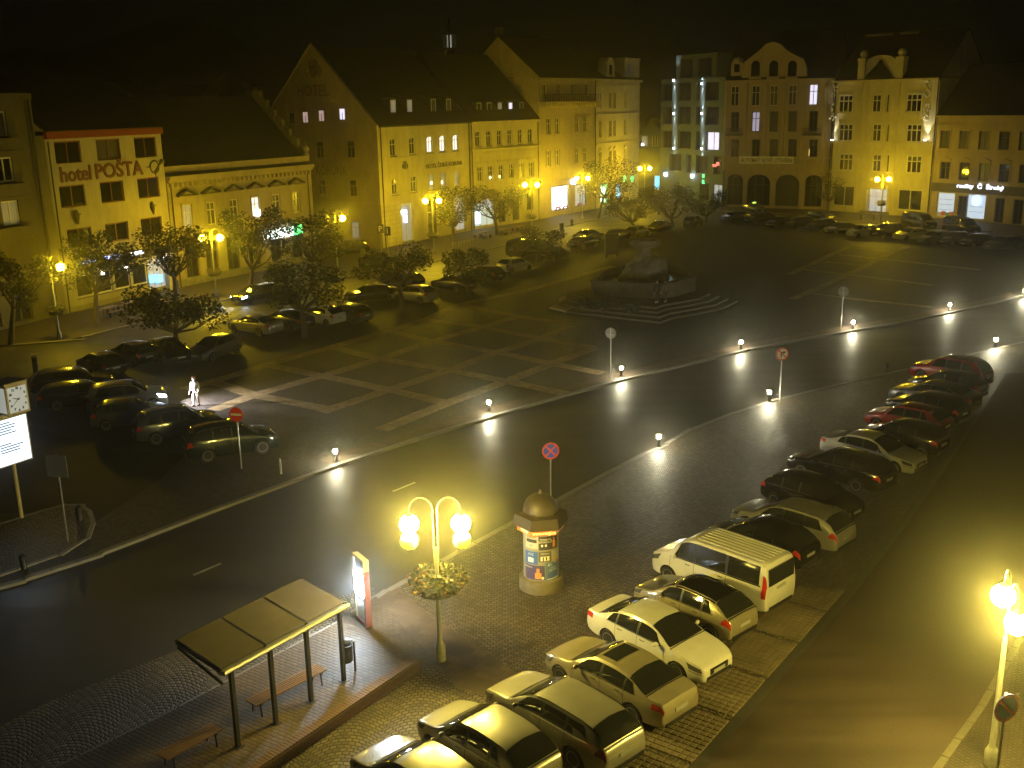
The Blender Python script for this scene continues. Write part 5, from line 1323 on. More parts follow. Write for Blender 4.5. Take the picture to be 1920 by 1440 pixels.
MB().tube([(.24, 0, 0), (.24, 0, 1.0)], .03, 6).build('post', m_dark, t); MB().lathe([(.17, .38), (.2, .42), (.2, .92), (.21, .95), (.17, .95), (.15, .6)], 16).build('basket', m_dark, t, 40); MB().lathe([(.17, 1.05), (.15, 1.08), (.02, 1.1)], 14).tube([(.19, 0, .92), (.19, 0, 1.06)], .012, 5).tube([(-.16, 0, .92), (-.16, 0, 1.06)], .012, 5).build('hood', m_dark, t)
# totem: tall narrow information board, glowing on its street side
p = G(683, 1172); H = hgt(p.x, p.y, 1043)
tt = thing('bus_stop_totem', 'tall bus stop board with red edge and glaring white lit panel', 'information board', (p.x, p.y, .0), R(-58))
w_ = .42
MB().box(-w_, w_, -.09, .09, 0, .12).build('foot', m_dark, tt)
MB().box(w_ - .1, w_ + .01, -.10, .10, .12, H - .4).box(-w_, w_ - .102, -.085, .085, .12, .2).build('red_frame', mat('totem_red', (.17, .03, .022), .5), tt)
MB().box(w_ - .1, w_ + .01, -.10, .10, H - .398, H).box(-w_, w_ - .102, -.10, .10, H - .1, H).box(-w_, -w_ + .05, -.10, .10, .2, H - .102).build('pale_frame', mat('totem_cream', (.38, .32, .2), .5), tt)
MB().box(-w_ + .052, w_ - .104, -.05, .05, .202, .9).build('lower_panel', mat('totem_timetable', (.45, .43, .36), .5, var=.2, vscale=8), tt)
MB().box(-w_ + .052, w_ - .104, -.05, .05, .903, H - .103).build('upper_panel', mat('totem_glass', (.12, .13, .14), .2), tt)
MB().box(-w_ + .06, w_ - .12, -.115, -.052, 1.15, H - .6).box(-w_ + .06, w_ - .16, .052, .075, 1.35, H - .75).build('lit_panel', lit('totem_light', (.72, .87, 1.0), 300), tt)

# ------------------------------------------------------------------ clock pillar with lit city light
p = G(41, 973); 
ck = thing('clock_pillar', 'street clock cube above a glowing white advertising panel on one post', 'clock', (p.x, p.y, .06), R(59))
zb, zt, zc, zk = hgt(p.x, p.y, 872), hgt(p.x, p.y, 785), hgt(p.x, p.y, 780), hgt(p.x, p.y, 722)
PXM = abs((G(80, 972) - G(41, 973)).length) / 39
m_yel = mat('clock_case_paint', (.50, .42, .16), .45, var=.15)
MB().tube([(0, 0, 0), (0, 0, zb)], .085, 12).build('post', m_yel, ck)
pw = 1.5
pn = MB().box(-pw, .85, -.12, .12, zb, zt).build('panel_case', m_yel, ck)
lp = MB().box(-pw + .06, .79, -.13, -.121, zb + .05, zt - .05).build('lit_panel', lit('panel_light', (.70, .83, 1.0), 1.9), ck)
for k in range(9):
    z_ = zt - .22 - k * .11 - (.35 if k > 4 else 0); L_ = random.uniform(.5, 1.1)
    MB().box(-1.05, -1.05 + L_, -.135, -.131, z_, z_ + .05).build('panel_print', lit('panel_print_blue', (.25, .45, .95), .9), ck) if False else MB().box(-.55, -.55 + L_, -.136, -.1315, z_, z_ + .045).build('panel_print', mat('panel_ink', (.15, .3, .6), .5), ck)
cw = .5; zm = (zc + zk) / 2; ch = (zk - zc) / 2
cc = MB().box(-cw + .3, cw + .3, -cw, cw, zc + .03, zk).box(-.35, .1, -.1, .1, zt, zc + .03).build('clock_case', m_yel, ck)
MB().box(-cw + .28, cw + .32, -cw - .02, cw + .02, zk + .002, zk + .06).build('case_top', m_yel, ck)
xc = .30; fw = cw * .84
fa = MB().box(xc - fw, xc + fw, -cw - .02, -cw - .001, zm - ch * .80, zm + ch * .80).build('clock_face', lit('clock_face_light', (.75, .78, .68), .42), ck)
hd = MB()
def hand(a, L, w):
    s_, c_ = math.sin(R(a)), math.cos(R(a)); hd.add([(xc - c_ * w - s_ * .08, -cw - .027, zm + s_ * w - c_ * .08), (xc + c_ * w - s_ * .08, -cw - .027, zm - s_ * w - c_ * .08), (xc + s_ * L + c_ * w * .4, -cw - .027, zm + c_ * L - s_ * w * .4), (xc + s_ * L - c_ * w * .4, -cw - .027, zm + c_ * L + s_ * w * .4)], [(0, 1, 2, 3)])
hand(289, .25, .028); hand(228, .34, .02); hd.build('clock_hand', m_blackp, fa)
for k in range(12):
    a = R(k * 30); me_ = text_mesh(str(k if k else 12), .12, .004); me_.materials.append(m_blackp)
    o = link('clock_numeral', me_, fa); o.matrix_local = Matrix.Translation((xc + .37 * math.sin(a), -cw - .024, zm + .37 * math.cos(a) * ch / cw * .95)) @ Matrix.Rotation(math.pi / 2, 4, 'X')
f2 = MB().box(cw - .281, cw - .262, -fw, fw, zm - ch * .8, zm + ch * .8)
p2 = MB().box(-cw + .28, -cw + .299, -fw, fw, zm - ch * .8, zm + ch * .8).build('clock_face', MATS['clock_face_light'], ck)
# parking meter, small kiosk
p = G(68, 700); H = hgt(p.x, p.y, 664)
t = thing('parking_meter', 'slim parking ticket machine with yellow sloping top at far left', 'parking meter', (p.x, p.y, 0), R(20))
MB().box(-.16, .16, -.12, .12, 0, H - .15).build('body', mat('meter_grey', (.12, .12, .11), .5), t); MB().box(-.2, .2, -.18, .18, H - .14, H).build('hood', mat('meter_yellow', (.55, .45, .08), .4), t); MB().box(-.1, .1, -.13, -.121, H - .6, H - .3).build('display', m_glass, t)

# ------------------------------------------------------------------ fountain monument
m_mon = mat('monument_sandstone', (.12, .105, .085), .85, var=.45, vscale=1.2, bump=.8, bscale=4)
m_rock = mat('sculpture_stone', (.30, .27, .22), .85, var=.5, vscale=1.0, bump=.9, bscale=3)
m_monp = mat('monument_step', (.10, .09, .07), .8, var=.3, vscale=1.5)
mc = G(1212, 552); fo = thing('fountain_monument', 'dark stone fountain with rock pillar on curved steps in the square', 'fountain', (mc.x, mc.y, 0), 0)
TER = [(1027, 577), (1082, 590), (1160, 598), (1238, 607), (1262, 598), (1310, 590), (1358, 580), (1383, 567), (1372, 545), (1330, 520), (1250, 508), (1170, 512), (1112, 528), (1108, 541), (1070, 550), (1044, 558), (1046, 568)]
tp = [G(*q) - mc for q in TER]
m_pale = mat('pale_lamplit_terrace', (.6, .52, .38), .7, var=.25, vscale=2)  # light paving, colour raised further for lamplight through the gap
for k, (sc_, z0_, z1_) in enumerate(((1.0, 0, .14), (.9, .14, .28), (.80, .28, .42), (.70, .42, .56))):
    MB().prism([(q.x * sc_ , q.y * sc_) for q in tp][::1], z0_ + .001, z1_).build('step', m_monp if k else m_monp, fo)
ter = [G(*q, .15) - mc for q in ((1030, 576), (1062, 583), (1110, 562), (1110, 540), (1068, 551), (1046, 559), (1048, 568))]
MB().prism([(q.x, q.y) for q in ter], .02, .16).build('pale_lamplit_slab', m_pale, fo)
bas = [G(*q, .55) - mc for q in ((1109, 552), (1113, 554), (1165, 557), (1228, 560), (1262, 557), (1304, 545), (1298, 532), (1252, 521), (1172, 521), (1126, 534))]
cen = sum(bas, Vector()) / len(bas); hb = 1.1
for i in range(len(bas)):
    a, c = bas[i], bas[(i + 1) % len(bas)]; n_ = Vector((-(c - a).y, (c - a).x, 0)).normalized()
    if n_.dot(cen - a) < 0: n_ = -n_
    bb = MB(); e = .4
    ao, co = a, c; ai, ci = a + (cen - a).normalized() * e * 1.15, c + (cen - c).normalized() * e * 1.15
    bb.add([(q.x, q.y, z_) for z_ in (.5, .55 + hb) for q in (ao, co, ci, ai)], [(0, 3, 2, 1), (4, 5, 6, 7), (0, 1, 5, 4), (1, 2, 6, 5), (2, 3, 7, 6), (3, 0, 4, 7)])
    bb.build('basin_wall', m_mon, fo)
    bb = MB(); up_ = .55 + hb
    ao, co = a - (cen - a).normalized() * .1, c - (cen - c).normalized() * .1
    bb.add([(q.x, q.y, z_) for z_ in (up_ + .002, up_ + .18) for q in (ao, co, ci, ai)], [(0, 3, 2, 1), (4, 5, 6, 7), (0, 1, 5, 4), (1, 2, 6, 5), (2, 3, 7, 6), (3, 0, 4, 7)]); bb.build('coping', m_mon, fo)
MB().prism([(q.x * .97, q.y * .97) for q in bas], .5, 1.35).build('basin_floor', mat('basin_water', (.02, .022, .02), .08), fo)
rk = G(1205, 550) - mc
def rock_rings(rows, seed, n=20):
    rn = random.Random(seed); vs = []; fs = []
    for (py_, xl_, xr_) in rows:
        z = .85 + (542 - py_) / 19.3; cx = rk.x + ((xl_ + xr_) / 2 - 1205) / 20.3; rr = (xr_ - xl_) / 2 / 20.3
        for k in range(n):
            a = 2 * math.pi * k / n; q = rr * (1 + rn.uniform(-.13, .13))
            vs.append((cx + q * math.cos(a), rk.y + max(.5, rr * .85) * (q / rr) * math.sin(a), z + rn.uniform(-.06, .06)))
    for i in range(len(rows) - 1):
        for k in range(n): k2 = (k + 1) % n; fs.append((i * n + k, i * n + k2, (i + 1) * n + k2, (i + 1) * n + k))
    fs.append(tuple((len(rows) - 1) * n + k for k in range(n)))
    return MB().add(vs, fs)
rock_rings([(548, 1156, 1252), (540, 1158, 1250), (532, 1160, 1249), (525, 1165, 1248), (516, 1170, 1246), (509, 1174, 1247), (503, 1181, 1248), (497, 1188, 1246), (492, 1192, 1226), (487, 1195, 1218), (482, 1195, 1217), (479.5, 1194, 1218)], 3).build('rock', m_rock, fo)
rock_rings([(479.3, 1190, 1228), (475, 1184, 1235), (470, 1181, 1236), (465, 1182, 1234)], 8, 14).build('capital_slab', m_rock, fo)
def skin_body(name, joints, edges, radii, m, parent=None, loc=(0, 0, 0), rz=0, sub=1):
    me = bpy.data.meshes.new(name); me.from_pydata(joints, edges, []); me.update()
    o = bpy.data.objects.new(name, me); COL.objects.link(o)
    sk = o.modifiers.new('skin', 'SKIN'); sk.use_smooth_shade = True
    sv = me.skin_vertices[0].data
    for i, r_ in enumerate(radii): sv[i].radius = (r_, r_)
    sv[0].use_root = True
    ss = o.modifiers.new('smooth', 'SUBSURF'); ss.levels = sub; ss.render_levels = sub
    dg = bpy.context.evaluated_depsgraph_get(); dg.update()
    m2 = bpy.data.meshes.new_from_object(o.evaluated_get(dg)); bpy.data.objects.remove(o)
    m2.materials.clear(); m2.materials.append(m)
    for pl in m2.polygons: pl.use_smooth = True; pl.material_index = 0
    return link(name, m2, parent, loc, rz)
def body_joints(pose='stand'):
    J = [(0, 0, .95), (0, 0, 1.15), (0, 0, 1.38), (0, -.01, 1.50), (0, -.02, 1.62), (0, -.02, 1.74)]
    E_ = [(0, 1), (1, 2), (2, 3), (3, 4), (4, 5)]; Rr = [.15, .145, .165, .06, .095, .075]
    for s in (-1, 1):
        i = len(J)
        if pose == 'stand':
            J += [(s * .20, 0, 1.40), (s * .27, .02, 1.12), (s * .29, -.10, .90), (s * .29, -.16, .82)]
            J += [(s * .10, 0, .86), (s * .12, -.02 + s * .06, .48), (s * .12, .02 + s * .10, .09), (s * .12, -.14 + s * .10, .04)]
        elif pose == 'walk':
            J += [(s * .20, 0, 1.40), (s * .25, s * .12, 1.13), (s * .25, s * .10 - .12, .92), (s * .25, s * .10 - .2, .86)]
            J += [(s * .10, 0, .86), (s * .11, -s * .16 - .03, .50), (s * .11, -s * .22 + .06, .09), (s * .11, -s * .22 - .09, .04)]
        else:
            J += [(s * .20, 0, 1.40), (s * .26, -.06, 1.14), (s * .18, -.28, 1.08), (s * .14, -.36, 1.08)]
            J += [(s * .10, 0, .90), (s * .13, -.44, .92), (s * .13, -.46, .5), (s * .13, -.60, .46)]
        E_ += [(2, i), (i, i + 1), (i + 1, i + 2), (i + 2, i + 3), (0, i + 4), (i + 4, i + 5), (i + 5, i + 6), (i + 6, i + 7)]
        Rr += [.075, .055, .042, .04, .095, .07, .05, .045]
    return J, E_, Rr
def person(label, p, rz, coat, legs, hair, pose='stand', z=0.0, shoes=None):
    t = thing('person', label, 'person', (p.x, p.y, z), rz)
    J, E_, Rr = body_joints(pose)
    skin_body('body', J, E_, Rr, legs, t)
    # clothing: coat over trunk and arms
    Jc = [J[0], J[1], J[2], (0, 0, 1.46)]; Ec = [(0, 1), (1, 2), (2, 3)]; Rc = [.185, .18, .185, .1]
    if pose != 'sit': Jc[0] = (0, 0, .80)
    for b0 in (6, 14):
        i = len(Jc); Jc += [J[b0], J[b0 + 1], J[b0 + 2]]; Ec += [(2, i), (i, i + 1), (i + 1, i + 2)]; Rc += [.09, .072, .06]
    skin_body('coat', Jc, Ec, Rc, coat, t)
    b = MB().sphere((0, -.02, 1.69), .118, 12, 8, (.88, 1.0, 1)); b.build('head', mat('skin', (.5, .33, .24), .6), t, 60)
    MB().sphere((0, -.135, 1.675), .022, 6, 4).build('nose', MATS['skin'], t)
    MB().sphere((0, .005, 1.725), .122, 10, 6, (.93, 1.0, .85)).build('hair', hair, t, 60)
    for s, b0 in ((-1, 6), (1, 14)):
        fx, fy, fz = J[b0 + 6]
        if pose != 'sit': MB().sphere((fx, fy - .06, .05), .15, 10, 6, (.42, 1.0, .36)).build('shoe', shoes or m_black, t, 60)
        hx, hy, hz_ = J[b0 + 3]; hb_ = MB().sphere((hx, hy - .01, hz_), .045, 8, 5, (.6, 1, 1.1))
        for f_ in range(4): hb_.tube([(hx - .03 + f_ * .02, hy - .03, hz_ - .02), (hx - .03 + f_ * .02, hy - .07, hz_ - .06), (hx - .03 + f_ * .02, hy - .06, hz_ - .10 - .01 * (f_ in (1, 2)))], [.011, .010, .008], 5)
        hb_.tube([(hx + s * -.03, hy - .02, hz_), (hx + s * -.055, hy - .06, hz_ - .03)], [.013, .010], 5)
        hb_.build('hand', MATS['skin'], t, 60)
    return t
m_trous = mat('dark_trousers', (.03, .03, .035), .8); m_hairb = mat('brown_hair', (.05, .03, .02), .7)
m_coatw = mat('white_jacket', (.75, .72, .72), .7); m_coatd = mat('dark_jacket', (.03, .035, .04), .8); m_coatg = mat('grey_jacket', (.12, .12, .12), .8)
pp_ = G(336, 768)
WHITE_P = person('person in a white jacket standing in headlights beside the parked cars', pp_, R(-30), m_coatw, mat('pale_trousers', (.5, .48, .5), .8), mat('reddish_hair', (.28, .07, .05), .6), 'stand')
m_shoe = mat('pale_shoes', (.6, .58, .52), .6)
person('person in dark clothes and pale shoes standing at the fountain corner, left of two', G(1231, 567, .57), R(15), m_coatd, m_trous, m_hairb, 'stand', .57, m_shoe)
person('person in dark clothes with pale shoes facing the fountain wall, right of two', G(1248, 566, .57), R(-150), m_coatg, m_trous, m_hairb, 'stand', .57, m_shoe)
# ------------------------------------------------------------------ trees and shrubs
def tree(label, base, crown, rx, ry, n=1500, leaf=None, size=.135, seed=1, group='street trees along the left houses', lean=0.0, name='street_tree'):
    p = G(*base); D = (p - Vector((0, 0, CAM_H))).length; k = D / FPX
    v = ray(*crown); tt_ = (p.y) / v.y; c = Vector((0, 0, CAM_H)) + v * tt_
    c = Vector((c.x - p.x, 0, c.z)); R_ = (rx * k, rx * k, ry * k)
    c.z = max(c.z, R_[2] + .3)
    t = thing(name, label, 'tree' if name.endswith('tree') else 'shrub', (p.x, p.y, 0), 0, group)
    rn = random.Random(seed)
    top = Vector((c.x, 0, c.z - R_[2] * .35)); r0 = max(.06, min(.2, R_[0] * .07))
    fork = Vector((c.x * .6, 0, max(.5, c.z - R_[2] * .75)))
    tb = MB().tube([(0, 0, -.05), (fork.x * .4 + .04, .03, fork.z * .5), tuple(fork)], [r0 * 1.25, r0, r0 * .85], 8)
    cs = []
    for q in range(11):
        a = 2 * math.pi * q * .382 + rn.uniform(-.3, .3); el = rn.uniform(-.65, .9); rr = rn.uniform(.5, .85)
        e = Vector((c.x + R_[0] * rr * math.cos(a) * math.cos(el), R_[1] * rr * math.sin(a) * math.cos(el), c.z + R_[2] * .7 * math.sin(el)))
        m_ = (fork + e) / 2 + Vector((0, 0, -R_[2] * .12))
        tb.tube([tuple(fork), tuple(m_), tuple(e)], [r0 * .6, r0 * .36, r0 * .12], 5)
        s_ = rn.uniform(.24, .42); cs.append((e, (R_[0] * s_, R_[1] * s_, R_[2] * s_ * 1.0)))
    cs.append((c, (R_[0] * .5, R_[1] * .5, R_[2] * .5)))
    tb.build('trunk', m_bark, t, 50)
    b = MB(); leaves(b, cs, int(n * 1.9), size, seed); b.build('crown', leaf or m_leaf, t)
    return t
tree('dim young tree at the left edge before the concrete block', (20, 648), (28, 525), 72, 62, 1500, seed=11)
tree('round tree between the leftmost lamp and the hotel entrance', (178, 608), (180, 492), 78, 68, 1900, seed=12)
tree('tree in front of the hotel entrance and its blue screens', (333, 590), (322, 470), 66, 62, 1800, seed=13)
tree('bright leaved tree right beside the two lit globes before the palace', (468, 556), (474, 445), 68, 78, 2100, seed=14)
tree('tree with forked trunk at the mouth of the side street', (588, 545), (585, 447), 70, 55, 1800, seed=15)
tree('low dark tree over the parked cars below the hotel entrance', (332, 668), (325, 580), 92, 55, 1800, m_leafd, seed=16)
tree('low dark tree over the cars below the palace shop sign', (572, 632), (560, 540), 90, 56, 1800, m_leafd, seed=17)
tree('low dark tree in the car park below the gabled hotel', (756, 590), (742, 498), 80, 48, 1700, m_leafd, seed=18)
tree('tree beside the lit lamp in front of the gabled hotel', (850, 462), (848, 388), 52, 48, 1500, seed=19)
tree('spreading tree in front of the arched window row house', (932, 442), (926, 376), 56, 46, 1500, seed=20)
tree('small dark tree on the pavement before the balcony house', (1008, 492), (1012, 448), 52, 32, 1100, m_leafd, seed=21)
tree('tree behind the lamp before the pharmacy window', (1122, 410), (1138, 335), 58, 46, 1600, seed=22)
tree('dark tree at the far corner of the square, left of three', (1192, 432), (1180, 392), 58, 42, 1500, m_leafd, seed=23)
tree('dark tree at the far corner of the square, middle of three', (1262, 425), (1255, 388), 55, 40, 1400, m_leafd, seed=24)
tree('dark tree at the far corner of the square, before the modern block', (1325, 418), (1325, 383), 52, 32, 1300, m_leafd, seed=25)
tree('thin young tree at the edge of the floodlit house', (1552, 408), (1556, 352), 24, 32, 500, seed=26, size=.13)
tree('dark tree in the car park left of the fountain', (880, 560), (870, 500), 45, 45, 1100, m_leafd, seed=27)
for k, (bx, by, cy_, rx_, ry_, lb) in enumerate(((1096, 586, 573, 20, 13, 'leafy shrub at the left foot of the fountain basin'), (1130, 592, 580, 24, 14, 'small shrub on the fountain step, second from the left'), (1180, 596, 583, 26, 13, 'small shrub on the fountain step under the basin front'))):
    tree(lb, (bx, by), (bx, cy_), rx_, ry_, 420, m_leafd, .13, 40 + k, 'shrubs round the fountain', name='shrub')

# ------------------------------------------------------------------ cafe furniture, bunting, fence
m_fab = mat('parasol_cloth', (.10, .09, .07), .8)
def cafe_table(px_, py_, label, rz=0.0, lamp_=None):
    p = G(px_, py_, .1); t = thing('cafe_table', label, 'table', (p.x, p.y, .1), rz, 'outdoor tables before the hotels')
    MB().box(-.8, .8, -.4, .4, .70, .75).build('tabletop', m_wood, t)
    for x in (-.6, .6): MB().box(x - .05, x + .05, -.35, .35, .0, .05).box(x - .04, x + .04, -.05, .05, .051, .699).build('leg', m_dark, t)
    for s in (-1, 1):
        p2 = G(px_, py_, .1) + Vector((-math.sin(rz), math.cos(rz), 0)) * s * .75
        u = thing('bench', ('bench on the far side of the ' if s > 0 else 'bench on the near side of the ') + label, 'bench', (p2.x, p2.y, .1), rz, 'benches at the outdoor tables')
        MB().box(-.8, .8, -.15, .15, .42, .46).build('seat', m_wood, u)
        for x in (-.6, .6): MB().box(x - .03, x + .03, -.13, .13, 0, .42 - .001).build('leg', m_dark, u)
ra = po.rz
cafe_table(205, 592, 'table under the tree left of the hotel entrance', ra); cafe_table(245, 582, 'table in the middle before the hotel entrance', ra); cafe_table(283, 572, 'table closest to the lit hotel doorway', ra)
rk2 = k2.rz
cafe_table(905, 446, 'table in front of the lit cafe door', rk2); cafe_table(945, 440, 'table right of the tree before the cafe', rk2); cafe_table(975, 434, 'table by the lamp before the row hotel', rk2)
person('seated guest in dark jacket at the outdoor tables by the hotel entrance', G(253, 575, .1), ra + R(180), m_coatd, m_trous, m_hairb, 'sit', -.33)
person('seated guest in grey jacket with back to the wall near the entrance', G(288, 566, .1), ra, m_coatg, m_trous, m_hairb, 'sit', -.33)
def picket(label, a, c, h=1.0):
    P0, P1 = G(*a, .1), G(*c, .1); d = P1 - P0; L = d.length; t = thing('picket_fence', label, 'fence', (P0.x, P0.y, .1), math.atan2(d.y, d.x))
    MB().box(0, L, -.02, .02, .25, .31).box(0, L, -.02, .02, h - .25, h - .19).build('rail', m_wood, t)
    pk = MB().box(-.04, .04, -.045, -.021, .05, h).mesh('picket', mat('picket_paint', (.42, .38, .28), .6))
    k = 0
    while k * .26 < L and k < 60: link('picket', pk, t, (k * .26, 0, 0)); k += 1
picket('pale picket fence round the cafe tables before the gabled hotel', (848, 470), (896, 462))
picket('low fence on the right of the cafe tables before the row house', (958, 452), (1006, 441), .9)
# pennant bunting above the cafe door
fl = thing('pennant_string', 'string of hanging pennants above the cafe front right of the tree', 'bunting', k2.world(k2.uz(948, 372)[0], -.6, 0), k2.rz)
zf = k2.uz(965, 362)[1]
MB().tube([(0, 0, zf), (5.0, 0, zf + .3)], .02, 5).build('cord', m_dark, fl)
pm = MB().plate([(-.25, 0), (.45, .05), (.1, -1.3)], -.01, .01).mesh('pennant', mat('pennant_cloth', (.45, .42, .32), .8))
for k in range(6): link('pennant', pm, fl, (.4 + k * .8, 0, zf + .02 + k * .045))
for k, (x_, h_) in enumerate(((0, zf + .4), (5.0, zf + .6))): MB().tube([(x_, 0, .1), (x_, 0, h_)], .05, 6).build('pole', m_post, fl)
p = G(535, 0) if False else k2.world(1.0, -4, .1)
# small pavement furniture
def box_bin(px_, py_, h, label):
    p = G(px_, py_, .1); t = thing('litter_bin', label, 'litter bin', (p.x, p.y, .1), k3.rz)
    MB().box(-.22, .22, -.18, .18, .1, h).box(-.2, .2, -.16, .16, 0, .099).build('body', m_dark, t); MB().box(-.25, .25, -.21, .21, h + .002, h + .07).build('lid', m_dark, t)
box_bin(1001, 446, 1.0, 'dark litter bin by the lamp before the row house'); box_bin(1053, 432, .9, 'dark litter bin on the pavement before the balcony house')
p = G(1147, 482); t = thing('information_board', 'pale upright information board standing left of the fountain', 'information board', (p.x, p.y, 0), R(30))
MB().box(-.9, .9, -.1, .1, .3, 2.6).build('board', mat('board_grey', (.20, .19, .17), .6, var=.2), t); MB().box(-.8, -.7, -.08, .08, 0, .299).box(.7, .8, -.08, .08, 0, .299).build('leg', m_dark, t)

# ------------------------------------------------------------------ cars
def pchip(pts, x):
    if x <= pts[0][0]: return pts[0][1]
    if x >= pts[-1][0]: return pts[-1][1]
    n = len(pts); h = [pts[i + 1][0] - pts[i][0] for i in range(n - 1)]; dl = [(pts[i + 1][1] - pts[i][1]) / h[i] for i in range(n - 1)]
    def slope(i):
        if i == 0: return dl[0]
        if i == n - 1: return dl[-1]
        if dl[i - 1] * dl[i] <= 0: return 0.0
        return 2 / (1 / dl[i - 1] + 1 / dl[i])
    for i in range(n - 1):
        if x <= pts[i + 1][0]:
            t = (x - pts[i][0]) / h[i]; m0, m1 = slope(i) * h[i], slope(i + 1) * h[i]
            return (2 * t ** 3 - 3 * t ** 2 + 1) * pts[i][1] + (t ** 3 - 2 * t ** 2 + t) * m0 + (-2 * t ** 3 + 3 * t ** 2) * pts[i + 1][1] + (t ** 3 - t ** 2) * m1
SPEC = {  # d = distance back from the nose
 'sedan': dict(L=4.70, W=1.83, wb=(.88, 3.66), r=.325, top=[(0, .60), (.06, .70), (.25, .79), (.7, .89), (1.18, .96), (1.6, 1.19), (2.0, 1.375), (2.35, 1.435), (2.8, 1.44), (3.2, 1.40), (3.55, 1.31), (3.95, 1.12), (4.15, 1.055), (4.5, 1.03), (4.64, .98), (4.70, .80)],
   ws=(1.24, 2.02), rs=(3.42, 4.06), side=[(1.50, 2.42), (2.50, 3.30), (3.36, 3.72)], belt=[(0, .66), (1.2, .90), (4.0, .97), (4.7, .96)]),
 'hatch': dict(L=4.15, W=1.75, wb=(.82, 3.38), r=.31, top=[(0, .60), (.06, .70), (.25, .79), (.6, .88), (1.0, .97), (1.4, 1.22), (1.75, 1.40), (2.1, 1.47), (2.6, 1.475), (3.2, 1.44), (3.5, 1.38), (3.75, 1.22), (4.0, 1.0), (4.1, .93), (4.15, .75)],
   ws=(1.06, 1.76), rs=(3.50, 3.97), side=[(1.28, 2.16), (2.24, 3.0), (3.08, 3.42)], belt=[(0, .66), (1.0, .91), (3.9, .98), (4.15, .95)]),
 'wagon': dict(L=4.75, W=1.83, wb=(.90, 3.68), r=.325, top=[(0, .60), (.06, .70), (.25, .79), (.7, .89), (1.15, .96), (1.6, 1.21), (1.98, 1.39), (2.35, 1.455), (3.0, 1.46), (3.7, 1.435), (4.15, 1.39), (4.35, 1.30), (4.6, 1.03), (4.70, .92), (4.75, .75)],
   ws=(1.21, 2.0), rs=(4.18, 4.60), side=[(1.48, 2.42), (2.50, 3.32), (3.40, 4.12)], belt=[(0, .66), (1.2, .91), (4.3, .99), (4.75, .95)]),
 'suv': dict(L=4.50, W=1.84, wb=(.86, 3.54), r=.355, top=[(0, .72), (.06, .84), (.25, .95), (.6, 1.03), (1.05, 1.10), (1.45, 1.38), (1.8, 1.58), (2.15, 1.665), (2.8, 1.675), (3.5, 1.64), (3.95, 1.57), (4.15, 1.44), (4.35, 1.15), (4.44, 1.02), (4.50, .85)],
   ws=(1.10, 1.82), rs=(3.98, 4.36), side=[(1.36, 2.26), (2.34, 3.15), (3.24, 3.88)], belt=[(0, .78), (1.1, 1.04), (4.2, 1.10), (4.5, 1.05)]),
 'van': dict(L=4.95, W=1.92, wb=(.92, 3.92), r=.34, top=[(0, .72), (.05, .88), (.2, 1.02), (.5, 1.12), (.85, 1.24), (1.2, 1.58), (1.5, 1.84), (1.85, 1.955), (2.5, 1.975), (4.0, 1.975), (4.7, 1.955), (4.85, 1.90), (4.91, 1.6), (4.95, 1.0)],
   ws=(.90, 1.52), rs=None, side=[(1.12, 1.98), (2.10, 3.32), (3.42, 4.66)], belt=[(0, .80), (.9, 1.12), (4.9, 1.16), (4.95, 1.14)]),
}
def car_section(S, d):
    L, W = S['L'], S['W']; zt = pchip(S['top'], d); zb = min(pchip(S['belt'], d), zt - .045)
    van = S is SPEC['van']
    plan = pchip([(0, .70), (.05, .78), (.18, .87), (.45, .95), (.9, .99), (1.6, 1.0), (L - 1.3, 1.0), (L - .55, .965 if not van else .99), (L - .15, .90 if not van else .97), (L - .03, .85 if not van else .95), (L, .80 if not van else .93)], d)
    w = W / 2 * plan; full = max(q[1] for q in S['top']) - pchip(S['belt'], L * .5)
    c = max(0.0, min(1.0, (zt - zb - .045) / (full - .1))); c = c * c * (3 - 2 * c)
    tum = .75 if not van else .86
    wt = w * (.90 + (tum - .90) * c)
    zs = pchip([(0, .26), (.12, .20), (.5, .19), (L - .5, .20), (L - .1, .26), (L, .32)], d)
    h = zt - zb
    return [(w * .84, zs), (w * .95, zs + .07), (w * .995, zs + (zb - zs) * .38), (w * 1.0, zs + (zb - zs) * .58), (w * .985, zs + (zb - zs) * .86), (w * .95, zb),
            ((w * .95 * .52 + wt * .48) + .012 * c, zb + h * .47), (wt * 1.015, zt - .018 - .085 * c), (wt * .93, zt - .012 - .022 * c), (wt * .55, zt - .001), (0, zt + .012)]
def csurf(S, d, s, side):
    P_ = car_section(S, d); i = min(int(s), 9); f = s - i
    y = P_[i][0] + (P_[i + 1][0] - P_[i][0]) * f; z = P_[i][1] + (P_[i + 1][1] - P_[i][1]) * f
    return Vector((S['L'] / 2 - d, side * y, z))
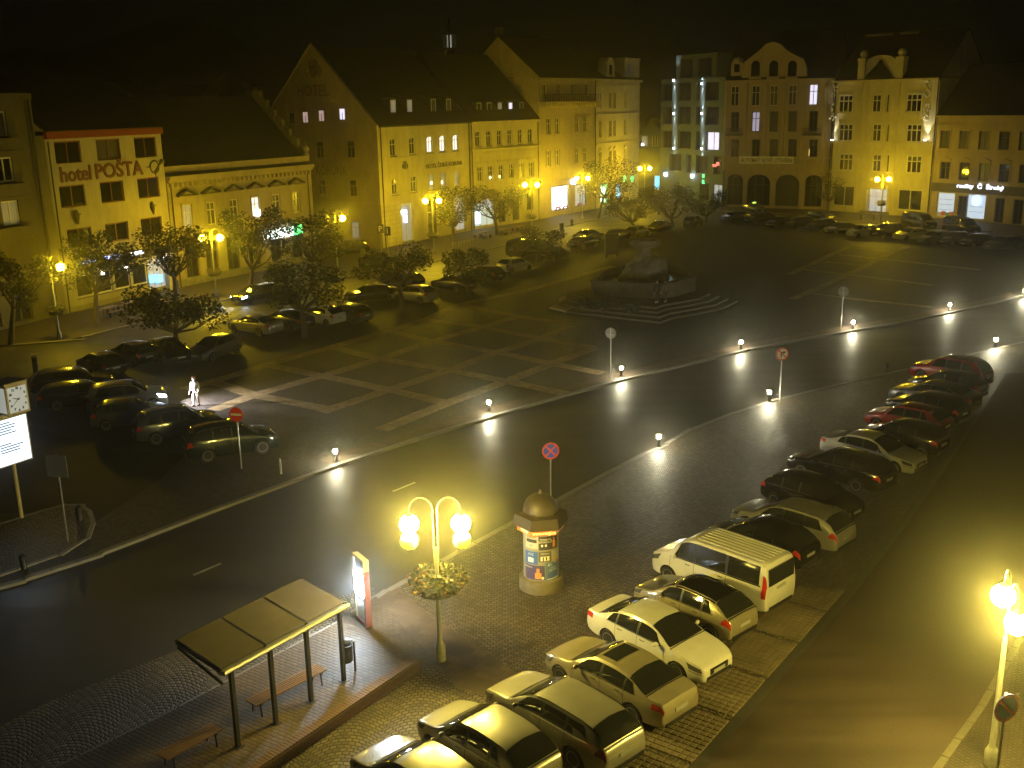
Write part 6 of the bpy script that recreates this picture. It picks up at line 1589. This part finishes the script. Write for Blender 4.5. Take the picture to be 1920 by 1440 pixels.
def cpatch(b, S, d0, d1, s0, s1, side, nd=8, ns=4, off=.007, d0b=None, d1b=None):
    """patch of body surface; d0b/d1b give other ends for the s1 edge (raked pillars)"""
    d0b = d0 if d0b is None else d0b; d1b = d1 if d1b is None else d1b
    vs = []
    for i in range(nd + 1):
        for j in range(ns + 1):
            v = j / ns; s = s0 + (s1 - s0) * v; a = d0 + (d0b - d0) * v; e = d1 + (d1b - d1) * v; d = a + (e - a) * i / nd
            p = csurf(S, d, s, side); e1 = csurf(S, min(S['L'], d + .02), s, side) - csurf(S, max(0, d - .02), s, side); e2 = csurf(S, d, min(10, s + .05), side) - csurf(S, d, max(0, s - .05), side)
            n_ = e1.cross(e2)
            if n_.length < 1e-9: n_ = Vector((0, side, 0))
            n_.normalize()
            if n_.dot(Vector((0, side * .6, .8))) < 0: n_ = -n_
            vs.append(p + n_ * off)
    m = ns + 1
    fs = [(i * m + j, i * m + j + 1, (i + 1) * m + j + 1, (i + 1) * m + j) for i in range(nd) for j in range(ns)]
    if side > 0: fs = [f[::-1] for f in fs]
    b.add(vs, fs); return b
m_cglass = mat('car_glass', (.018, .019, .018), .06, spec=.8)
m_tyre = mat('tyre_rubber', (.014, .014, .014), .75); m_rim = mat('alloy_rim', (.5, .5, .48), .3, .8)
m_hl = mat('headlight_glass', (.14, .14, .135), .06, .5, spec=.9); m_tl = mat('taillight_plastic', (.40, .02, .01), .12, spec=.8)
m_plate = mat('number_plate', (.32, .32, .3), .5); m_trim = mat('black_trim', (.015, .015, .015), .45); m_chrome = mat('chrome', (.7, .7, .68), .12, 1.0)
m_hl_on = lit('headlight_on', (.72, .88, 1.0), 55)
PAINT = {}
def paint(name, col, rough=.28, metal=.35, coat=.8):
    return mat('paint_' + name, col, rough, metal, coat=coat, var=.10, vscale=2.0)
P_silver = paint('silver', (.42, .41, .38), .3, .55); P_white = paint('white', (.58, .57, .54), .3, 0.0); P_black = paint('black', (.010, .010, .011), .2, .0); P_grey = paint('grey', (.09, .09, .09), .28, .5)
P_beige = paint('champagne', (.40, .36, .26), .3, .5); P_red = paint('red', (.28, .015, .01), .25, .1); P_blue = paint('slate_blue', (.06, .075, .10), .25, .4); P_dblue = paint('dark_blue', (.012, .016, .028), .2, .2); P_dgreen = paint('dark_green', (.01, .022, .018), .2, .2)
PROTO = {}
def parts_for(kind):
    if kind in PROTO: return PROTO[kind]
    S = SPEC[kind]; L = S['L']; W = S['W']; out = []
    ds = [0, .015, .05, .11, .2, .32, .5]; d = .7
    while d < L - .6: ds.append(d); d += .16
    ds += [L - .5, L - .36, L - .24, L - .14, L - .07, L - .025, L]
    b = MB(); n = 21; vs = []
    for d in ds:
        P_ = car_section(S, d); x = L / 2 - d
        if d == 0: P_ = [(y * .93, z * .9 + .5 * .1 - .0) for y, z in P_]
        if d == L: P_ = [(y * .95, z * .92 + .55 * .08) for y, z in P_]
        ring = [(x, -y, z) for y, z in P_] + [(x, y, z) for y, z in P_[-2::-1]]
        vs += ring
    fs = []
    for i in range(len(ds) - 1):
        for k in range(n): k2 = (k + 1) % n; fs.append((i * n + k, (i + 1) * n + k, (i + 1) * n + k2, i * n + k2))
    fs += [tuple(range(n)), tuple((len(ds) - 1) * n + k for k in range(n - 1, -1, -1))]
    b.add(vs, fs); me = b.mesh('body', [P_silver])
    # real wheel arches
    o = link('body', me); cut = MB()
    for wd in S['wb']:
        for sd_ in (-1, 1): cut.lathe([(S['r'] + .055, sd_ * W * .29), (S['r'] + .055, sd_ * W * .7)], 26, (L / 2 - wd, 0, S['r'] + .0), axis='y')
    cm = cut.mesh('cutter', [m_trim]); bm = bmesh.new(); bm.from_mesh(cm); bmesh.ops.recalc_face_normals(bm, faces=bm.faces[:]); bm.to_mesh(cm); bm.free()
    bm = bmesh.new(); bm.from_mesh(me); bmesh.ops.recalc_face_normals(bm, faces=bm.faces[:]); bm.to_mesh(me); bm.free()
    oc = link('cutter', cm); md = o.modifiers.new('arch', 'BOOLEAN'); md.operation = 'DIFFERENCE'; md.object = oc; md.solver = 'EXACT'
    dg = bpy.context.evaluated_depsgraph_get(); dg.update()
    m2 = bpy.data.meshes.new_from_object(o.evaluated_get(dg)); bpy.data.objects.remove(o); bpy.data.objects.remove(oc)
    m2.materials.clear(); m2.materials.append(P_silver); m2.polygons.foreach_set('material_index', [0] * len(m2.polygons))
    m2.polygons.foreach_set('use_smooth', [True] * len(m2.polygons)); m2.set_sharp_from_angle(angle=R(38)); m2.name = 'body'
    out.append(('body', m2, None, None))
    def P2(name, b, m, sm=60): out.append((name, b.mesh(name, m, sm), None, None))
    a0, a1 = S['ws']; b = MB()
    for sd_ in (-1, 1): cpatch(b, S, a0, a1, 7.75, 10, sd_, 8, 6, .009, a0 - .03, a1 + .04)
    P2('windscreen', b, m_cglass)
    if S['rs']:
        a0, a1 = S['rs']; b = MB()
        for sd_ in (-1, 1): cpatch(b, S, a0, a1, 7.35, 10, sd_, 8, 6, .009, a0 - .05, a1 + .02)
    else:
        b = MB().box(-L / 2 - .012, -L / 2 + .04, -.74, .74, 1.18, 1.78)
    P2('rear_window', b, m_cglass)
    for sd_ in (-1, 1):
        for k, (q0, q1) in enumerate(S['side']):
            fw_ = .30 if k == 0 else 0.0; rw = 0.0
            if k == len(S['side']) - 1: rw = -.22 if kind in ('wagon', 'suv', 'hatch') else (-.16 if kind == 'sedan' else 0)
            b = cpatch(MB(), S, q0, q1, 5.15, 7.0, sd_, 8, 5, .010, q0 + fw_, q1 + rw)
            P2('side_window', b, m_cglass)
            if k + 1 < len(S['side']): P2('door_pillar', cpatch(MB(), S, q1 + .004, S['side'][k + 1][0] - .004, 5.15, 7.0, sd_, 1, 5, .008), m_trim)
        b = cpatch(MB(), S, S['side'][0][0] - .08, S['side'][-1][1] + .06, 5.0, 5.14, sd_, 14, 1, .012); P2('window_trim', b, m_chrome if kind in ('wagon', 'sedan') else m_trim)
        for k, q in enumerate([S['side'][0][0] - .12, (S['side'][0][1] + S['side'][1][0]) / 2, S['side'][1][1] + .05]):
            P2('door_seam', cpatch(MB(), S, q - .007, q + .007, 1.3, 5.0, sd_, 1, 8, .004), m_trim)
        P2('sill_trim', cpatch(MB(), S, S['wb'][0] + S['r'] + .1, S['wb'][1] - S['r'] - .1, .2, 1.2, sd_, 10, 2, .006), m_trim)
        for q in (S['side'][0][1] - .2, S['side'][1][1] - .16): P2('door_handle', cpatch(MB(), S, q - .1, q + .1, 4.05, 4.28, sd_, 2, 1, .028), m_chrome if kind == 'wagon' else m_trim)
        dm = S['side'][0][0] + .12; c_ = csurf(S, dm, 5.0, sd_)
        b = MB().sphere((c_.x, c_.y + sd_ * .13, c_.z + .09), .1, 10, 7, (.6, 1.05, .72)).tube([(c_.x, c_.y - sd_ * .02, c_.z + .03), (c_.x, c_.y + sd_ * .1, c_.z + .07)], .025, 5)
        out.append(('mirror', b.mesh('mirror', [P_silver], 60), 'paint', None))
        hb = cpatch(MB(), S, .06, .46, 3.75, 5.15, sd_, 6, 4, .012, .12, .58); P2('headlight', hb, m_hl)
        if kind == 'van': tb_ = cpatch(MB(), S, L - .16, L - .015, 3.0, 6.2, sd_, 4, 6, .012)
        elif kind in ('wagon', 'suv', 'hatch'): tb_ = cpatch(MB(), S, L - .34, L - .012, 3.6, 5.3, sd_, 6, 5, .012, L - .22, L - .03)
        else: tb_ = cpatch(MB(), S, L - .36, L - .012, 3.7, 4.95, sd_, 6, 4, .012)
        P2('taillight', tb_, m_tl)
        if kind in ('wagon', 'suv'):
            pts = [tuple(csurf(S, q, 7.6, sd_) + Vector((0, 0, .05 if 0 < i_ < 6 else .0))) for i_, q in enumerate([S['ws'][1] + .15 + (S['side'][-1][1] - S['ws'][1] - .1) * j / 6 for j in range(7)])]
            P2('roof_rail', MB().tube(pts, .016, 5), m_chrome)
        P2('bonnet_seam', cpatch(MB(), S, .16, S['ws'][0] - .03, 6.93, 7.0, sd_, 8, 1, .005), m_trim)
        if kind in ('sedan', 'hatch', 'wagon'): P2('bumper_seam', cpatch(MB(), S, .02, S['wb'][0] - S['r'] - .1, 3.3, 3.42, sd_, 6, 1, .005), m_trim)
    for d_ in ((S['ws'][0] - .05,) if kind == 'van' else (S['ws'][0] - .05, S['rs'][1] + .05)):
        b = MB()
        for sd_ in (-1, 1): cpatch(b, S, d_ - .02, d_ + .02, 7.0, 10, sd_, 1, 8, .006)
        P2('scuttle_seam', b, m_trim)
    zg = S['top'][0][1]
    P2('grille', MB().box(L / 2 - .035, L / 2 + .012, -.42, .42, zg - .17, zg + .02).box(L / 2 - .05, L / 2 + .006, -.58, .58, .28, .41), m_trim, 30)
    P2('number_plate', MB().box(L / 2 - .01, L / 2 + .022, -.26, .26, .44, .55), m_plate, 30)
    P2('number_plate', MB().box(-L / 2 - .022, -L / 2 + .02, -.26, .26, .62 if kind != 'van' else .95, .73 if kind != 'van' else 1.06), m_plate, 30)
    P2('bumper', MB().box(-L / 2 - .02, -L / 2 + .1, -W * .36, W * .36, .30, .42), m_trim, 30)
    if kind == 'van':
        b = MB()
        for k in range(7): b.tube([(L / 2 - 1.95, -.6 + k * .2, S['top'][8][1] + .012 - abs(k - 3) * .004), (-L / 2 + .3, -.6 + k * .2, S['top'][8][1] + .008 - abs(k - 3) * .004)], .02, 5)
        out.append(('roof_rib', b.mesh('roof_rib', [P_white], 60), 'paint', None))
    r = S['r']
    tw = MB().lathe([(r * .66, -.10), (r * .93, -.105), (r, -.07), (r, .07), (r * .93, .105), (r * .66, .10)], 22, axis='y').mesh('tyre', m_tyre, 40)
    rm = MB()
    for k in range(5):
        a = 2 * math.pi * k / 5; c_, s_ = math.cos(a), math.sin(a); q = Vector((-s_, 0, c_))
        for sd_ in (1, -1):
            p0 = Vector((c_ * .05, sd_ * .085, s_ * .05)); p1 = Vector((c_ * r * .64, sd_ * .095, s_ * r * .64)); w0, w1 = .035, .03
            rm.add([p0 - q * w0, p0 + q * w0, p1 + q * w1, p1 - q * w1], [(0, 1, 2, 3)])
    rm.lathe([(r * .60, -.098), (r * .67, -.108), (r * .67, .108), (r * .60, .098)], 22, axis='y'); rm.lathe([(.06, -.09), (.06, .09)], 8, axis='y')
    rm_ = rm.mesh('rim', m_rim)
    dk = MB().lathe([(r * .66, -.05), (r * .66, .05)], 16, axis='y').mesh('hub_disc', m_trim)
    PROTO[kind] = (out, tw, rm_, dk)
    return PROTO[kind]
NEARDET = {'bonnet_seam', 'bumper_seam', 'scuttle_seam', 'door_seam', 'door_handle', 'window_trim', 'sill_trim', 'roof_rail', 'grille', 'bumper'}
def car(kind, label, c, head, pnt, group=None, near=True, lights=False, z=.0, cz=.7, scale=1.0, wheelcol=None):
    """c: pixel of the car's middle at about half its height; head: world heading in radians"""
    out, tw, rm_, dk = parts_for(kind); S = SPEC[kind]
    p = G(c[0], c[1], cz)
    t = thing('parked_car' if kind != 'van' else 'parked_van', label, 'van' if kind == 'van' else 'car', (p.x, p.y, z), head, group)
    if lights: t.name = 'moving_car'
    for name, me, pm_, _ in out:
        if not near and name in NEARDET: continue
        if not near and name == 'roof_rail': continue
        o = link(name, me, t)
        if name in ('body', 'mirror', 'roof_rib'):
            o.material_slots[0].link = 'OBJECT'; o.material_slots[0].material = pnt
        if lights and name == 'headlight': o.material_slots[0].link = 'OBJECT'; o.material_slots[0].material = m_hl_on
    for wd in S['wb']:
        for sd_ in (-1, 1):
            w = link('wheel', tw, t, (S['L'] / 2 - wd, sd_ * (S['W'] / 2 - .125), S['r']))
            link('rim', rm_, w); link('hub_disc', dk, w)
    return t
def heading(a, b_): d = G(*b_) - G(*a); return math.atan2(d.y, d.x)
HR = heading((1200, 1338), (1046, 1258))       # nose towards the road
print('row heading', math.degrees(HR))
GR = 'cars parked in the near row on the right'
row = [
 ('hatch', 'silver hatchback at the bottom edge, only its nose and roof in view', (790, 1462), HR, P_silver),
 ('hatch', 'silver hatchback with golden lit roof, nearest whole car by the platform wall', (912, 1388), HR, P_silver),
 ('wagon', 'silver estate car with dark rear window, between two silver cars', (1052, 1336), HR, P_silver),
 ('sedan', 'champagne saloon with dark sunroof and red tail light', (1158, 1262), HR, P_beige),
 ('sedan', 'white saloon parked nose towards the lane, beside the silver saloon', (1234, 1188), HR + math.pi, P_white),
 ('hatch', 'champagne hatchback with black roof, between white saloon and white van', (1300, 1126), HR, P_beige),
 ('hatch', 'dark car mostly hidden behind the white van', (1428, 1008), HR, P_black),
 ('wagon', 'silver estate car with dark red door sign behind the white van', (1484, 974), HR, P_silver),
 ('hatch', 'black car nose to the lane beside the silver estate', (1523, 926), HR + math.pi, P_black),
 ('wagon', 'black estate car with chrome window line in front of a white saloon', (1576, 873), HR, P_black),
 ('sedan', 'white saloon parked nose out between black cars in the far part of the row', (1637, 842), HR + math.pi, P_white),
 ('hatch', 'black hatchback behind the far white saloon', (1692, 815), HR, P_black),
 ('hatch', 'dark red hatchback in the middle of the dark far cars', (1702, 783), HR, P_red),
 ('hatch', 'black hatchback behind the dark red one', (1738, 760), HR, P_black),
 ('sedan', 'dark grey saloon third from the far end of the row', (1752, 738), HR, P_grey),
 ('hatch', 'black car second from the far end of the row', (1776, 718), HR, P_black),
 ('suv', 'dark red off-road car at the far end of the row', (1782, 696), HR, P_red)]
CARS = []
for k, (kd, lb, c, hd_, pt) in enumerate(row): CARS.append(car(kd, lb, c, hd_ + R(random.uniform(-2, 2)), pt, GR))
van = car('van', 'white van with long dark side windows and ribbed roof', (1350, 1056), HR, P_white, GR, cz=1.0)
# details of single cars
sr = MB()
for sd_ in (-1, 1): cpatch(sr, SPEC['sedan'], 2.18, 2.75, 8.6, 10, sd_, 5, 4, .010)
link('sunroof', sr.mesh('sunroof', m_cglass, 60), CARS[3])
br2 = MB()
for sd_ in (-1, 1): cpatch(br2, SPEC['hatch'], 1.85, 3.45, 7.2, 10, sd_, 10, 6, .006)
link('black_roof', br2.mesh('black_roof', P_black, 60), CARS[5])
bh = MB()
for sd_ in (-1, 1): cpatch(bh, SPEC['hatch'], .2, .98, 7.3, 10, sd_, 6, 5, .006)
link('dark_bonnet', bh.mesh('dark_bonnet', P_grey, 60), CARS[5])
ds_ = cpatch(MB(), SPEC['wagon'], 1.55, 2.4, 2.6, 4.8, 1, 6, 4, .012).mesh('door_sign', mat('door_sign_red', (.16, .012, .012), .4), 60)
dso = link('door_sign', ds_, CARS[7])
wt_ = text_mesh('PANAS', .22, .01); wt_.materials.append(m_whitep)
o = link('door_lettering', wt_, dso); cc_ = csurf(SPEC['wagon'], 1.98, 3.7, 1)
o.matrix_local = Matrix.Translation((cc_.x, cc_.y + .03, cc_.z)) @ Matrix.Rotation(math.pi, 4, 'Z') @ Matrix.Rotation(math.pi / 2, 4, 'X')
GLc = 'cars parked at an angle on the left of the square'
HL = heading((391, 862), (492, 846)) 
HL2 = HL - R(6)
left = [
 ('suv', 'black off-road car with bright alloy wheels beside the no entry sign', (432, 825), HL, P_dgreen), ('suv', 'slate blue off-road car behind the black one', (334, 795), HL + R(2), P_blue),
 ('hatch', 'grey people carrier with glowing red tail light', (245, 772), HL2, P_grey), ('suv', 'pale off-road car with chrome roof line, fourth in the left row', (237, 745), HL2, P_silver),
 ('wagon', 'dark car with amber glint on its roof and red lamp', (152, 738), HL2, P_dblue), ('wagon', 'dark car behind the amber roofed one at the far left', (136, 712), HL2, P_dblue)]
for kd, lb, c, hd_, pt in left: CARS.append(car(kd, lb, c, hd_, pt, GLc))
HX = heading((250, 690), (150, 645))
left2 = [
 ('hatch', 'black car with blue window reflections, left of a pair under the trees', (188, 680), HX + R(8), P_black), ('hatch', 'black car with blue reflections and bright roof rail, right of the pair', (250, 660), HX + R(8), P_black),
 ('sedan', 'black car parked deep in shade left of the low tree', (314, 654), HX + math.pi, P_black), ('hatch', 'small grey car seen head on under the dark tree', (403, 650), R(-115), P_grey)]
for kd, lb, c, hd_, pt in left2: CARS.append(car(kd, lb, c, hd_, pt, GLc, False))
HM = math.atan2(FAR and (G(*A1[5]) - G(*A1[0])).y, (G(*A1[5]) - G(*A1[0])).x) + math.pi / 2
mid = [
 ('sedan', 'pale saloon with red tail lamp, front of the middle row', (478, 607), HM, P_silver), ('sedan', 'teal roofed car right of the pale saloon', (537, 598), HM, P_blue), ('hatch', 'white hatchback seen from behind in the middle row', (601, 590), HM, P_white),
 ('hatch', 'dark hatchback right of the white one', (652, 586), HM, P_grey), ('sedan', 'dark saloon with yellow lit bonnet before the gabled hotel', (697, 548), HM + R(60), P_black), ('hatch', 'small silver car right of the yellow lit bonnet', (776, 550), HM, P_silver),
 ('wagon', 'black estate in the shade below the hotel corner', (748, 527), HM + R(60), P_black), ('suv', 'black off-road car parked against the gable wall', (655, 466), HM + R(70), P_black),
 ('van', 'dark minibus with glinting roof edge left of the fountain', (985, 468), HM - R(95), P_dblue), ('hatch', 'white small car parked behind the dark minibus', (966, 496), HM - R(100), P_white),
 ('sedan', 'dark saloon with yellow roof glint behind the fountain, upper one', (1104, 441), HM - R(95), P_black), ('sedan', 'dark saloon with yellow bonnet glint behind the fountain, lower one', (1094, 454), HM - R(95), P_black),
 ('hatch', 'dark car with bright headlamp glints left of the fountain top', (1040, 474), HM - R(95), P_black), ('hatch', 'dark car under the trees right of the two glinting saloons', (1160, 440), HM - R(90), P_black),
 ('hatch', 'dark hatchback below the corner trees', (1195, 434), HM - R(90), P_grey), ('sedan', 'dark saloon in the shade of the middle corner tree', (1240, 424), HM - R(90), P_black), ('hatch', 'dark car at the right of the corner trees', (1300, 414), HM - R(85), P_grey),
 ('wagon', 'dark estate under the dark trees left of the fountain', (850, 530), HM - R(10), P_black), ('hatch', 'dark hatchback under the tree left of the information board', (910, 512), HM - R(10), P_black)]
for kd, lb, c, hd_, pt in mid: CARS.append(car(kd, lb, c, hd_, pt, 'cars parked in the middle of the square', False))
mv = car('wagon', 'dark car driving with both headlights on below the palace', (480, 549), heading((520, 545), (440, 562)), P_black, None, False, True)
HF = math.atan2(an.nin.y, an.nin.x) + math.pi - R(18)
far_ = [
 ('hatch', 'silver grey car at the left end of the far row', (1378, 406), P_grey), ('sedan', 'dark car with curved roof glint, second in the far row', (1425, 408), P_dblue), ('hatch', 'dark car third in the far row', (1462, 416), P_black), ('hatch', 'dark hatchback fourth in the far row', (1500, 417), P_black),
 ('hatch', 'dark car in the far row below the thin young tree', (1539, 421), P_black), ('sedan', 'dark blue saloon left of the silver hatchback in the far row', (1577, 428), P_dblue), ('hatch', 'silver hatchback in the far row before the floodlit house', (1618, 433), P_silver),
 ('suv', 'black off-road car in the far row by the lit doorway', (1664, 433), P_black), ('sedan', 'golden glinting saloon in the far row', (1710, 438), P_beige), ('hatch', 'dark car right of the golden saloon', (1754, 445), P_grey), ('hatch', 'dark hatchback below the first lit shop window', (1791, 447), P_black),
 ('hatch', 'black car below the second lit shop window', (1830, 451), P_dblue)]
for kd, lb, c, pt in far_: CARS.append(car(kd, lb, c, HF + R(random.uniform(-5, 5)), pt, 'cars parked in the far row', False))
for kd, lb, c, hd_, pt in (('van', 'dark van parked along the far kerb behind the golden saloon', (1724, 418), HF + R(85), P_black), ('van', 'black van along the far kerb before the lit shops', (1803, 427), HF + R(85), P_black), ('wagon', 'dark car at the right edge of the far row', (1882, 455), HF, P_grey),
                            ('sedan', 'dark saloon along the far kerb by the thin young tree', (1540, 403), HF + R(85), P_black)):
    CARS.append(car(kd, lb, c, hd_, pt, 'cars parked in the far row', False))
tx = car('sedan', 'taxi with small glowing green roof lamp before the arcaded hall', (1414, 390), HF + R(85), P_black, None, False)
MB().box(-.08, .08, -.25, .25, 1.45, 1.58).build('taxi_lamp', lit('taxi_lamp_light', (.5, .9, .1), 3), tx)
# headlamps: the driving car, and the parked car that floods the square behind the person in white
def headlamp(name, root, x, y, z, energy, col, size=R(70), blend=.5, pitch_=-6, yaw=0):
    ld = bpy.data.lights.new(name, 'SPOT'); ld.energy = energy; ld.color = col; ld.spot_size = size; ld.spot_blend = blend; ld.shadow_soft_size = .06
    o = bpy.data.objects.new(name, ld); COL.objects.link(o); o.parent = root; o.location = (x, y, z)
    o.rotation_euler = (Matrix.Rotation(R(yaw), 4, 'Z') @ Matrix.Rotation(R(-90), 4, 'Z') @ Matrix.Rotation(R(90 + pitch_), 4, 'X')).to_euler()
for y in (-.6, .6): headlamp('headlamp_beam', mv, 2.45, y, .68, 900, (.8, .9, 1.0))
for y in (-.6, .6): headlamp('headlamp_beam', CARS[20], 2.35, y, .72, 3000, (1.0, .93, .95), R(100), 1.0, -1, -14)
for ch in CARS[20].children:
    if ch.name.startswith('headlight') : ch.material_slots[0].link = 'OBJECT'; ch.material_slots[0].material = m_hl_on

lc = CARS[20].location; hd0 = CARS[20].rotation_euler.z
q_ = lc + Vector((math.cos(hd0 - R(14)), math.sin(hd0 - R(14)), 0)) * 3.9
v_ = q_ - Vector((0, 0, CAM_H)); print('white person px', 960 + FPX * v_.dot(RT) / v_.dot(FW), 720 - FPX * v_.dot(UP) / v_.dot(FW))
WHITE_P.location = (q_.x, q_.y, 0); WHITE_P.rotation_euler = (0, 0, hd0 + R(-40))
# ------------------------------------------------------------------ thin haze volume, added for halos that stand in for lens glow
b = MB().box(-940, 940, -240, 1640, -1.15, 118)
hz_o = b.build('added_halo_haze', None if False else mat('air', (1, 1, 1)))
hm = bpy.data.materials.new('halo_haze'); hm.use_nodes = True; nt = hm.node_tree; nt.nodes.clear()
out_ = nt.nodes.new('ShaderNodeOutputMaterial'); pv_ = nt.nodes.new('ShaderNodeVolumePrincipled')
pv_.inputs['Color'].default_value = (.92, .9, .82, 1); pv_.inputs['Density'].default_value = .0014; pv_.inputs['Anisotropy'].default_value = .945
nt.links.new(pv_.outputs[0], out_.inputs['Volume'])
hz_o.data.materials.clear(); hz_o.data.materials.append(hm); hz_o['kind'] = 'stuff'
print('objects', len(bpy.data.objects), 'tris', sum(len(o.data.polygons) for o in bpy.data.objects if o.type == 'MESH'))
